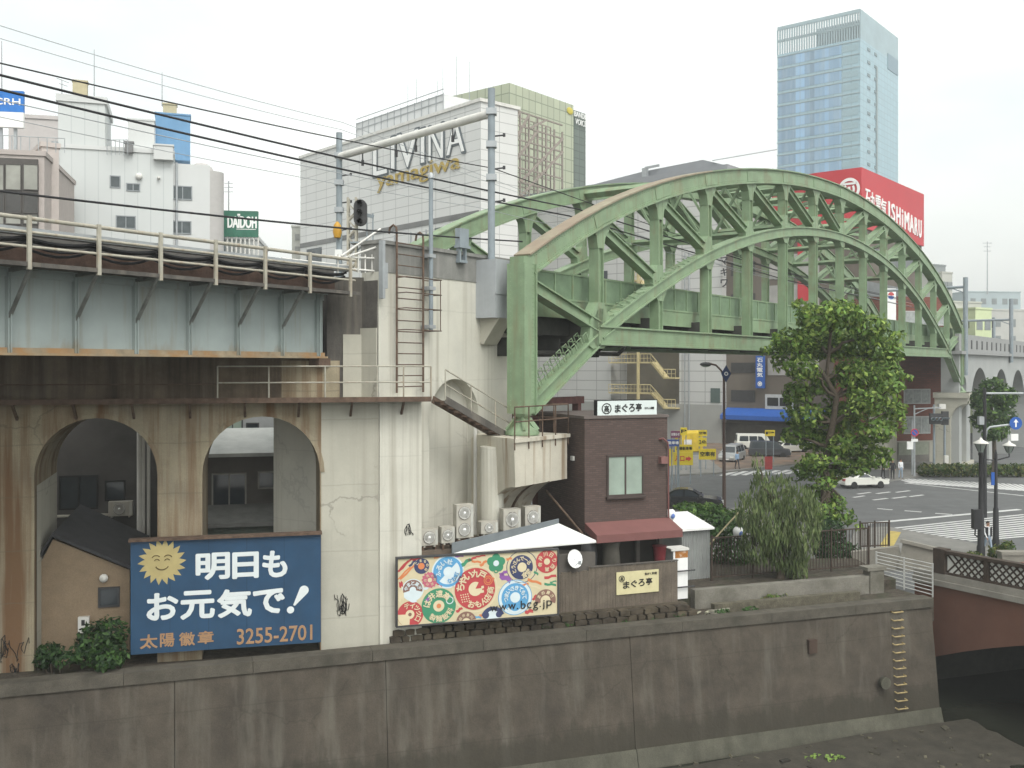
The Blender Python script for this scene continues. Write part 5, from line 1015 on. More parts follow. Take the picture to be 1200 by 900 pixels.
corr = mat('corrugated grey', (.26, .27, .26), .6, var=.12, scale=1.5, streak=.4, scol=(.15, .15, .14), hs=2, vs=.3)
t = thing('tin_shed', 'grey corrugated shed with white flat roof beside the restaurant', 'shed', SH, (.7, 1, 1.2)); u0, u1 = SH.U(799), SH.U(832); w0, w1 = SH.W(815, 684), SH.W(815, 621)
mb = MB(); k = 0; x = u0; prof = []
while x < u1 + .01: prof.append((x, .05 * (k % 2))); x += .06; k += 1
mb.pz(prof + [(u1, 1.6), (u0, 1.6)], w0, w1); mb.build('wall', corr, t)
mb = MB(); mb.pu([(-.15, w1), (1.9, w1 + .38), (1.9, w1 + .46), (-.15, w1 + .08)], u0 - .35, u1 + .12); mb.build('roof', white, t)
# garden: low walls, soil, rusty fence
mb = MB(); mb.pz([(2.0, 2.3), (17.2, 2.3), (18.5, 6.5), (6.0, 10.5), (2.0, 6)], -.2, 1.42)
struct('garden_soil', mb, soil, RW)
lowc = mat('low wall concrete', (.17, .16, .135), .9, var=.2, scale=1.5, bump=.3, blot=.7, bcol=(.08, .075, .055), bscale=.8, fine=.3)
mb = MB(); mb.box(RW.U(812, 2.1), RW.U(1022, 2.1), 1.95, 2.3, .8, RW.W(920, 682, 2.1)); solo('low_wall', mb, lowc, 'low mossy concrete wall below the rusty garden fence', 'low wall', RW, (12, 2.1, .9))
mb = MB(); mb.box(RW.U(835, 1.3), RW.U(1005, 1.3), 1.15, 1.42, .8, RW.W(920, 700, 1.3)); solo('kerb_wall', mb, mat('mossy stone', (.10, .09, .065), .95, var=.3, scale=3, bump=.6, fine=.4), 'mossy stone kerb just behind the river wall coping', 'kerb', RW, (11, 1.3, .9))
mb = MB(); mb.box(RW.U(1018, 2.0), RW.U(1034, 2.0), 1.9, 2.35, .8, RW.W(1025, 668, 2.0)); mb.box(RW.U(1014, 2.0), RW.U(1036, 2.0), 1.85, 2.4, RW.W(1025, 668, 2.0), RW.W(1025, 664, 2.0)); solo('stone_pillar', mb, lowc, 'square concrete pillar where the low garden wall ends', 'pillar', RW, (15, 2, .9))
rnd = random.Random(9); mb = MB()
for i in range(16):
    p = RW.l(P(rnd.uniform(795, 850), rnd.uniform(700, 716), 36.5)); s = rnd.uniform(.06, .2); a = rnd.uniform(0, 3); q = V((math.cos(a) * s * 1.5, math.sin(a) * s, rnd.uniform(-.05, .1))); z = 1.04 + rnd.uniform(0, .12); mb.bar((p.x - q.x, 1.1 + q.y, z), (p.x + q.x, 1.1 - q.y, z + q.z), s * .5, s * .4)
r_ = struct('rubbish', mb, [mat('rubbish grey', (.25, .24, .21), .9, var=.4, scale=5, island=.6)], RW, 'stuff')
ru = mat('brown fence paint', (.050, .036, .027), .8, var=.3, scale=4)
def barfence(name, label, fr, v, xs, yb, yt, spacing, m_, posts=4, group=None):
    u0, u1 = fr.U(xs[0], v), fr.U(xs[1], v); xm = (xs[0] + xs[1]) / 2; w0, w1 = fr.W(xm, yb, v), fr.W(xm, yt, v); t = thing(name, label, 'fence', fr, ((u0 + u1) / 2, v, w0), group)
    mb = MB(); u = u0
    while u <= u1: mb.box(u - .012, u + .012, v - .012, v + .012, w0 + .05, w1); u += spacing
    mb.build('bars', m_, t); mb = MB()
    for z in (w0 + .1, w1 - .02): mb.box(u0, u1, v - .025, v + .025, z - .025, z + .025)
    mb.build('rail', m_, t)
    for k in range(posts + 1): u = u0 + (u1 - u0) * k / posts; mb = MB(); mb.box(u - .03, u + .03, v - .03, v + .03, w0 - .3, w1 + .08); mb.build('post', m_, t)
    return t
barfence('bar_fence', 'rusty brown bar fence along the garden under the willow', RW, 4.4, (834, 1018), 672, 624, .15, ru, 4)
barfence('bar_fence', 'dark brown bar fence beside the pavement at the end of the garden', Fr(*P(1010, 640, 46).xy, 12), 0, (1008, 1042), 642, 612, .13, ru, 2)
# white barred gate panel
GT = Fr(*P(1027, 660, 41.0).xy, -28)
t = thing('barrier_panel', 'white horizontal-bar barrier panel sloping down beside the bridge', 'barrier', GT, (1, 0, 1)); A_, B_ = GT.px(1027, 647), GT.px(1093, 661); C_, D_ = GT.px(1027, 679), GT.px(1093, 697)
for k in range(9):
    f = k / 8; mb = MB(); mb.tube((A_[0], 0, A_[1] + (C_[1] - A_[1]) * f), (B_[0], 0, B_[1] + (D_[1] - B_[1]) * f), .022, 6); mb.build('bar', mat('dull grey rail', (.36, .36, .34), .6, var=.15), t)
for f in (0, .5, 1): mb = MB(); u = A_[0] + (B_[0] - A_[0]) * f; mb.box(u - .03, u + .03, -.03, .03, C_[1] + (D_[1] - C_[1]) * f - .1, A_[1] + (B_[1] - A_[1]) * f + .03); mb.build('post', mat('dull grey rail', (.36, .36, .34), .6, var=.15), t)
mb = MB(); p, q = P(1056, 634, 44.2), P(1098, 644, 43.4); mb.bar(p - V((0, 0, .6)), q - V((0, 0, .6)), .35, 1.2); mb.bar(p + V((0, 0, .02)), q + V((0, 0, .02)), .45, .14); p2 = P(1000, 646, 45.0); mb.bar(p2 - V((0, 0, .5)), p - V((0, 0, .7)), .3, 1.0)
solo('stone_wall', mb, mat('pale coping stone', (.25, .235, .20), .9, var=.15, scale=2, blot=.5, bcol=(.14, .13, .11), fine=.2), 'pale stone wall between the garden fence and the road bridge', 'stone wall', WORLD, (p.x, p.y, 0))
# ---------------------------------------------------------------- road bridge
bs = mat('red brown bridge paint', (.135, .066, .046), .8, var=.1, scale=.7, streak=.4, scol=(.09, .05, .04), hs=1, vs=.2)
stone = mat('bridge stone course', (.24, .225, .195), .9, var=.14, scale=1.5, blot=.4, bcol=(.12, .11, .1), fine=.15)
b_ = thing('road_bridge', 'red-brown arched road bridge over the river with lattice parapet', 'bridge', BR, (4, 0, -1))
wtop_ = BR.W(1100, 686, 0); wbase = BR.W(1100, 676, 0); uq = 26
mb = MB(); pr_ = []; N = 24
for i in range(N + 1): s = -.3 + (uq + .3) * i / N; pr_.append((s, .8 - .01726 * (13 - s) ** 2))
mb.pv(pr_ + [(uq, wtop_), (-.3, wtop_)], 0.02, 18); mb.build('arch_span', bs, b_)
mb = MB(); mb.box(-.3, uq, -.12, .35, wtop_, wtop_ + .22); mb.box(-.3, uq, -.05, .35, wtop_ + .22, wtop_ + .5); mb.build('stone_course', stone, b_)
wl = wtop_ + .5; wp = BR.W(1103, 645, 0); u1_ = BR.U(1097, 0)
mb = MB(); mb.box(u1_ - .1, u1_ + .42, -.06, .36, wl, wp + .06); mb.build('end_post', ru, b_)
mb = MB(); mb.box(u1_ + .42, uq, -.04, .3, wp - .12, wp + .02); mb.box(u1_ + .42, uq, 0, .25, wl, wl + .08); u = u1_ + .42
while u < uq: mb.box(u + 1.7, u + 1.86, -.04, .3, wl, wp); u += 1.86
mb.build('parapet_frame', ru, b_)
mb = MB(); mb.box(u1_ + .42, uq, .14, .17, wl + .08, wp - .12); mb.build('parapet_backing', mat('pale lattice backing', (.62, .62, .58), .8, var=.06), b_)
mb = MB(); s = .29; h_ = wp - .12 - wl - .08; k = 0
u = u1_ + .42
while u < u1_ + 9:
    for sg in (1, -1): a = u if sg > 0 else u + h_; mb.bar((a, .11 + .012 * (sg > 0), wl + .08), (a + sg * h_, .11 + .012 * (sg > 0), wp - .12), .03, .06)
    u += s
mb.build('lattice', ru, b_)
mb = MB(); mb.box(-.3, uq, .36, 18, -.1, .3); mb.build('deck', asphalt, b_)
# ---------------------------------------------------------------- far buildings: boxes on the street grid
def bframe(px, Y, deg=51.0): p = P(px, HY, Y); return Fr(p.x, p.y, deg)
def ufor(fr, px): return fr.U(px, 0)
def vfor(fr, px): return fr.pe(px, HY, 0)[0]
def wz(fr, px, py): return fr.W(px, py, 0)
def body(t, fr, u1, v1, z0, z1, m_, name='wall', u0=0, v0=0): mb = MB(); mb.box(u0, u1, v0, v1, z0, z1); return mb.build(name, m_, t)
def quadwin(t, fr, face, a0, a1, z0, z1, gl, frm=None, name='window', d=.06, label=None):
    """recessed-look window: frame ring proud of the wall with a pane inside; face 'u' is the left end, 'v' the long side"""
    mb = MB(); th = min(.16, (a1 - a0) * .08)
    def bx_(x0, x1, y0, y1, dd):
        if face == 'v': mb.box(x0, x1, -dd, .02, y0, y1)
        else: mb.box(-dd, .02, x0, x1, y0, y1)
    if frm is None: bx_(a0, a1, z0, z1, d); return mb.build(name, gl, t, label)
    for q in ((a0, a0 + th, z0, z1), (a1 - th, a1, z0, z1), (a0 + th, a1 - th, z1 - th, z1), (a0 + th, a1 - th, z0, z0 + th)): bx_(*q, d)
    f = mb.build(name, frm, t, label); mb = MB(); bx_(a0 + th, a1 - th, z0 + th, z1 - th, d * .4); mb.build('pane', gl, f); return f
wtile = grid('white wall tile', (.60, .60, .58), (.36, .36, .35), 3.0, 1.25, .05, 0, .5, .03, streak=.12, scol=(.5, .5, .48))
gtile = grid('olive glass tile', (.36, .39, .275), (.17, .20, .13), 1.6, 1.9, .09, 0, .3, .08, spec=.6, streak=.15, scol=(.36, .40, .28))
# department store with big letters
LV = bframe(563, 120, 41)
t = thing('department_store', 'huge white tiled department store with outlined roof lettering', 'store', LV, (3, 15, 0)); lv = vfor(LV, 352); zt = wz(LV, 563, 115); zb_ = 0
lu = 6.0
body(t, LV, lu, lv, 0, zt - .4, wtile); body(t, LV, lu + .3, lv + .2, zt - .4, zt, offwhite, 'roof_edge', -.2, -.2)
# dark strip with windows
z = LV.pe(430, 265, 0)[1]
za = LV.pe(470, 262, 0); zc = LV.pe(380, 295, 0)
mb = MB(); z1 = LV.pe(440, 272, 0)[1]; mb.box(-.08, .02, .3, lv, z1 - .35, z1 + .35); mb.build('louvre_strip', mat('louvre grey', (.16, .16, .155), .7, var=.3, scale=.3), t)
for px in (463, 482, 500, 520, 540): v_ = LV.pe(px, 270, 0)[0]; mb = MB(); mb.box(-.14, .02, v_ - .1, v_ + .1, z1 - 6, z1 - .9); mb.build('conduit', galv, t)
mb = MB(); a, b = LV.pe(377, 305, 0), LV.pe(360, 294, 0); mb.box(-.1, .02, a[0], b[0], a[1] - .2, b[1] + .2); mb.build('window', darkglass, t)
a, b = LV.pe(548, 285, 0), LV.pe(510, 265, 0); mb = MB(); mb.box(-.1, .02, a[0], b[0], LV.pe(530, 283, 0)[1], LV.pe(530, 264, 0)[1]); mb.build('window', mat('grey green glass', (.10, .12, .11), .2), t)
# letters: dark outline behind, white face in front; face 'u' reads with decreasing v
def LT(mb, ch, xa, xb, ya, yb, off, bold, depth, grow=0.0):
    xm = (xa + xb) / 2; v0, v1 = LV.pe(xa, (ya + yb) / 2, 0)[0], LV.pe(xb, (ya + yb) / 2, 0)[0]; z0, z1 = LV.pe(xm, yb, 0)[1], LV.pe(xm, ya, 0)[1]
    write(mb, ch, -v0 - grow, -v1 + grow, z0 - grow, z1 + grow, off, bold=bold, depth=depth, face='u')
LETS = (('L', 438, 455, 166, 206), ('I', 459, 464, 160, 201), ('V', 466, 492, 154, 197), ('I', 494, 499, 150, 192), ('N', 503, 521, 146, 188), ('A', 524, 546, 140, 181))
mb = MB()
for q in LETS: LT(mb, *q, -.10, .05, .10, .16)
mb.build('letter_outline', mat('sign outline grey', (.10, .12, .13), .6), t)
mb = MB()
for q in LETS: LT(mb, *q, -.2, .0, .06, -.12)
mb.build('letter_face', white, t)
mb = MB(); gold = mat('gold sign', (.38, .27, .05), .5, var=.1)
LT(mb, 'yamagiwa', 443, 540, 191, 220, -.35, .03, .2)
me_v0, me_v1 = LV.pe(443, 212, 0), LV.pe(540, 195, 0); mb.v = []; mb.f = []; mb.mi = []; mb.sm = []
zlo, zhi = LV.pe(490, 219, 0)[1] + .6, LV.pe(490, 194, 0)[1] + .2; write(mb, 'yamagiwa', -me_v0[0], -me_v1[0], zlo - .2, zhi, -.15, bold=.01, depth=.12, face='u'); mb.build('gold_lettering', gold, t)
# roof plant screen and masts
a = vfor(LV, 505); b = vfor(LV, 420)
mb = MB(); scr = mat('pale roof screen', (.60, .61, .61), .7, var=.06, scale=.5); mb.box(.8, lu - .3, LV.pe(520, 200, .8)[0], LV.pe(418, 200, .8)[0], zt, LV.pe(515, 112, .8)[1]); mb.build('roof_screen', scr, t)
mb = MB(); v0, v1, zz = LV.pe(520, 200, .8)[0], LV.pe(418, 200, .8)[0], LV.pe(515, 112, .8)[1]
for k in range(14): v = v0 + (v1 - v0) * k / 13; mb.box(.72, .8, v - .05, v + .05, zt, zz + .15)
for zq in (zt + 1.5, zt + 3, zz): mb.box(.72, .8, v0, v1, zq - .05, zq + .05)
mb.build('screen_frame', galv, t)
for px, ya in ((478, 100), (488, 92), (519, 80), (535, 66), (550, 72), (513, 95)): v, z0 = LV.pe(px, 118, 3); z1 = LV.pe(px, ya, 3)[1]; mb = MB(); mb.tube((3, v, zt), (3, v, z1), .05, 5, .03); mb.build('antenna', galv, t)
# olive glass tower
GTW = bframe(597, 150, 51)
t = thing('office_tower', 'olive glass-tiled office block behind the department store', 'office block', GTW, (8, 8, 0)); zt = wz(GTW, 597, 97); ur = ufor(GTW, 688)
body(t, GTW, ufor(GTW, 672), vfor(GTW, 520), 0, zt, gtile); mb = MB(); mb.box(ufor(GTW, 672), ur, .3, 12, 0, zt - .6); mb.build('dark_strip', grid('dark strip glass', (.12, .15, .13), (.07, .09, .08), 1.5, 1.2, .08), t)
mb = MB(); z = GTW.px(681, 140, 0); 
a, b = GTW.px(673, 144, -.1), GTW.px(687, 134, -.1); h2 = (b[1] - a[1]) / 2; write(mb, 'BANDE', a[0], b[0], a[1] + h2 + .1, b[1] - .1, -.1, .0, .1); write(mb, 'VOICE', a[0] + .3, b[0], a[1] - .1, a[1] + h2 - .2, -.1, .0, .1); mb.build('lettering', white, t)
mb = MB(); u, w = GTW.px(668, 130, -.1); mb.ball((u, -.1, w), .9, .1, .6); mb.build('emblem', mat('emblem yellow', (.5, .42, .05), .6), t)
# scaffold for a roof hoarding
SF = bframe(588, 138, 51)
t = thing('scaffold_tower', 'bare steel lattice hoarding frame in front of the olive tower', 'scaffold', SF, (8, 0, 20)); u0, u1 = 0, ufor(SF, 659); za, zb2 = wz(SF, 600, 228), wz(SF, 600, 128)
mb = MB()
for k in range(8): u = u0 + (u1 - u0) * k / 7; mb.bar((u, 0, za), (u, 0, zb2 - (1 if k > 4 else 0)), .22, .22); mb.bar((u, 2.2, za), (u, 2.2, zb2), .16, .16)
for k in range(7): z = za + (zb2 - za) * k / 6; mb.bar((u0, 0, z), (u1, 0, z), .2, .2); mb.bar((u0, 2.2, z), (u1, 2.2, z), .14, .14)
mb.build('upright_grid', mat('faded scaffold paint', (.25, .215, .185), .8, var=.2), t)
mb = MB(); z_ = lambda k: za + (zb2 - za) * k / 6
for (p, q) in (((0, 2), (3, 6)), ((2, 0), (7, 4)), ((0, 4), (2, 6)), ((1, 2), (4, 5)), ((2, 1), (7, 5)), ((3, 5), (5, 6)), ((1, 0), (0, 2))): mb.bar((u1 * p[0] / 7, -.1, z_(p[1])), (u1 * q[0] / 7, -.1, z_(q[1])), .28, .28)
mb.build('diagonal_brace', mat('faded scaffold paint', (.25, .215, .185)), t)
# white tiled block with fire stairs
CB_ = bframe(846, 128, 51)
t = thing('tiled_building', 'white tiled block with grey sloping roof and yellow fire stairs', 'building', CB_, (6, 10, 0)); cv = vfor(CB_, 585); zt = CB_.pe(800, 205, 0)[1]
wt2 = grid('white wall tile two', (.50, .50, .48), (.27, .27, .26), 3.4, 1.35, .05, 0, .5, .03, streak=.15, scol=(.42, .42, .40))
va_, vb_ = CB_.pe(796, 470, 0)[0], CB_.pe(716, 470, 0)[0]
mb = MB(); mb.box(0, 12, 0, va_, 0, zt); mb.box(0, 12, vb_, cv, 0, zt); mb.box(4.0, 12, va_, vb_, 0, zt); mb.box(0, 4, va_, vb_, CB_.pe(760, 385, 0)[1], zt); mb.build('wall', wt2, t)
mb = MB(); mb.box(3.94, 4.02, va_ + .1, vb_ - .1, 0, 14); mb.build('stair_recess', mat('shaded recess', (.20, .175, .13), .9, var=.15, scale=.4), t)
mb = MB(); mb.box(-.03, .1, 0, cv, 0, CB_.pe(820, 474, 0)[1]); mb.build('plain_base', mat('grey render', (.30, .30, .28), .85, var=.08, scale=.3), t)
roofg = mat('grey roof sheet', (.24, .25, .265), .6, var=.08, scale=.3)
zr0 = CB_.pe(700, 222, 0)[1]; zr = CB_.pe(845, 194, 0)[1]
mb = MB(); mb.pu([(-1, zr - 1.6), (cv, zr - 1.6), (cv, zr - .4), (-1, zr)], -.4, 12.5); mb.pu([(-.5, zr), (3, zr + 1.2), (12, zr + .8), (20, zr)], .5, 11); mb.build('roof', roofg, t)
mb = MB(); v, z = CB_.pe(852, 196, 0); mb.bar((0, v + 2, zr + .8), (6, v - 4, zr + 2.4), .5, .12); v2 = CB_.pe(756, 203, 0)[0]; mb.bar((0, v2, zr - .3), (0, v2, zr + 1.1), .8, .4); mb.bar((0, v2, zr + 1.1), (0, v2 - 2.2, zr + 1.2), .3, .2); mb.build('roof_crane', galv, t)
yp = mat('cream yellow stair paint', (.50, .42, .22), .7, var=.12, scale=1)
for j, (yt_, lab) in enumerate(((413, 'a'), (448, 'b'), (300, 'c'))):
    fsu = -.4; a = CB_.pe(717, yt_ + 12, fsu); b = CB_.pe(766, yt_ + 12, fsu); c = CB_.pe(781, yt_ + 30, fsu); d = CB_.pe(795, yt_ + 30, fsu)
    if j == 2: a = CB_.pe(738, 330, fsu); b = CB_.pe(752, 330, fsu); c = CB_.pe(758, 345, fsu); d = CB_.pe(764, 345, fsu)
    mb = MB(); mb.bar((fsu, a[0], a[1]), (fsu, b[0], a[1]), 1.6, .2, (1, 0, 0)); mb.bar((fsu, b[0], a[1]), (fsu, c[0], c[1]), 1.3, .25, (1, 0, 0)); mb.bar((fsu, c[0], c[1]), (fsu, d[0], c[1]), 1.6, .2, (1, 0, 0))
    hr = 1.15
    for (p, pz_), (q, qz) in (((a[0], a[1]), (b[0], a[1])), ((b[0], a[1]), (c[0], c[1])), ((c[0], c[1]), (d[0], c[1]))):
        mb.bar((fsu - .8, p, pz_ + hr), (fsu - .8, q, qz + hr), .08, .08); mb.bar((fsu - .8, p, pz_ + hr * .5), (fsu - .8, q, qz + hr * .5), .05, .05); n_ = max(2, int(abs(p - q) / .5))
        for k in range(n_ + 1): v = p + (q - p) * k / n_; zq = pz_ + (qz - pz_) * k / n_; mb.bar((fsu - .8, v, zq), (fsu - .8, v, zq + hr), .05, .05)
    mb.build('fire_stair', yp, t)
mb = MB(); v, z0 = CB_.pe(752, 500, -.4); mb.bar((-1.3, v, 0), (-1.3, v, 24), .3, .3); mb.build('stair_post', yp, t)
for px, py in ((803, 470), (808, 470)): mb = MB(); v = CB_.pe(px, py, 0)[0]; mb.tube((-.12, v, 0), (-.12, v, 25), .09, 5); mb.build('drain_pipe', galv, t)
mb = MB(); v = CB_.pe(722, 470, 0)[0]
for (xa, xb, ya, yb) in ((702, 712, 318, 330),): a, b = CB_.pe(xb, yb, 0), CB_.pe(xa, ya, 0); mb.box(-.1, .02, a[0], b[0], a[1], b[1])
mb.build('window', darkglass, t)
mb = MB(); a, b = CB_.pe(838, 472, 0), CB_.pe(844, 455, 0); mb.box(-.1, .02, b[0], a[0] + .6, a[1], b[1]); mb.build('window', mat('green glass', (.08, .11, .10), .3), t)
mb = MB(); a, b = CB_.pe(855, 330, -.3), CB_.pe(846, 300, -.3)
for k, ch in enumerate('ヤマキワ'): z1 = CB_.pe(852, 288 + k * 13, -.3)[1]; v = CB_.pe(852, 300, -.3)[0] + .9; write(mb, ch, -v - .0, -v + 1.0, z1 - 1.0, z1, -.3, .03, .1, 'u')
mb.build('lettering', darkgrey, t)
# electronics store with red roof sign
IS = bframe(1008, 118, 51)
t = thing('electronics_store', 'brown electronics store under a big red wraparound roof sign', 'store', IS, (10, 6, 0)); iv = vfor(IS, 850); iu = ufor(IS, 1080); zt = wz(IS, 1008, 196.5); zsb = IS.px(1080, 287)[1]
iw = mat('brown store cladding', (.125, .105, .085), .8, var=.1, scale=.3, streak=.25, scol=(.18, .16, .13), hs=.5, vs=.08)
body(t, IS, iu, iv, 0, zsb, iw)
sr_ = mat('sign red', (.47, .035, .045), .5, var=.05, scale=.3)
ivs = IS.pe(925, 205, 0)[0]
mb = MB(); mb.pz([(-.25, -.25), (iu + .2, -.25), (iu + .2, 7), (1.5, ivs + 3), (.6, ivs), (-.25, ivs - 3.5)], zsb - .2, zt); mb.build('roof_sign', sr_, t)
mb = MB(); seq = ((1013, 1036, 216, 240), )
yl = lambda px: 196.5 + (px - 1008) * .604
for ch, xa, xb in (('石', 1014, 1019.5), ('丸', 1020, 1025.5), ('電', 1026, 1032), ('気', 1032.5, 1038.5)): xm = (xa + xb) / 2; a = IS.px(xa, 230, -.3); b = IS.px(xb, 230, -.3); write(mb, ch, a[0], b[0], IS.W(xm, yl(xm) + 43, -.3), IS.W(xm, yl(xm) + 20, -.3), -.3, .015, .1)
xs_ = [1041, 1044.5, 1049, 1050.5, 1055, 1057, 1059.5, 1061, 1066, 1067.5, 1071.5, 1072.5, 1076, 1077, 1080.5]
for ch, xa, xb in (('I', 1041, 1042.6), ('S', 1044.4, 1048.6), ('H', 1050.2, 1055), ('i', 1056.8, 1058), ('M', 1059.8, 1065.2), ('A', 1066, 1070.6), ('R', 1071.6, 1075.2), ('U', 1076.2, 1079.8)): xm = (xa + xb) / 2; a = IS.px(xa, 240, -.3); b = IS.px(xb, 240, -.3); write(mb, ch, a[0], b[0], IS.W(xm, yl(xm) + 40, -.3), IS.W(xm, yl(xm) + 19, -.3), -.3, .035, .1)
# emblem on the left face
v, z = IS.pe(995, 222, -.3); tmp = MB(); disc(tmp, 0, 0, 1.25, 0, 30, .92, -65, 250); disc(tmp, 0, 0, .68, 0, 24, .42, 130, 400); tmp.poly([(-.16, 0, -.7), (-.16, 0, .3), (.16, 0, .3), (.16, 0, -.7)]); tmp.poly([(-.9, 0, .5), (-.9, 0, .72), (.9, 0, .72), (.9, 0, .5)])
mb.add([(-.32, v - p[0] * 1.05, z + p[2] * 1.1) for p in tmp.v], tmp.f); mb.build('sign_lettering', white, t)
# left face features: window bands, banner, awning
band = mat('store dark louvre', (.045, .043, .042), .7, var=.2)
for ya, yb in ((425, 437), (457, 471), (380, 395), (345, 358), (308, 322), (275, 290)): a, b = IS.pe(885, yb, 0), IS.pe(857, ya, 0); mb = MB(); mb.box(-.1, .02, a[0], b[0], a[1], b[1]); mb.build('louvre', band, t)
for ya, yb in ((420, 440), (375, 398), (335, 360), (300, 324)): a, b = IS.pe(960, yb, 0), IS.pe(900, ya, 0); mb = MB(); mb.box(-.1, .02, a[0], b[0], a[1], b[1]); mb.build('window_band', mat('pale store panel', (.33, .32, .30), .6, var=.15, scale=.6), t)
sbl = mat('store blue', (.022, .095, .36), .5, var=.08)
mb = MB(); a, b = IS.pe(895.5, 455, -.9), IS.pe(885.5, 417, -.9); mb.box(-.9, -.6, a[0], b[0], a[1], b[1]); mb.build('banner', sbl, t)
mb = MB()
for k, ch in enumerate('石丸電気'): z1 = b[1] - .25 - k * .62; write(mb, ch, -b[0] + .18, -a[0] - .18, z1 - .55, z1, -.92, .03, .02, 'u')
disc_t = MB(); disc(disc_t, 0, 0, .3, 0, 20, .2); disc(disc_t, 0, 0, .14, 0, 16); mb.add([(-.93, (a[0] + b[0]) / 2 - p[0], a[1] + .55 + p[2]) for p in disc_t.v], disc_t.f); mb.build('banner_lettering', white, t)
mb = MB(); a, b = IS.pe(960, 492, -2.2), IS.pe(843, 492, -2.2); zc_ = IS.pe(870, 478, 0)[1]; ze = IS.pe(870, 487, -2)[1]; mb.prism([(0, zc_), (-2.0, ze), (-2.0, ze - .55), (0, ze - .45)], lambda x, z: (x, a[0], z), lambda x, z: (x, b[0], z)); mb.build('awning', sbl, t)
mb = MB(); a, b = IS.pe(955, 545, 0), IS.pe(850, 495, 0); mb.box(-.12, .02, a[0], b[0], .1, b[1]); mb.build('shopfront', mat('dark shopfront', (.06, .052, .042), .5, var=.4, scale=.7), t)
mb = MB(); a, b = IS.pe(930, 480, -.1), IS.pe(897, 462, -.1); mb.box(-.2, .02, a[0], b[0], a[1], b[1]); mb.build('signboard', mat('pale sign', (.45, .46, .46), .5), t); mb = MB(); mb.box(-.24, -.2, a[0] + .3, (a[0] + b[0]) / 2 - .1, a[1] + .4, b[1] - .4); mb.box(-.24, -.2, (a[0] + b[0]) / 2 + .1, b[0] - .3, a[1] + .4, b[1] - .4); mb.build('sign_panel', ink, t)
# red panels and white frames seen through the truss
for ya, yb in ((280, 300), (330, 352)): a, b = IS.pe(958, yb, -.1), IS.pe(935, ya, -.1); mb = MB(); mb.box(-.2, .02, a[0], b[0], a[1], b[1]); mb.build('red_panel', sr_, t)
mb = MB(); a, b = IS.px(1011, 300, -.1), IS.px(1035, 330, -.1)
for k in range(5): z = 6 + k * 4.2; mb.box(.6, iu - .6, -.1, .02, z, z + 1.7)
mb.build('window_band', mat('muted store glass', (.10, .11, .11), .3, var=.3, scale=.8), t)
# red brick corner building
BK = Fr(*P(1052, HY, 103).xy, 16)
rbk = grid('red brick', (.185, .058, .040), (.13, .06, .045), .6, .2, .03, .5, .85, .14, streak=.2, scol=(.12, .05, .04))
t = thing('brick_building', 'red brick building with pale ground floor beyond the crossing', 'building', BK, (2, 3, 0)); u1 = BK.U(1113); zg = BK.W(1085, 516); zt = BK.W(1085, 348)
body(t, BK, u1, 9, zg, zt, rbk, 'wall', -1.5); mb = MB(); mb.box(-1.5, u1, .05, 9, 0, zg); mb.build('ground_floor', mat('beige shopfront', (.36, .345, .29), .7, var=.06), t)
for xa, xb, ya, yb in ((1060, 1089, 457, 472), (1060, 1089, 489, 507), (1060, 1105, 395, 408), (1060, 1105, 366, 380)): f = window(t, BK, xa, xb, ya, yb, 0, mat('pale frame', (.42, .43, .42), .6), mat('curtained glass', (.30, .32, .31), .3, var=.25, scale=3), 2, th=.12)
mb = MB(); mb.box(BK.U(1052), BK.U(1089), -.02, .04, .1, BK.W(1070, 518)); mb.build('shutter', mat('dark grey shutter', (.16, .15, .135), .7, var=.2, scale=1), t); mb = MB(); mb.box(BK.U(1053), BK.U(1088), -.05, .04, BK.W(1070, 533), BK.W(1070, 518)); mb.build('panel', mat('olive panel', (.26, .28, .22), .6), t)
t = thing('cola_banner', 'white vertical banner with red and blue round drink emblem seen through the arch', 'banner', BK, (BK.U(1045, -.8), -.8, 15)); u0, u1_ = BK.U(1038.5, -.8), BK.U(1050, -.8); w0, w1 = BK.W(1044, 379, -.8), BK.W(1044, 338, -.8)
mb = MB(); mb.box(u0, u1_, -.8, -.6, w0, w1); mb.build('panel', white, t); mb = MB(); c = ((u0 + u1_) / 2, w1 - .75); mb.m = 0; disc(mb, *c, .38, -.806, 20, 0, 10, 170); mb.m = 1; disc(mb, *c, .38, -.806, 20, 0, 190, 350); mb.build('emblem', [mred, sbl], t)
# skyscraper
SK = bframe(1008, 330, 51)
t = thing('skyscraper', 'tall pale glass skyscraper rising behind the red roof sign', 'skyscraper', SK, (12, 12, 0)); sv_, su = vfor(SK, 911), ufor(SK, 1052.5); zt = wz(SK, 1008, 10); z_l = SK.pe(911, 66, 0)[1]
cw_ = grid('pale curtain wall', (.25, .39, .45), (.18, .29, .34), 3.0, 2.15, .14, 0, .35, .05, spec=.5)
lou = mat('crown louvre', (.28, .37, .40), .5, var=.1, scale=.2)
zc = SK.pe(1000, 46, 0)[1]
body(t, SK, su, sv_, 0, zc, cw_)
mb = MB(); nl = 34
for k in range(nl): v = sv_ * k / (nl - 1); mb.box(0, .5, v - .22, v + .22, zc, zt - 1)
mb.box(0, .6, 0, sv_, zt - 1.2, zt); mb.box(0, .6, 0, sv_, (zc + zt) / 2 - .5, (zc + zt) / 2 + .3); mb.box(2, 3, sv_ * .02, sv_ * .55, zc, zt - 3); mb.box(0.2, su, 0, .4, zc, zt); mb.box(su - .4, su, .4, sv_, zc, zt - 4); mb.build('crown', lou, t)
sgl = grid('blue sky glass', (.16, .30, .45), (.15, .26, .37), 1.7, 60, .10, 0, .15, .38, spec=.8, streak=.5, scol=(.30, .40, .47))
z = zc - .6; fl = 0; vm = SK.pe(986, 200, 0)[0]
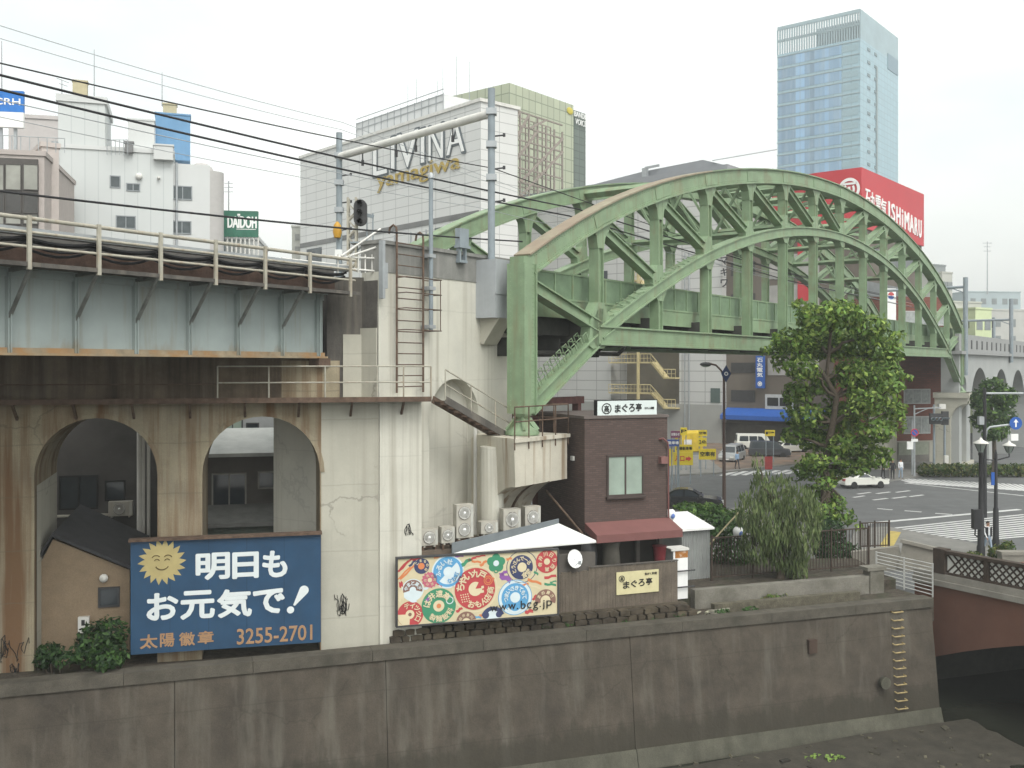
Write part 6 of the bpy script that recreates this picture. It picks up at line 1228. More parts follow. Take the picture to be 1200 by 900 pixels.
while z > 45:
    mb = MB(); mb.box(-.1, .02, vm, sv_ - .4, z - 3.6, z - .5); mb.build('glass_band', sgl, t); mb = MB(); mb.box(-.22, .02, -.12, sv_ + .12, z - .32, z); mb.build('floor_ledge', lou, t)
    mb = MB(); mb.box(-.08, .02, .6, vm - .2, z - 3.2, z - 1.2); mb.build('louvre_band', mat('tower louvre', (.24, .35, .39), .5), t)
    mb = MB(); 
    for px in (1018, 1026): u = ufor(SK, px); mb.box(u - 1.3, u + 1.3, -.15, .02, z - 1.9, z - .9)
    mb.build('vent_slot', mat('slot grey', (.14, .19, .21), .5), t); z -= 4.3
mb = MB(); u = ufor(SK, 1027); mb.box(u - .6, u + .6, -.3, .02, 40, zc - 6); mb.build('corner_rib', mat('rib grey', (.20, .25, .26), .5), t)
a = ufor(SK, 1040); mb = MB(); mb.box(a, su - .5, -.2, .02, zc - 4, zc + 1.5); mb.build('louvre_panel', mat('louvre blue grey', (.16, .24, .29), .5), t)
# buildings on the left skyline
def simplebox(name, label, cat, px0, px1, ytop, Y, deg, depth, m_, roof=None):
    fr = Fr(*P(px0, HY, Y).xy, deg); t = thing(name, label, cat, fr, (0, 0, 0)); u1 = fr.U(px1); zt = fr.W(px0, ytop); body(t, fr, u1, depth, 0, zt - .3, m_)
    mb = MB(); mb.box(-.1, u1 + .1, -.1, depth + .1, zt - .3, zt); mb.build('roof_edge', roof or m_, t); return t, fr, u1, zt
wpan = grid('white metal panel', (.52, .54, .53), (.43, .455, .45), .9, 30, .035, 0, .5, .02, streak=.2, scol=(.50, .52, .51))
wplain = mat('white skyline wall', (.54, .55, .54), .7, var=.04, scale=.3, streak=.2, scol=(.5, .51, .5), hs=.8, vs=.06)
t, f, u1, zt = simplebox('tower_block', 'white ribbed building with stair tower on the left skyline', 'building', 68, 203, 168, 72, 18, 12, wpan, wplain)
u2 = f.U(123); z2 = f.W(95, 120); mb = MB(); mb.box(.0, u2, .02, 6, zt - 1, z2); mb.build('stair_tower', wpan, t); mb = MB(); mb.box(-.15, u2 + .15, -.1, 6.1, z2, z2 + .5); mb.build('tower_cap', wplain, t)
mb = MB(); ur_ = f.U(203); ue = f.U(246); rr = 2.6
mb.box(ur_, ue, .3, 12, 0, f.W(230, 192)); mb.build('side_wall', wplain, t)
mb = MB(); r_ = f.U(262, 2) - ue; zq = f.W(240, 180); mb.prism([(ue + .0, .3)] + [(ue + r_ * math.sin(math.pi / 2 * k / 8), .3 + r_ * (1 - math.cos(math.pi / 2 * k / 8))) for k in range(1, 9)] + [(ue + r_, 12), (ue, 12)], lambda a, b: (a, b, 0), lambda a, b: (a, b, zq - 1.2)); mb.ball((ue - .6, 1.6, zq - 1.3), 1.0, .9, .9, 14); mb.build('rounded_corner', mat('pale pinkish wall', (.42, .405, .39), .7, var=.04), t)
wf = mat('window frame grey', (.25, .27, .28), .5)
for xa, xb, ya, yb in ((130, 140, 207, 219), (149, 163, 216, 223), (204, 224, 219, 233), (137, 158, 254, 267), (203.5, 223, 260, 273)): window(t, f, xa, xb, ya, yb, 0 if xa < 200 else .28, wf, mat('dim office glass', (.07, .085, .09), .2, var=.2), 1 if xb - xa > 12 else 0, th=.08)
mb = MB(); u, w = f.px(163, 207, 0); mb.lathe([(.25, 0), (.25, -.2), (.1, -.3)], (u, 0, w), 8, 'y'); u, w = f.px(186, 209, 0); mb.lathe([(.12, 0), (.12, -.2), (.05, -.3)], (u, 0, w), 8, 'y'); mb.build('vent', offwhite, t)
mb = MB(); mb.tube((f.U(207), .2, 0), (f.U(207), .2, f.W(207, 190)), .09, 6); mb.tube((-.2, -.1, 0), (-.2, -.1, z2 - 3), .25, 6); mb.build('drain_pipe', galv, t)
def rooftank(name, label, cat, px0, px1, y0, y1, Y, m_, legs=False):
    fr = Fr(*P(px0, HY, Y).xy, 18); u1 = fr.U(px1); w0, w1 = fr.W(px0, y1), fr.W(px0, y0); t = thing(name, label, cat, fr, (u1 / 2, u1 / 2, w0)); mb = MB()
    mb.box(0, u1, 0, u1 * .8, w0 + (.35 * (w1 - w0) if legs else 0), w1); mb.build('body', m_, t); mb = MB(); mb.box(-.06, u1 + .06, -.06, u1 * .8 + .06, w1, w1 + .12); mb.build('lid', m_, t)
    if legs:
        for a in (.1, u1 - .1):
            for b in (.1, u1 * .8 - .1): mb = MB(); mb.box(a - .06, a + .06, b - .06, b + .06, w0, w0 + .35 * (w1 - w0)); mb.build('leg', galv, t)
    return t, fr, u1, w0, w1
rooftank('water_tank', 'cream roof water tank on legs on top of the white stair tower', 'water tank', 85, 102, 95, 118, 74, mat('cream tank', (.42, .37, .24), .7, var=.1), True)
rooftank('water_tank', 'small cream tank above the blue roof structure', 'water tank', 191, 207, 122, 136, 78, mat('cream tank', (.42, .37, .24)), False)
rooftank('roof_hut', 'tall blue roof hut on the white building', 'roof hut', 182, 223, 133, 186, 77, mat('blue sheet', (.13, .27, .44), .6, var=.08, scale=.5, streak=.3, scol=(.2, .33, .48)))
rooftank('roof_hut', 'white roof hut left of the blue hut', 'roof hut', 150, 181, 140, 178, 75, wplain)
rooftank('roof_hut', 'low white roof box in front of the blue hut', 'roof hut', 180, 203, 170, 186, 73.5, wplain)
rooftank('cooling_unit', 'grey cooling unit on the white roof beside the stair tower', 'cooling unit', 146, 156, 167, 178, 73, mat('unit grey', (.18, .18, .18), .7, var=.3))
for px, ya, yb, Y, lab in ((110.5, 58, 122, 75, 'thin tall lightning rod on the white stair tower'), (2, 48, 106, 70, 'thin rod behind the blue corner billboard'), (190, 85, 124, 78, 'thin rod above the blue roof hut'), (72.5, 93, 120, 73, 'bent television aerial at the corner of the stair tower')):
    mb = MB(); a, b = P(px, yb, Y), P(px, ya, Y); mb.tube(a, b, .05, 5, .025); 
    if px == 72.5: mb.tube(b + V((-.4, 0, .1)), b + V((.5, 0, -.25)), .03, 4); mb.tube(b + V((-.2, 0, -.3)), b + V((.4, 0, -.5)), .03, 4)
    solo('roof_aerial', mb, galv, lab, 'aerial', WORLD, tuple(a))
mb = MB(); p = P(132, 172, 72.5); 
for k in range(6): mb.tube(p + V((k * .3 - .4, 0, -.6)), p + V((k * .3 - .4, 0, .5)), .03, 4)
mb.tube(p + V((-.4, 0, .5)), p + V((1.1, 0, .5)), .03, 4); solo('roof_railing', mb, galv, 'small roof railing right of the white stair tower', 'railing', WORLD, tuple(p))
t, f, u1, zt = simplebox('office_building', 'beige-pink office building with dark framed windows at the left edge', 'office building', -60, 52, 172, 60, 14, 10, mat('pinkish wall', (.40, .355, .33), .8, var=.06))
wz0, wz1 = f.W(20, 275), f.W(20, 186); mb = MB(); mb.box(f.U(-50), f.U(45), -.12, .05, wz0 - 4, wz1); mb.build('dark_bay', mat('dark bay frame', (.075, .068, .062), .6), t)
cur = mat('curtained window', (.26, .26, .23), .3, var=.25, scale=.6)
for xa, xb in ((-20, 4), (7, 24), (28, 44)):
    for ya, yb, m_ in ((193, 222, cur), (226, 249, mat('dark office glass', (.06, .058, .055), .2, var=.2)), (252, 262, cur)): window(t, f, xa, xb, ya, yb, -.14, mat('dark bay frame', (.075, .068, .062)), m_, 0, th=.05)
mb = MB()
for k in range(12): u = f.U(-40) + k * .5; mb.tube((u, .2, zt), (u, .2, zt + .9), .03, 4)
mb.tube((f.U(-40), .2, zt + .9), (f.U(-40) + 5.5, .2, zt + .9), .03, 4); mb.build('roof_rail', galv, t)
simplebox('office_building', 'plain pale pink building between the dark-windowed office and the white stair tower', 'building', 10, 70, 133, 80, 14, 10, mat('pale pink wall', (.46, .43, .415), .8, var=.05, streak=.2, scol=(.4, .37, .36)))
simplebox('office_building', 'narrow pinkish party wall right beside the dark-windowed office', 'building', 49, 69, 166, 63, 35, 8, mat('pinkish wall two', (.47, .42, .39), .8, var=.05))
fr = Fr(*P(-30, HY, 70).xy, 10); t = thing('rooftop_billboard', 'blue and white rooftop billboard cut by the left edge', 'billboard', fr, (2, 0, 25)); u1 = fr.U(27.5); w0, wm, w1 = fr.W(10, 149), fr.W(10, 131), fr.W(10, 106)
mb = MB(); mb.box(0, u1, 0, .3, wm, w1); mb.build('blue_panel', mat('billboard sky blue', (.02, .16, .50), .5), t); mb = MB(); mb.box(0, u1, .0, .3, w0, wm - .01); mb.build('white_panel', white, t); mb = MB(); write(mb, 'ECCRH', fr.U(-26), fr.U(24), fr.W(10, 123), fr.W(10, 115), -.01, .03, .02); mb.build('lettering', white, t); mb = MB()
for k in (.2, .5, .8): mb.box(u1 * k - .1, u1 * k + .1, .3, .5, w0 - 6, w1)
mb.build('frame', galv, t)
fr = Fr(*P(261, HY, 78).xy, 8); t = thing('rooftop_sign', 'dark green rooftop sign with white lettering beside the rounded white building', 'sign', fr, (1.5, 0, 19)); u1 = fr.U(302.5); w0, w1 = fr.W(280, 277.5), fr.W(280, 247)
mb = MB(); mb.box(0, u1, 0, .3, w0, w1); mb.build('panel', mat('sign dark green', (.03, .13, .085), .5), t); mb = MB(); write(mb, 'DAÏDOH', fr.U(266.5), fr.U(301), fr.W(284, 267.5), fr.W(284, 250.5), -.02, .035, .02); mb.box(fr.U(277), fr.U(300), -.02, 0, fr.W(288, 269), fr.W(288, 268.3)); mb.build('lettering', white, t); mb = MB()
for k in range(9): mb.box(u1 * k / 8 - .05, u1 * k / 8 + .05, .1, .25, w0 - 3, w0)
mb.build('legs_frame', offwhite, t)
simplebox('office_building', 'low white block under the green rooftop sign', 'building', 261, 302, 276, 80, 8, 8, wplain)
t, f, u1, zt = simplebox('office_building', 'narrow dark blue glass building beside the rounded white building', 'building', 245, 262, 250, 79, 8, 6, grid('dark blue glass', (.05, .09, .12), (.10, .15, .18), .9, 1.6, .06, 0, .2, .2, spec=.6))
mb = MB(); a, b = P(268, 248, 82), P(268, 212, 82); mb.tube(a, b, .05, 5)
for k in range(3): z = b.z - .2 - k * .35; mb.tube((b.x - .35, b.y, z), (b.x + .35, b.y, z), .03, 4)
solo('roof_aerial', mb, galv, 'television aerial standing above the green rooftop sign', 'aerial', WORLD, tuple(a))
t, f, u1, zt = simplebox('apartment_block', 'small distant beige block left of the department store', 'building', 342, 355, 264, 160, 10, 8, mat('distant beige', (.42, .42, .38), .8, var=.1)); 
for k in range(5): mb = MB(); mb.box(.5, u1 - .5, -.1, .02, zt - 2.4 - k * 2, zt - 1.4 - k * 2); mb.build('balcony_strip', mat('distant grey', (.24, .24, .23), .8), t)
# right skyline
for px0, px1, yt, Y, deg, c, lab in ((1090, 1108, 309, 190, 30, (.24, .26, .26), 'dark grey distant block just right of the red roof sign'), (1104, 1116, 318, 185, 30, (.42, .42, .38), 'narrow beige distant block behind the arch end'), (1108, 1150, 352, 170, 25, (.45, .46, .40), 'pale beige building beyond the far viaduct masts'), (1134, 1196, 341, 260, 8, (.36, .42, .43), 'wide blue-grey hazy block on the far right skyline'), (1143, 1162, 360, 150, 30, (.50, .56, .34), 'pale yellow-green building above the far viaduct'), (1160, 1230, 362, 190, 12, (.44, .44, .41), 'cream building behind the far viaduct crossbeam')):
    t, f, u1, zt = simplebox('distant_building', lab, 'building', px0, px1, yt, Y, deg, 14, mat('distant ' + lab[:18], c, .8, var=.08, scale=.2)); wf_ = mat('distant window grey', (.20, .22, .22), .5)
    nw = max(2, int(u1 / 3)); 
    for r in range(3):
        for k in range(nw): u = u1 * (k + .5) / nw; mb = MB(); mb.box(u - .7, u + .7, -.06, .02, zt - 3.4 - r * 3.2, zt - 1.9 - r * 3.2); mb.build('window', wf_, t)
mb = MB(); a, b = P(1157, 345, 240), P(1157, 283, 240); mb.tube(a, b, .16, 5, .08)
for z, w in ((.97, 1.1), (.9, .8), (.82, .9)): q = a.lerp(b, z); mb.tube(q - V((w, 0, 0)), q + V((w, 0, 0)), .08, 4)
solo('radio_mast', mb, galv, 'thin radio mast on the far right skyline', 'mast', WORLD, tuple(a))
# backdrop of low blocks far beyond the street so that nothing ends in the void
rnd = random.Random(21)
for i in range(26):
    px = -500 + i * 85 + rnd.uniform(-20, 20); Y = rnd.uniform(330, 520); h = rnd.uniform(11, 24)
    if 860 < px < 1120: h = 12
    p = P(px, HY, Y); mb = MB(); mb.box(-14, 14, 0, 12, 0, h); mb.box(-14.3, 14.3, -.3, 12.3, h, h + .8)
    for r in range(int(h // 4)): mb.box(-12, 12, -.1, .05, 2 + r * 4, 3.6 + r * 4)
    if 50 < px < 1150: continue
    solo('distant_building', mb, mat('backdrop grey', (.40, .40, .39), .8, var=.15, scale=.05), 'plain grey block far beyond the railway', 'building', Fr(p.x, p.y, 0), (0, 0, 0), 'plain far blocks')
# ---------------------------------------------------------------- pavements and road markings
def gpoly(mb, pts, z, h=None):
    q = [G(x, y, z) for x, y in pts]
    if h is None: mb.poly([(p.x, p.y, z) for p in q])
    else: mb.pz([(p.x, p.y) for p in q], z - h, z)
mb = MB(); gpoly(mb, [(985, 660), (1003, 619), (1040, 617), (1100, 628), (1140, 636), (1205, 650), (1240, 656), (1150, 662), (1060, 667)], .14, .3)
struct('near_pavement', mb, paving)
mb = MB(); gpoly(mb, [(1030, 640), (1042, 622), (1056, 623.5), (1046, 642)], .144); struct('tactile_strip', mb, tactile)
mb = MB(); gpoly(mb, [(560, 566), (838, 554), (905, 546), (960, 541), (845, 532), (600, 540)], .14, .3); gpoly(mb, [(1042, 563), (1085, 556), (1125, 551), (1140, 541), (1042, 541)], .14, .3); struct('far_pavement', mb, paving)
mb = MB(); gpoly(mb, [(848, 551), (905, 545.6), (960, 541.5), (1000, 538), (1000, 515), (800, 515)], .146); struct('parking_ground', mb, mat('parking ground', (.16, .125, .10), .9, var=.3, scale=.5, blot=.6, bcol=(.30, .17, .09), bscale=.35, fine=.2))
mb = MB(); gpoly(mb, [(500, 640), (786, 612), (880, 590), (905, 612), (985, 622), (985, 660), (760, 690)], .10, .25); struct('garden_pavement', mb, paving)
def strip(mb, a, b, w):
    p, q = G(*a), G(*b); d = (q - p); d.z = 0; n = V((-d.y, d.x, 0)).normalized() * w / 2; mb.poly([(x.x, x.y, .004) for x in (p - n, q - n, q + n, p + n)])
mb = MB()
for a, b in (((1015, 613.5), (1195, 597)),): strip(mb, a, b, .45)
for a, b in (((1005, 579), (1020, 577)), ((1027, 578.5), (1043, 576.5)), ((1050, 577), (1066, 575)), ((1023, 586), (1040, 584)), ((1046, 584), (1062, 582)), ((1066, 582), (1082, 580)), ((1028, 596), (1046, 597.5)), ((1060, 598.5), (1080, 600)), ((1096, 601.5), (1116, 603)), ((1000, 583), (1013, 581))): strip(mb, a, b, .28)
struct('lane_lines', mb, roadpaint)
mb = MB()
n_ = 11
for k in range(n_):                                      # near crossing: long bars running to the right
    f = k / (n_ - 1); a0 = (1043 + 92 * f, 619.5 + 14.5 * f); b0 = (1200 + 30 * f, 604 + 25 * f); strip(mb, a0, (b0[0], b0[1] - 1 - 2 * f), .27)
struct('near_crossing', mb, roadpaint)
mb = MB()
for k in range(26):                                      # far crossing on the right
    f = k / 25; x0 = 1046 + 175 * f; y0 = 559.8 + 9.0 * f; gpoly(mb, [(x0, y0), (x0 + 4.6, y0 + .3), (x0 + 27, y0 + 6.5 + 3 * f), (x0 + 21, y0 + 6.5 + 3 * f)], .004)
strip(mb, (1060, 566), (1200, 581), .3); struct('far_crossing', mb, roadpaint)
mb = MB()
for k in range(12): x = 846 + k * 12.5; strip(mb, (x, 557.5 - k * .35), (x + 16, 552.5 - k * .35), .55)
struct('side_crossing', mb, roadpaint)
# ---------------------------------------------------------------- vehicles
lampr = mat('tail lamp red', (.35, .02, .02), .3); lampw = mat('head lamp', (.65, .65, .62), .2); chrome = mat('wheel metal', (.45, .46, .47), .3, metal=.6)
def vehicle(name, label, p, rz, prof, roof, Wd, paint, wheels, wr=.31, windows=(), group='vehicles about the crossing', plate=True, trim=None):
    """prof: lower body outline (x,z); roof: greenhouse outline; windows: side panes (x,z) polygons"""
    fr = Fr(p.x, p.y, rz, p.z); t = thing(name, label, 'car' if 'van' not in name else 'van', fr, (0, 0, 0), group); h = Wd / 2
    mb = MB(); n = len(prof); xs = [q[0] for q in prof]; xm = (max(xs) + min(xs)) / 2; L2 = (max(xs) - min(xs)) / 2; ys = []
    rows = [(-h, .90), (-h * .93, 1.0), (h * .93, 1.0), (h, .90)]
    zs = [q[1] for q in prof]; zmid = .55
    def pt(q, y, k): x, z = q; return (xm + (x - xm) * (k if abs(x - xm) > L2 * .8 else 1), y if True else y, z if k == 1.0 else zmid + (z - zmid) * .93)
    vs = []
    for y, k in rows: vs += [pt(q, y, .985 if k < 1 else 1.0) for q in prof]
    fs = [tuple(range(n))[::-1], tuple(range(3 * n, 4 * n))]
    for r in range(3): fs += [(r * n + i, r * n + (i + 1) % n, (r + 1) * n + (i + 1) % n, (r + 1) * n + i) for i in range(n)]
    mb.add(vs, fs); mb.build('body', paint, t)
    mb = MB(); m_ = len(roof); z0 = min(q[1] for q in roof); z1 = max(q[1] for q in roof); vs = []
    for s in (-1, 1): vs += [(q[0], s * (h - .06 - .22 * (q[1] - z0) / max(.01, z1 - z0) * min(1, (z1 - z0) / .5)), q[1]) for q in roof]
    fs = [tuple(range(m_))[::-1], tuple(range(m_, 2 * m_))] + [(i, (i + 1) % m_, m_ + (i + 1) % m_, m_ + i) for i in range(m_)]; mb.add(vs, fs); mb.build('cabin', trim or paint, t)
    def yoff(z): return h - .06 - .22 * (z - z0) / max(.01, z1 - z0) * min(1, (z1 - z0) / .5) + .012
    for w in windows:
        for s in (-1, 1):
            mb = MB(); mb.poly([(x, s * yoff(z), z) for x, z in (w if s < 0 else w[::-1])]); mb.build('side_window', darkglass, t)
    # front and rear screens
    rs = sorted(roof, key=lambda q: q[0]); fr_lo, fr_hi = rs[0], rs[1]; rr_lo, rr_hi = rs[-1], rs[-2]
    for lo, hi, nm in ((fr_lo, fr_hi, 'windscreen'), (rr_lo, rr_hi, 'rear_window')):
        a, b = V((lo[0], 0, lo[1])), V((hi[0], 0, hi[1])); d = (b - a); nn = V((-d.z, 0, d.x)).normalized() * .012; nn = nn if (nn.x < 0) == (nm == 'windscreen') else -nn; p0 = a + d * .12 + nn; p1 = a + d * .9 + nn; y0, y1 = yoff(p0.z) - .1, yoff(p1.z) - .08
        mb = MB(); mb.poly([(p0.x, -y0, p0.z), (p0.x, y0, p0.z), (p1.x, y1, p1.z), (p1.x, -y1, p1.z)]); mb.build(nm, darkglass, t)
    for x in wheels:
        for s in (-1, 1):
            mb = MB(); mb.lathe([(wr + .05, 0), (wr + .05, .012)], (x, s * (h - .01) - (.006), wr), 20, 'y'); mb.build('wheel_arch', ink, t)
            mb = MB(); mb.lathe([(wr * .6, -.11), (wr * .92, -.11), (wr, -.07), (wr, .07), (wr * .92, .11), (wr * .6, .11)], (x, s * (h - .09), wr), 20, 'y'); wl = mb.build('wheel', rubber, t)
            mb = MB(); mb.lathe([(.02, s * .08), (wr * .3, s * .1), (wr * .62, s * .105), (wr * .64, s * .06)], (x, s * (h - .09), wr), 16, 'y'); mb.build('rim', chrome, wl)
    x0, x1 = min(xs), max(xs)
    for s in (-1, 1):
        mb = MB(); mb.box(x0 - .015, x0 + .12, s * (h * .68) - .2, s * (h * .68) + .2, .58, .74); mb.build('headlight', lampw, t)
        mb = MB(); mb.box(x1 - .12, x1 + .012, s * (h * .72) - .2, s * (h * .72) + .2, .62, .80); mb.build('tail_light', lampr, t)
        mb = MB(); mb.box(fr_lo[0] + .15, fr_lo[0] + .3, s * (h + .07) - .08, s * (h + .07) + .08, fr_lo[1] + .03, fr_lo[1] + .17); mb.build('mirror', paint, t)
    mb = MB(); mb.box(x0 - .012, x0 + .05, -.26, .26, .36, .50); mb.box(x1 - .05, x1 + .012, -.26, .26, .40, .54); mb.build('number_plate', white, t)
    mb = MB()
    for x in (xm - .1, xm + .85): mb.box(x - .012, x + .012, -h * .99 - .004, h * .99 + .004, .3, .84)
    mb.build('door_seam', ink, t)
    return t
SED = [(-2.3, .32), (-2.34, .5), (-2.25, .72), (-1.9, .82), (-.95, .92), (1.35, .96), (2.1, .94), (2.3, .82), (2.36, .55), (2.3, .32)]; SEDR = [(-1.0, .9), (-.25, 1.36), (.1, 1.43), (.75, 1.42), (1.05, 1.36), (1.75, .94)]
SEDW = ([(-.78, .96), (-.18, 1.32), (.32, 1.37), (.32, .96)], [(.4, .96), (.4, 1.37), (.95, 1.33), (1.42, .98)])
CPE = [(-2.0, .30), (-2.04, .48), (-1.9, .66), (-1.2, .78), (-.75, .84), (1.2, .88), (1.85, .86), (2.0, .74), (2.04, .5), (2.0, .30)]; CPER = [(-.75, .82), (-.05, 1.2), (.25, 1.25), (.62, 1.22), (1.2, .88)]; CPEW = ([(-.5, .88), (0, 1.16), (.5, 1.19), (.8, .9)],)
VAN = [(-2.2, .32), (-2.26, .55), (-2.15, .9), (-1.45, 1.02), (2.15, 1.05), (2.28, .9), (2.28, .4), (2.2, .32)]; VANR = [(-1.55, 1.0), (-.85, 1.72), (-.5, 1.8), (1.9, 1.82), (2.08, 1.76), (2.22, 1.02)]; VANW = ([(-1.2, 1.08), (-.75, 1.62), (-.3, 1.68), (-.3, 1.08)], [(-.2, 1.08), (-.2, 1.68), (.75, 1.7), (.75, 1.08)], [(.85, 1.08), (.85, 1.7), (1.85, 1.7), (1.95, 1.08)])
wcar = mat('pearl white car paint', (.68, .68, .62), .25, var=.03, spec=.6); bcar = mat('black car paint', (.018, .018, .02), .15, var=.1, spec=.7); scar = mat('silver car paint', (.38, .39, .39), .3, metal=.3, var=.05); kcar = mat('charcoal car paint', (.05, .053, .06), .2, spec=.7, var=.1); ycar = mat('taxi yellow', (.55, .42, .03), .4, var=.08)
def at_ground(px, py): p = G(px, py); return p
vehicle('parked_coupe', 'white low coupe crossing the road right of the tree trunk', at_ground(1010, 571), 180 + 12, CPE, CPER, 1.7, wcar, (-1.2, 1.2), .30, CPEW)
vehicle('black_sedan', 'black sedan on the road behind the restaurant', at_ground(808, 596), 180 - 12, SED, SEDR, 1.78, bcar, (-1.4, 1.35), .32, SEDW)
vehicle('silver_van', 'silver people carrier parked nose-out by the yellow signs', G(858, 541), 62, VAN, VANR, 1.75, scar, (-1.4, 1.4), .32, VANW)
vehicle('charcoal_van', 'charcoal people carrier parked side-on in front of the blue awning', G(902, 536), 166, VAN, VANR, 1.8, kcar, (-1.4, 1.4), .33, VANW)
wv = vehicle('white_van', 'white roof-racked van parked behind the charcoal one', G(884, 527), 178, VAN, [(-1.75, 1.0), (-1.3, 1.85), (-1.1, 1.95), (2.0, 1.97), (2.12, 1.9), (2.22, 1.02)], 1.75, wcar, (-1.4, 1.4), .32, VANW)
vehicle('white_hatchback', 'white hatchback half hidden behind the tree crown', G(925, 531), 200, SED, SEDR, 1.75, wcar, (-1.4, 1.35), .31, SEDW)
vehicle('white_hatchback', 'second white car parked deeper behind the tree crown', G(943, 527), 195, SED, SEDR, 1.75, wcar, (-1.4, 1.35), .31, SEDW)
# ---------------------------------------------------------------- people
skin = mat('skin', (.42, .25, .17), .6, var=.05); hairm = mat('dark hair', (.02, .016, .014), .7, var=.2)
def person(label, p, rz, shirt, trousers, stride=.18, sleeves=1, face_px=None):
    root = thing('person', label, 'person', Fr(p.x, p.y, rz, p.z), (0, 0, 0), 'people on the street')
    pts = []; ed = []; rad = []
    def node(x, y, z, r, par=None): pts.append((x, y, z)); rad.append(r); ed.append((par, len(pts) - 1)) if par is not None else None; return len(pts) - 1
    pel = node(0, 0, .95, (.15, .11)); wst = node(0, -.005, 1.10, (.135, .10), pel); ch = node(0, -.01, 1.30, (.165, .115), wst); nk0 = node(0, 0, 1.44, (.09, .07), ch); nk = node(0, -.005, 1.50, (.055, .055), nk0); hd = node(0, -.03, 1.585, (.08, .095), nk); ht = node(0, -.02, 1.69, (.065, .075), hd)
    for s in (-1, 1):
        hp_ = node(s * .095, 0, .88, (.095, .10), pel); kn = node(s * .105, -stride * .5 * s, .50, (.062, .066), hp_); ak = node(s * .105, -stride * s + .03, .09, (.042, .045), kn); he = node(s * .108, -stride * s + .0, .045, (.045, .045), ak); node(s * .12, -stride * s - .15, .032, (.04, .03), he)
        sh = node(s * .175, 0, 1.395, (.062, .065), ch); el = node(s * .225, .03 + stride * .3 * s, 1.12, (.043, .045), sh); wr_ = node(s * .235, -.06 + stride * .7 * s, .89, (.03, .03), el); pm = node(s * .235, -.075 + stride * .75 * s, .84, (.026, .034), wr_)
        for k in range(4): f1 = node(s * .235 - .004 * s, -.105 + stride * .75 * s + .018 * k, .785 + .004 * abs(k - 1), (.0085, .0085), pm); node(s * .235 - .018 * s, -.11 + stride * .75 * s + .018 * k, .745 + .008 * abs(k - 1), (.0075, .0075), f1)
        f1 = node(s * .215, -.115 + stride * .75 * s, .825, (.009, .009), pm); node(s * .205, -.125 + stride * .75 * s, .79, (.008, .008), f1)
    me = bpy.data.meshes.new('body'); me.from_pydata(pts, ed, []); o = bpy.data.objects.new('tmp', me); SC.collection.objects.link(o); md = o.modifiers.new('s', 'SKIN')
    for i, r in enumerate(rad): me.skin_vertices[0].data[i].radius = r
    me.skin_vertices[0].data[0].use_root = True; sd_ = o.modifiers.new('d', 'SUBSURF'); sd_.levels = 1; sd_.render_levels = 1
    dg = bpy.context.evaluated_depsgraph_get(); dg.update(); me2 = bpy.data.meshes.new_from_object(o.evaluated_get(dg)); bpy.data.objects.remove(o)
    for m_ in (shirt, trousers, skin, ink): me2.materials.append(m_)
    for f in me2.polygons:
        c = f.center; f.use_smooth = True
        if c.z < .07: k = 3
        elif c.z < .96 and abs(c.x) < .195: k = 1
        elif c.z > 1.455: k = 2
        elif abs(c.x) > .17 and c.z < (1.18 if sleeves == 0 else .90): k = 2
        else: k = 0
        f.material_index = k
    b = bpy.data.objects.new('body', me2); SC.collection.objects.link(b); b.parent = root
    mb = MB(); vs = []; n = 12
    mb.ball((0, -.005, 1.645), .092, .105, .095, 12); mb.v = [(x, y + (.02 if z < 1.64 else 0), max(z, 1.60 + (.06 if y < -.05 else 0))) for x, y, z in mb.v]; mb.build('hair', hairm, root)
    mb = MB()
    for s in (-1, 1): mb.ball((s * .031, -.118, 1.612), .012, .008, .008, 6)
    mb.ball((0, -.112, 1.56), .024, .008, .006, 6); mb.build('eyes_and_mouth', mat('dark features', (.09, .04, .035), .6), root)
    mb = MB(); mb.ball((0, -.128, 1.588), .014, .02, .022, 6)
    for s in (-1, 1): mb.ball((s * .085, -.02, 1.595), .012, .022, .03, 6)
    mb.build('nose_and_ears', skin, root); return root
wsh = mat('white shirt', (.66, .67, .68), .8, var=.05); bsh = mat('light blue shirt', (.30, .42, .58), .8, var=.05); nsh = mat('black suit', (.022, .022, .025), .8); gtr = mat('dark trousers', (.04, .042, .05), .8); ltr = mat('light jeans', (.25, .31, .38), .8)
person('pedestrian in a light blue shirt walking past the parked vans', G(864, 549.5, .14), 20, bsh, gtr, .2)
person('pedestrian in black waiting on the far pavement', G(1046, 561.5, .14), -20, nsh, nsh, .05)
person('pedestrian in a white top standing beside the one in black', G(1055.5, 560.5, .14), 10, wsh, ltr, .08)
w_ = person('pedestrian with white shirt under a dark jacket walking by the lantern posts', G(1157.5, 649, .14), 15, wsh, ltr, .22)
mb = MB()
for s in (-1, 1): mb.pz([(s * .07, -.135), (s * .19, -.10), (s * .22, .0), (s * .19, .10), (s * .02, .135), (s * .02, .12), (s * .17, .085), (s * .195, 0), (s * .17, -.085), (s * .07, -.12)], .92, 1.43)
mb.build('jacket', nsh, w_)
person('pedestrian in dark clothes far back by the tree trunk', G(1035, 560, .14), 40, gtr, nsh, .1)
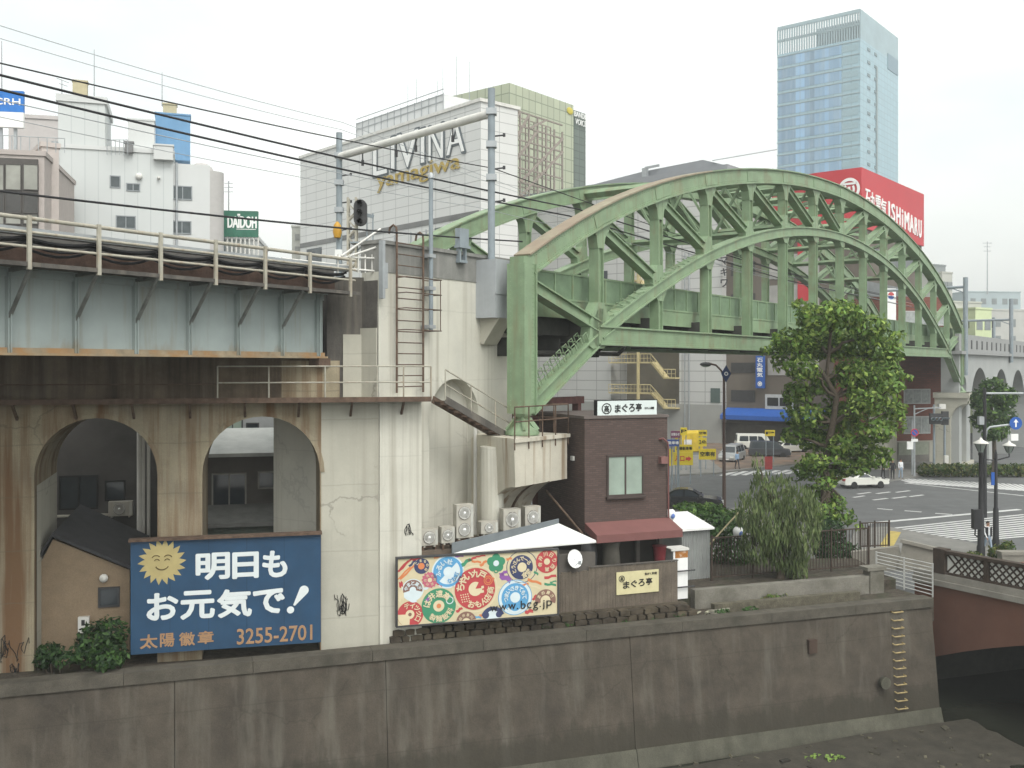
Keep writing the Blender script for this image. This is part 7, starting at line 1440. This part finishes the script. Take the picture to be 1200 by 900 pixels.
# paper lanterns
for px, py, Y, lab in ((865, 623.5, 42.0, 'white round paper lantern with blue patch in front of the willow'), (785.5, 603, 40.2, 'white paper lantern hung at the right corner of the restaurant')):
    p = P(px, py, Y); t = thing('paper_lantern', lab, 'lantern', WORLD, tuple(p), 'paper lanterns'); mb = MB(); mb.lathe([(.05, -.27)] + [(.225 * math.sin(a), -.25 * math.cos(a)) for a in [R(25 + 130 * k / 10) for k in range(11)]] + [(.05, .27)], tuple(p), 14); mb.build('globe', white, t)
    mb = MB(); mb.lathe([(.11, -.29), (.11, -.24)], tuple(p), 12); mb.lathe([(.11, .24), (.11, .29)], tuple(p), 12); mb.tube(p + V((0, 0, .28)), p + V((0, .05, .9)), .012, 4); mb.build('rim', ink, t)
    mb = MB(); mb.ball((p.x + .06, p.y - .16, p.z - .03), .11, .08, .12, 10); mb.build('blue_patch', mat('lantern blue', (.12, .2, .5), .7), t)
mb = MB(); mb.tube(P(825, 645, 41), P(866, 600, 42), .035, 6); solo('leaning_pole', mb, mat('bamboo pole', (.30, .26, .15), .7), 'pale bamboo pole leaning over the shrubs by the tin shed', 'pole', WORLD, tuple(P(825, 645, 41)))
mb = MB(); mb.tube(P(640, 575, 36.5), P(683, 626, 35.6), .045, 6); solo('stay_rod', mb, rust, 'rusty slanting stay rod between corbel and restaurant', 'rod', WORLD, tuple(P(683, 626, 35.6)))
# ---------------------------------------------------------------- street lamps, signs, signals
def pole(t, p, z0, z1, r0, r1, m_, name='pole'): mb = MB(); mb.tube((p.x, p.y, z0), (p.x, p.y, z1), r0, 10, r1); return mb.build(name, m_, t)
p = G(848.5, 597); Yl = p.y; ztop = P(0, 437, Yl).z; lm = mat('brown lamp post paint', (.085, .055, .045), .6, var=.15)
t = thing('street_lamp', 'tall slender brown street lamp with curved arm and blue diamond plate', 'street lamp', WORLD, tuple(p)); pole(t, p, 0, ztop, .14, .085, lm)
mb = MB(); pts = [P(848.5, 452, Yl), P(848, 442, Yl), P(845, 434, Yl), P(839, 428, Yl), P(830, 425.5, Yl)]; mb.pipe(pts, .07, 8); mb.build('arm', lm, t); c = P(827, 427, Yl); mb = MB(); mb.ball((c.x, c.y, c.z), .42, .22, .16, 12); mb.build('lamp_head', darkgrey, t); mb = MB(); mb.ball((c.x, c.y, c.z - .07), .32, .17, .13, 12); mb.build('lamp_glass', paleglass, t)
c = P(851, 438, Yl - .15); mb = MB(); mb.pv([(c.x - .35, c.z), (c.x, c.z - .6), (c.x + .35, c.z), (c.x, c.z + .6)], c.y, c.y + .05); pl = mb.build('diamond_plate', mat('deep blue plate', (.03, .05, .13), .5), t); mb = MB(); disc(mb, c.x, c.z, .14, c.y - .006, 16, .08); mb.build('plate_mark', white, pl)
# lantern posts at the bridge
lb = mat('black lamp iron', (.022, .022, .024), .5, var=.15)
def lantern(t, c, s=1.0):
    mb = MB(); mb.lathe([(.16 * s, 0), (.20 * s, .1 * s), (.40 * s, .55 * s), (.40 * s, .58 * s)], tuple(c), 6); mb.build('lantern_glass', mat('lantern glass', (.20, .24, .22), .15, spec=.6), t)
    mb = MB(); mb.lathe([(.47 * s, .56 * s), (.46 * s, .62 * s), (.12 * s, .80 * s), (.03 * s, .95 * s)], tuple(c), 12); mb.build('lantern_roof', offwhite, t)
    mb = MB()
    for k in range(6): a = k * math.pi / 3; mb.tube((c[0] + .2 * s * math.cos(a), c[1] + .2 * s * math.sin(a), c[2] + .08 * s), (c[0] + .41 * s * math.cos(a), c[1] + .41 * s * math.sin(a), c[2] + .57 * s), .02 * s, 4)
    mb.build('lantern_frame', lb, t)
YA = 52.0; pA = P(1149.5, 650, YA); zb = .1
t = thing('lantern_post', 'thick black lantern post with pale cap beside the crossing', 'street lamp', WORLD, (pA.x, pA.y, zb), 'black lantern posts'); z1 = P(0, 530, YA).z
mb = MB(); mb.lathe([(.21, zb), (.21, zb + .5), (.17, zb + .6), (.155, zb + 2.2), (.125, zb + 2.3), (.105, z1 - .2), (.15, z1 - .1), (.12, z1)], (pA.x, pA.y, 0), 12); mb.build('pole', lb, t); lantern(t, (pA.x, pA.y, z1), .82)
mb = MB(); a = P(1141, 597, YA - .1); b = P(1149, 620, YA - .1); mb.box(P(1139.5, 0, YA).x, P(1147, 0, YA).x, YA - .25, YA + .15, b.z, a.z); mb.build('signal_box', lb, t); mb = MB(); mb.pipe([P(1143, 620, YA), P(1142.5, 627, YA), P(1147, 630, YA), P(1149, 629, YA)], .04, 6); mb.build('conduit', lb, t)
YB = 54.0; pB = P(1167, 650, YB); z1 = P(0, 532, YB).z
t = thing('lantern_post', 'slim black post with side-arm lantern right of the thick one', 'street lamp', WORLD, (pB.x, pB.y, zb), 'black lantern posts')
mb = MB(); mb.lathe([(.19, zb), (.19, zb + .5), (.16, zb + .6), (.14, zb + 2.2), (.10, zb + 2.3), (.08, z1), (.02, z1 + .25)], (pB.x, pB.y, 0), 12); mb.build('pole', lb, t)
cB = P(1182.5, 531, YB); lantern(t, (cB.x, cB.y, cB.z), .72); mb = MB(); mb.pipe([(pB.x, pB.y, z1 - .35), (pB.x + .35, pB.y, z1 - .25), (cB.x, cB.y, cB.z - .2), (cB.x, cB.y, cB.z)], .04, 6); mb.pipe([(pB.x, pB.y, z1 - .35), (pB.x - .6, pB.y, z1 - .3)], .035, 6); mb.build('arm', lb, t)
mb = MB(); q = P(1163.5, 561, YB - .15); mb.box(q.x - .09, q.x + .09, q.y - .02, q.y + .02, q.z - .35, q.z + .35); mb.build('blue_plate', sbl, t)
# traffic signals across the road
YS = 92.0
def tsignal(label, px, ybase, ytop, head, lens_px, arm=True):
    p = P(px, ybase, YS); t = thing('traffic_light', label, 'traffic light', WORLD, (p.x, p.y, 0)); z1 = P(0, ytop, YS).z; pole(t, p, 0, z1, .12, .09, steelpole)
    a, b = P(head[0], head[3], YS - .6), P(head[1], head[2], YS - .6); mb = MB(); mb.box(a.x, b.x, YS - .75, YS - .45, a.z, b.z); mb.build('housing', darkgrey, t)
    n = 3
    for k in range(n): x = a.x + (b.x - a.x) * (k + .5) / n; z = (a.z + b.z) / 2; r = min((b.x - a.x) / n, b.z - a.z) * .42; mb = MB(); mb.lathe([(r, 0), (r * 1.02, -.3), (r * .9, -.3), (r * .85, 0)], (x, YS - .75, z), 12, 'y'); mb.build('visor', steelpole, t); mb = MB(); mb.lathe([(.01, -.06), (r * .7, -.04), (r * .85, -.01)], (x, YS - .75, z), 12, 'y'); mb.build('lens', mat(('green', 'amber', 'red')[k] + ' lens', ((.05, .16, .12), (.22, .13, .03), (.2, .03, .02))[k], .2), t)
    z = (a.z + b.z) / 2; mb = MB(); mb.bar((p.x, p.y, z + .45), ((a.x + b.x) / 2, YS - .5, z + .45), .08, .08); mb.bar((p.x, p.y, z - .2), ((a.x + b.x) / 2, YS - .5, z - .2), .06, .06); mb.build('arm', galv, t); return t
tsignal('traffic light with long dark housing in front of the red brick building', 1094.5, 549, 474, (1089.5, 1103, 484.5, 497), 3)
t = tsignal('traffic light facing sideways between the brick building and grey pier', 1107, 549, 482, (1103.5, 1111, 482, 498), 3)
p = P(1103, 476, YS); mb = MB(); mb.box(p.x - .3, p.x + .3, p.y - .3, p.y + .2, p.z - .25, p.z + .2); mb.box(p.x - .8, p.x + .3, p.y - .05, p.y + .05, p.z - .15, p.z - .05); mb.build('camera_box', offwhite, t)
mb = MB(); q = P(1107.5, 538, YS); mb.box(q.x - .18, q.x + .18, q.y - .35, q.y - .1, q.z - .35, q.z + .35); mb.build('button_box', offwhite, t)
Yp = 90.0; p = P(1071.5, 559, Yp)
t = thing('sign_pole', 'grey pole with round red and blue no-parking sign before the brick building', 'road sign', WORLD, (p.x, p.y, 0)); pole(t, p, 0, P(0, 475, Yp).z, .09, .08, galv); c = P(1072, 507, Yp - .15); mb = MB(); disc(mb, c.x, c.z, .36, c.y, 24); sg = mb.build('sign_disc', mat('sign red', (.47, .035, .045)), t); mb = MB(); disc(mb, c.x, c.z, .27, c.y - .006, 24); mb.build('blue_field', sbl, sg); mb = MB(); mb.bar((c.x - .2, c.y - .012, c.z + .2), (c.x + .2, c.y - .012, c.z - .2), .004, .07); mb.build('red_stripe', mat('sign red', (.47, .035, .045)), sg)
mb = MB(); a = P(1071.8, 515, Yp - .14); mb.box(a.x - .3, a.x + .3, a.y - .01, a.y + .02, a.z - .2, a.z + .05); mb.build('lower_plate', white, t); mb = MB(); a = P(1066.5, 522, Yp - .14); mb.box(a.x - .28, a.x + .28, a.y - .03, a.y + .03, a.z - .35, a.z + .35); mb.build('side_notice', white, t)
mb = MB(); z = P(0, 479, Yp).z; mb.bar((p.x, p.y, z), (p.x + 2.4, p.y, z + .1), .1, .1); mb.bar((p.x, p.y, z - .5), (p.x + 1.2, p.y, z + .02), .06, .06); mb.build('arm', galv, t)
p = P(1069, 558, Yp + 1); mb = MB(); mb.tube((p.x, p.y, 0), (p.x, p.y, 5.2), .08, 8); solo('utility_pole', mb, galv, 'plain grey pole just left of the no-parking sign', 'pole', WORLD, (p.x, p.y, 0))
Yd = 66.0; p = P(1154, 560, Yd)
t = thing('direction_sign', 'tall dark pole with grey curved arm and round blue arrow sign', 'road sign', WORLD, (p.x, p.y, 0)); pole(t, p, 0, P(0, 455, Yd).z, .14, .10, lb); mb = MB(); mb.pipe([P(1155, 512, Yd), P(1156, 504, Yd), P(1160, 500.5, Yd), P(1172, 499, Yd), P(1189, 497, Yd)], .075, 8); mb.build('arm', galv, t)
mb = MB(); mb.tube(P(1154, 461, Yd), P(1199, 461, Yd), .07, 8); mb.build('upper_arm', galv, t)
c = P(1190.5, 496, Yd - .15); mb = MB(); disc(mb, c.x, c.z, .42, c.y, 24); sg = mb.build('sign_disc', sbl, t); mb = MB(); mb.box(c.x - .05, c.x + .05, c.y - .012, c.y - .005, c.z - .25, c.z + .1); mb.poly([(c.x - .17, c.y - .008, c.z + .06), (c.x + .17, c.y - .008, c.z + .06), (c.x, c.y - .008, c.z + .28)]); mb.build('white_arrow', white, sg)
mb = MB(); a = P(1189, 512, Yd - .1); mb.box(a.x - .24, a.x + .24, a.y - .02, a.y + .02, a.z - .25, a.z + .2); mb.build('lower_plate', white, t); mb = MB(); a = P(1149, 493, Yd); mb.box(a.x - .16, a.x + .16, a.y - .2, a.y + .1, a.z - .25, a.z + .28); mb.build('sensor_box', galv, t)
# yellow car park signs
ysg = mat('sign yellow', (.60, .47, .03), .5, var=.05); yrd = mat('sign red', (.47, .035, .045))
def board(name, label, px0, px1, y0, y1, Y, m_, legs=True, text=None, tcol=None, arrow=False, ground=0.1):
    a, b = P(px0, y1, Y), P(px1, y0, Y); t = thing(name, label, 'sign', WORLD, ((a.x + b.x) / 2, Y, ground)); mb = MB(); mb.box(a.x, b.x, Y - .05, Y + .05, a.z, b.z); mb.build('panel', m_, t)
    if legs:
        for k in (.12, .88): x = a.x + (b.x - a.x) * k; mb = MB(); mb.tube((x, Y + .08, ground), (x, Y + .08, b.z), .05, 6); mb.build('leg', steelpole, t)
    if text: mb = MB(); W_ = b.x - a.x; H_ = b.z - a.z; write(mb, text, a.x + W_ * .06, a.x + W_ * (.56 if arrow else .94), a.z + H_ * .3, a.z + H_ * .75, Y - .06, .03, .01); mb.build('lettering', tcol, t)
    if arrow: mb = MB(); W_ = b.x - a.x; cz = (a.z + b.z) / 2; s = W_ * .14; x0 = a.x + W_ * .62; mb.poly([(x0, Y - .06, cz - s * .5), (x0 + s, Y - .06, cz - s * .5), (x0 + s, Y - .06, cz - s), (x0 + s * 2.2, Y - .06, cz), (x0 + s, Y - .06, cz + s), (x0 + s, Y - .06, cz + s * .5), (x0, Y - .06, cz + s * .5)]); mb.build('arrow', yrd, t)
    return t
board('parking_sign', 'yellow car park entrance board with red lettering and arrow', 789, 812, 530, 545, 84, ysg, True, '入口', yrd, True)
board('parking_sign', 'plain yellow board standing over the entrance board', 791, 812, 521, 530, 84.3, ysg, False, '月極駐車場', ink); 
board('parking_sign', 'narrow yellow sign left of the entrance board', 784, 788.5, 526, 546, 83.6, ysg)
board('parking_sign', 'small yellow sign high on a post beside the fire stairs', 797.5, 805, 501, 510, 95, ysg, True, 'P', ink)
board('parking_sign', 'yellow and black sign on a post behind the low yellow board', 818.5, 828.5, 504, 511, 96, ysg, True, '空車', ink)
board('parking_sign', 'yellow board with small print below the black-lettered post sign', 818.5, 828, 513, 523, 95.6, ysg, False, '24h', ink)
board('parking_sign', 'dark red and blue notice board on posts by the restaurant corner', 786, 797, 505, 513, 80, mat('notice purple', (.20, .07, .13), .6), True, 'お知らせ', white)
board('parking_sign', 'blue notice board under the dark red one', 782, 796, 515, 523, 79.6, mat('notice blue', (.06, .10, .28), .6), True, '駐車場', white)
board('parking_sign', 'yellow pillar sign in front of the blue awning', 896.5, 908, 504, 511, 103, ysg, True, 'P', ink)
board('stop_board', 'small red board held low by the crossing behind the willow', 896.5, 905, 535, 550, 88, mat('dull red board', (.36, .05, .05), .6))
board('parking_sign', 'low wide yellow board with black lettering beside the silver people carrier', 819, 839, 526, 538.5, 90, ysg, True, '空車有', ink)
p = G(808, 534); fr = Fr(p.x, p.y + 4, 20); t = thing('ticket_booth', 'yellow car park booth with sloping top behind the entrance board', 'booth', fr, (1.5, 1, 0)); mb = MB(); mb.pu([(0, .1), (1.6, .1), (1.6, 2.1), (1.2, 2.5), (.5, 2.55), (.1, 2.2)], -.2, 2.6); mb.build('body', mat('booth yellow', (.50, .36, .03), .6, var=.2, scale=1.5), t); mb = MB(); mb.box(.1, 1.1, -.03, .02, .9, 1.5); mb.build('notice', offwhite, t)
# ---------------------------------------------------------------- vegetation
bark = mat('tree bark', (.085, .068, .05), .9, var=.3, scale=6, bump=.5)
def limb(mb, p, q, r0, r1, rnd, k=5, wob=.12):
    p, q = V(p), V(q); pts = []; rs = []; d = (q - p).length * wob
    for i in range(k + 1): f = i / k; w = math.sin(math.pi * f) * d; pts.append(p.lerp(q, f) + V((rnd.uniform(-w, w), rnd.uniform(-w, w), rnd.uniform(-w, w) * .4))); rs.append(r0 + (r1 - r0) * f)
    mb.pipe(pts, rs, 8); return pts
def tree(name, label, base, trunk_h, r, clumps, nleaf, size, lm_, lm2, seed, droop=0, cat='tree', limbs=True, group=None):
    rnd = random.Random(seed); random.seed(seed); t = thing(name, label, cat, WORLD, tuple(base), group); mb = MB()
    fork = V(base) + V((rnd.uniform(-.1, .1), 0, trunk_h)); mb.pipe([V(base) - V((0, 0, .2)), V(base) + V((0, 0, .25)), V(base).lerp(fork, .5) + V((.05, 0, 0)), fork], [r * 1.5, r * 1.1, r * .92, r * .78], 10)
    top_ = max(clumps, key=lambda c: c[2]); lead = limb(mb, fork, (top_[0], top_[1], top_[2]), r * .75, r * .12, rnd, 7, .06); mb.build('trunk', bark, t)
    if limbs:
        for c in clumps:
            if c is top_ or c[3] < .5: continue
            s = min(lead, key=lambda q: abs(q.z - (c[2] - .45 * abs(c[0] - fork.x) - .3))); mb = MB(); limb(mb, s, (c[0], c[1], c[2]), r * .34, r * .06, rnd, 5, .1)
            for _ in range(3): limb(mb, V((c[0], c[1], c[2])), V((c[0] + rnd.uniform(-.8, .8) * c[3], c[1] + rnd.uniform(-.8, .8) * c[4], c[2] + rnd.uniform(-.4, .8) * c[5])), r * .08, r * .03, rnd, 3, .1)
            mb.build('limb', bark, t)
    mb = MB(); h = len(clumps)
    leaves(mb, clumps, int(nleaf * .62), size, droop=droop); mb.m = 1; leaves(mb, clumps, nleaf - int(nleaf * .62), size * .95, droop=droop); mb.build('crown', [lm_, lm2], t); return t
lf1 = leafmat('plane leaf', (.098, .175, .038), .55); lf2 = leafmat('young plane leaf', (.21, .29, .07), .55); wl1 = leafmat('willow leaf', (.10, .14, .055)); wl2 = leafmat('pale willow leaf', (.16, .20, .09)); sb1 = leafmat('shrub leaf', (.045, .095, .025)); sb2 = leafmat('bright shrub leaf', (.10, .17, .04)); dk1 = leafmat('dark bush leaf', (.022, .050, .018)); dk2 = leafmat('bush leaf', (.04, .085, .025)); hg1 = leafmat('hedge leaf', (.050, .088, .020)); hg2 = leafmat('yellowish hedge leaf', (.13, .14, .04))
YT = 50.0; rnd = random.Random(31); cl = []
sz = YT / FPX
for px, py, rx, ry in ((955, 372, 26, 20), (985, 368, 26, 18), (1018, 385, 28, 22), (925, 400, 24, 20), (955, 402, 28, 22), (992, 402, 32, 22), (1032, 412, 24, 22), (915, 424, 13, 13), (940, 432, 22, 16), (1035, 440, 22, 20), (1005, 438, 28, 20), (935, 462, 20, 17), (965, 450, 20, 16), (1015, 468, 30, 20), (1045, 480, 20, 18), (945, 490, 22, 17), (985, 488, 26, 18), (1025, 505, 26, 18), (955, 515, 22, 15), (990, 522, 26, 17), (1022, 535, 22, 15), (955, 540, 20, 13), (1000, 548, 20, 11), (930, 510, 14, 12), (945, 552, 16, 12), (975, 556, 18, 12), (955, 578, 16, 14), (968, 566, 14, 11), (964, 600, 13, 12), (972, 584, 13, 12), (945, 590, 12, 12), (980, 590, 14, 12), (990, 606, 14, 12), (965, 610, 14, 14), (1052, 497, 12, 12)):
    c = P(px, py, YT + rnd.uniform(-2.0, 2.0)); k_ = rnd.uniform(.85, 1.08); cl.append((c.x, c.y, c.z, rx * sz * k_, rx * sz * k_, ry * sz * k_ * .92))
    for _ in range(2):
        a = rnd.uniform(0, 6.28); s_ = rnd.uniform(.28, .5); c2 = c + V((math.cos(a) * rx * sz * 1.05, rnd.uniform(-1, 1), math.sin(a) * ry * sz * 1.05)); cl.append((c2.x, c2.y, c2.z, rx * sz * s_, rx * sz * s_, ry * sz * s_ * .8))
tree('street_tree', 'tall leafy street tree standing in front of the green arch', P(968, 655, YT), 4.6, .30, cl, 17000, .28, lf1, lf2, 3)
YW = 39.6; sz = YW / FPX; cl = []; rnd = random.Random(12)
for px, py, rx, ry in ((888, 546, 8, 16), (893, 572, 15, 20), (915, 578, 18, 22), (877, 600, 16, 24), (940, 590, 18, 22), (905, 615, 30, 30), (940, 622, 22, 30), (922, 650, 26, 26), (935, 668, 14, 20), (885, 640, 20, 22), (955, 610, 12, 22)):
    c = P(px, py, YW + rnd.uniform(-.5, 1.3)); cl.append((c.x, c.y, c.z, rx * sz, rx * sz, ry * sz))
tree('willow', 'grey-green drooping willow behind the rusty garden fence', P(915, 672, YW + .8), 2.0, .13, cl, 6000, .27, wl1, wl2, 5, .75, group=None)
def bush(label, spec, Y, n, size, a, b, seed, name='shrub', stem=True):
    rnd = random.Random(seed); random.seed(seed); cl = []
    for px, py, rx, ry in spec: c = P(px, py, Y + rnd.uniform(-.4, .4)); cl.append((c.x, c.y, c.z, rx * Y / FPX, rx * Y / FPX, ry * Y / FPX))
    lo = min(c[2] - c[5] for c in cl); bx_ = sum(c[0] for c in cl) / len(cl); t = thing(name, label, 'shrub', WORLD, (bx_, Y, lo)); mb = MB()
    for c in cl: mb.pipe([V((bx_ + (c[0] - bx_) * .3, Y, lo - .25)), V((c[0], c[1], c[2]))], [.045, .015], 5)
    mb.build('stems', bark, t); mb = MB(); leaves(mb, cl, int(n * .6), size); mb.m = 1; leaves(mb, cl, n - int(n * .6), size); mb.build('foliage', [a, b], t); return t
bush('low spreading green shrub above the white roofed tin shed', ((806, 594, 17, 6), (832, 598, 20, 8), (815, 602, 16, 7), (850, 606, 14, 10)), 46, 1300, .22, sb1, sb2, 2)
bush('dark shrub behind the leaning bamboo pole', ((848, 620, 22, 18), (842, 642, 18, 22), (862, 650, 18, 20), (868, 610, 16, 16), (835, 612, 16, 14)), 43.5, 2200, .19, dk2, sb1, 3)
bush('dense dark bush behind the fence between willow and garden gate', ((968, 640, 16, 22), (985, 645, 14, 18), (1000, 650, 10, 14), (975, 622, 16, 14)), 46, 1700, .2, dk1, dk2, 4)
bush('dark leafy bush growing beside the blue billboard', ((112, 752, 22, 24), (130, 745, 20, 24), (100, 765, 16, 16), (140, 765, 12, 16), (125, 772, 22, 12)), 29.3, 1900, .17, dk1, sb1, 6)
bush('small dark bush at the foot of the left pillar', ((58, 765, 16, 12), (75, 772, 14, 8), (50, 775, 10, 10)), 29.2, 700, .15, dk1, dk2, 7)
bush('tuft of bright green weeds on the bank behind the coping', ((905, 704, 14, 8), (918, 700, 8, 7)), 37.9, 420, .14, sb2, hg2, 8)
mb = MB(); random.seed(19); cl = []
for px in (640, 668, 700, 733, 765, 792, 846, 880): u = RW.U(px, .62); cl.append((u, .62 + random.uniform(-.05, .1), 1.16 + random.uniform(0, .12), random.uniform(.15, .4), .12, random.uniform(.05, .13)))
leaves(mb, cl, 420, .11); solo('wall_weeds', mb, dk2, 'thin dark weeds growing behind the coping along the rubble wall', 'weeds', RW, (cl[3][0], .62, 1.1))
bush('yellow-green planter bush at the foot of the lantern posts', ((1142, 652, 10, 6), (1170, 648, 12, 9), (1180, 642, 9, 9)), 48.5, 1300, .16, hg1, hg2, 9)
mb = MB(); random.seed(14); cl = []
for k in range(13): c = P(1084 + k * 9.5, 549 - k * .35, 90.5); cl.append((c.x, c.y, .65, .75, .8, .62))
leaves(mb, cl, 2200, .3); mb.m = 1; leaves(mb, cl, 1200, .28); solo('hedge', mb, [hg1, hg2], 'clipped roadside hedge on the far side of the crossing', 'hedge', WORLD, (cl[0][0], cl[0][1], 0))
YR = 84; sz = YR / FPX; cl = []; rnd = random.Random(40)
for px, py, rx, ry in ((1163, 452, 14, 10), (1150, 468, 14, 14), (1178, 466, 14, 14), (1162, 480, 18, 14), (1148, 492, 11, 12), (1180, 490, 12, 14), (1165, 505, 16, 13)): c = P(px, py, YR + rnd.uniform(-1.5, 1.5)); cl.append((c.x, c.y, c.z, rx * sz, rx * sz, ry * sz))
tree('street_tree', 'rounded dark green tree in front of the white far viaduct', P(1165, 560, YR), 3.2, .2, cl, 3600, .36, dk2, lf1, 9)
# planter wall beside lantern posts
a = P(1192, 668, 47); mb = MB(); mb.box(a.x - .8, a.x + 6, a.y - .2, a.y + .3, 0, 1.15); mb.box(a.x - .85, a.x + 6, a.y - .25, a.y + .35, 1.15, 1.3); solo('planter_wall', mb, mat('planter stone', (.22, .205, .175), .9, var=.15, scale=2, blot=.4, bcol=(.12, .11, .1), fine=.2), 'stone planter wall behind the bridge parapet', 'planter', WORLD, tuple(a))

# ---------------------------------------------------------------- haze
mb = MB(); mb.box(-1600, 1600, -90, 2650, -5.5, 140)
hz = bpy.data.materials.new('haze air'); hz.use_nodes = True; hn = hz.node_tree; hn.nodes.clear(); ho = hn.nodes.new('ShaderNodeOutputMaterial'); pv = hn.nodes.new('ShaderNodeVolumePrincipled')
pv.inputs['Color'].default_value = (.93, .96, .96, 1); pv.inputs['Density'].default_value = .0007; hn.links.new(pv.outputs[0], ho.inputs['Volume'])
struct('haze', mb, hz, WORLD, 'stuff')
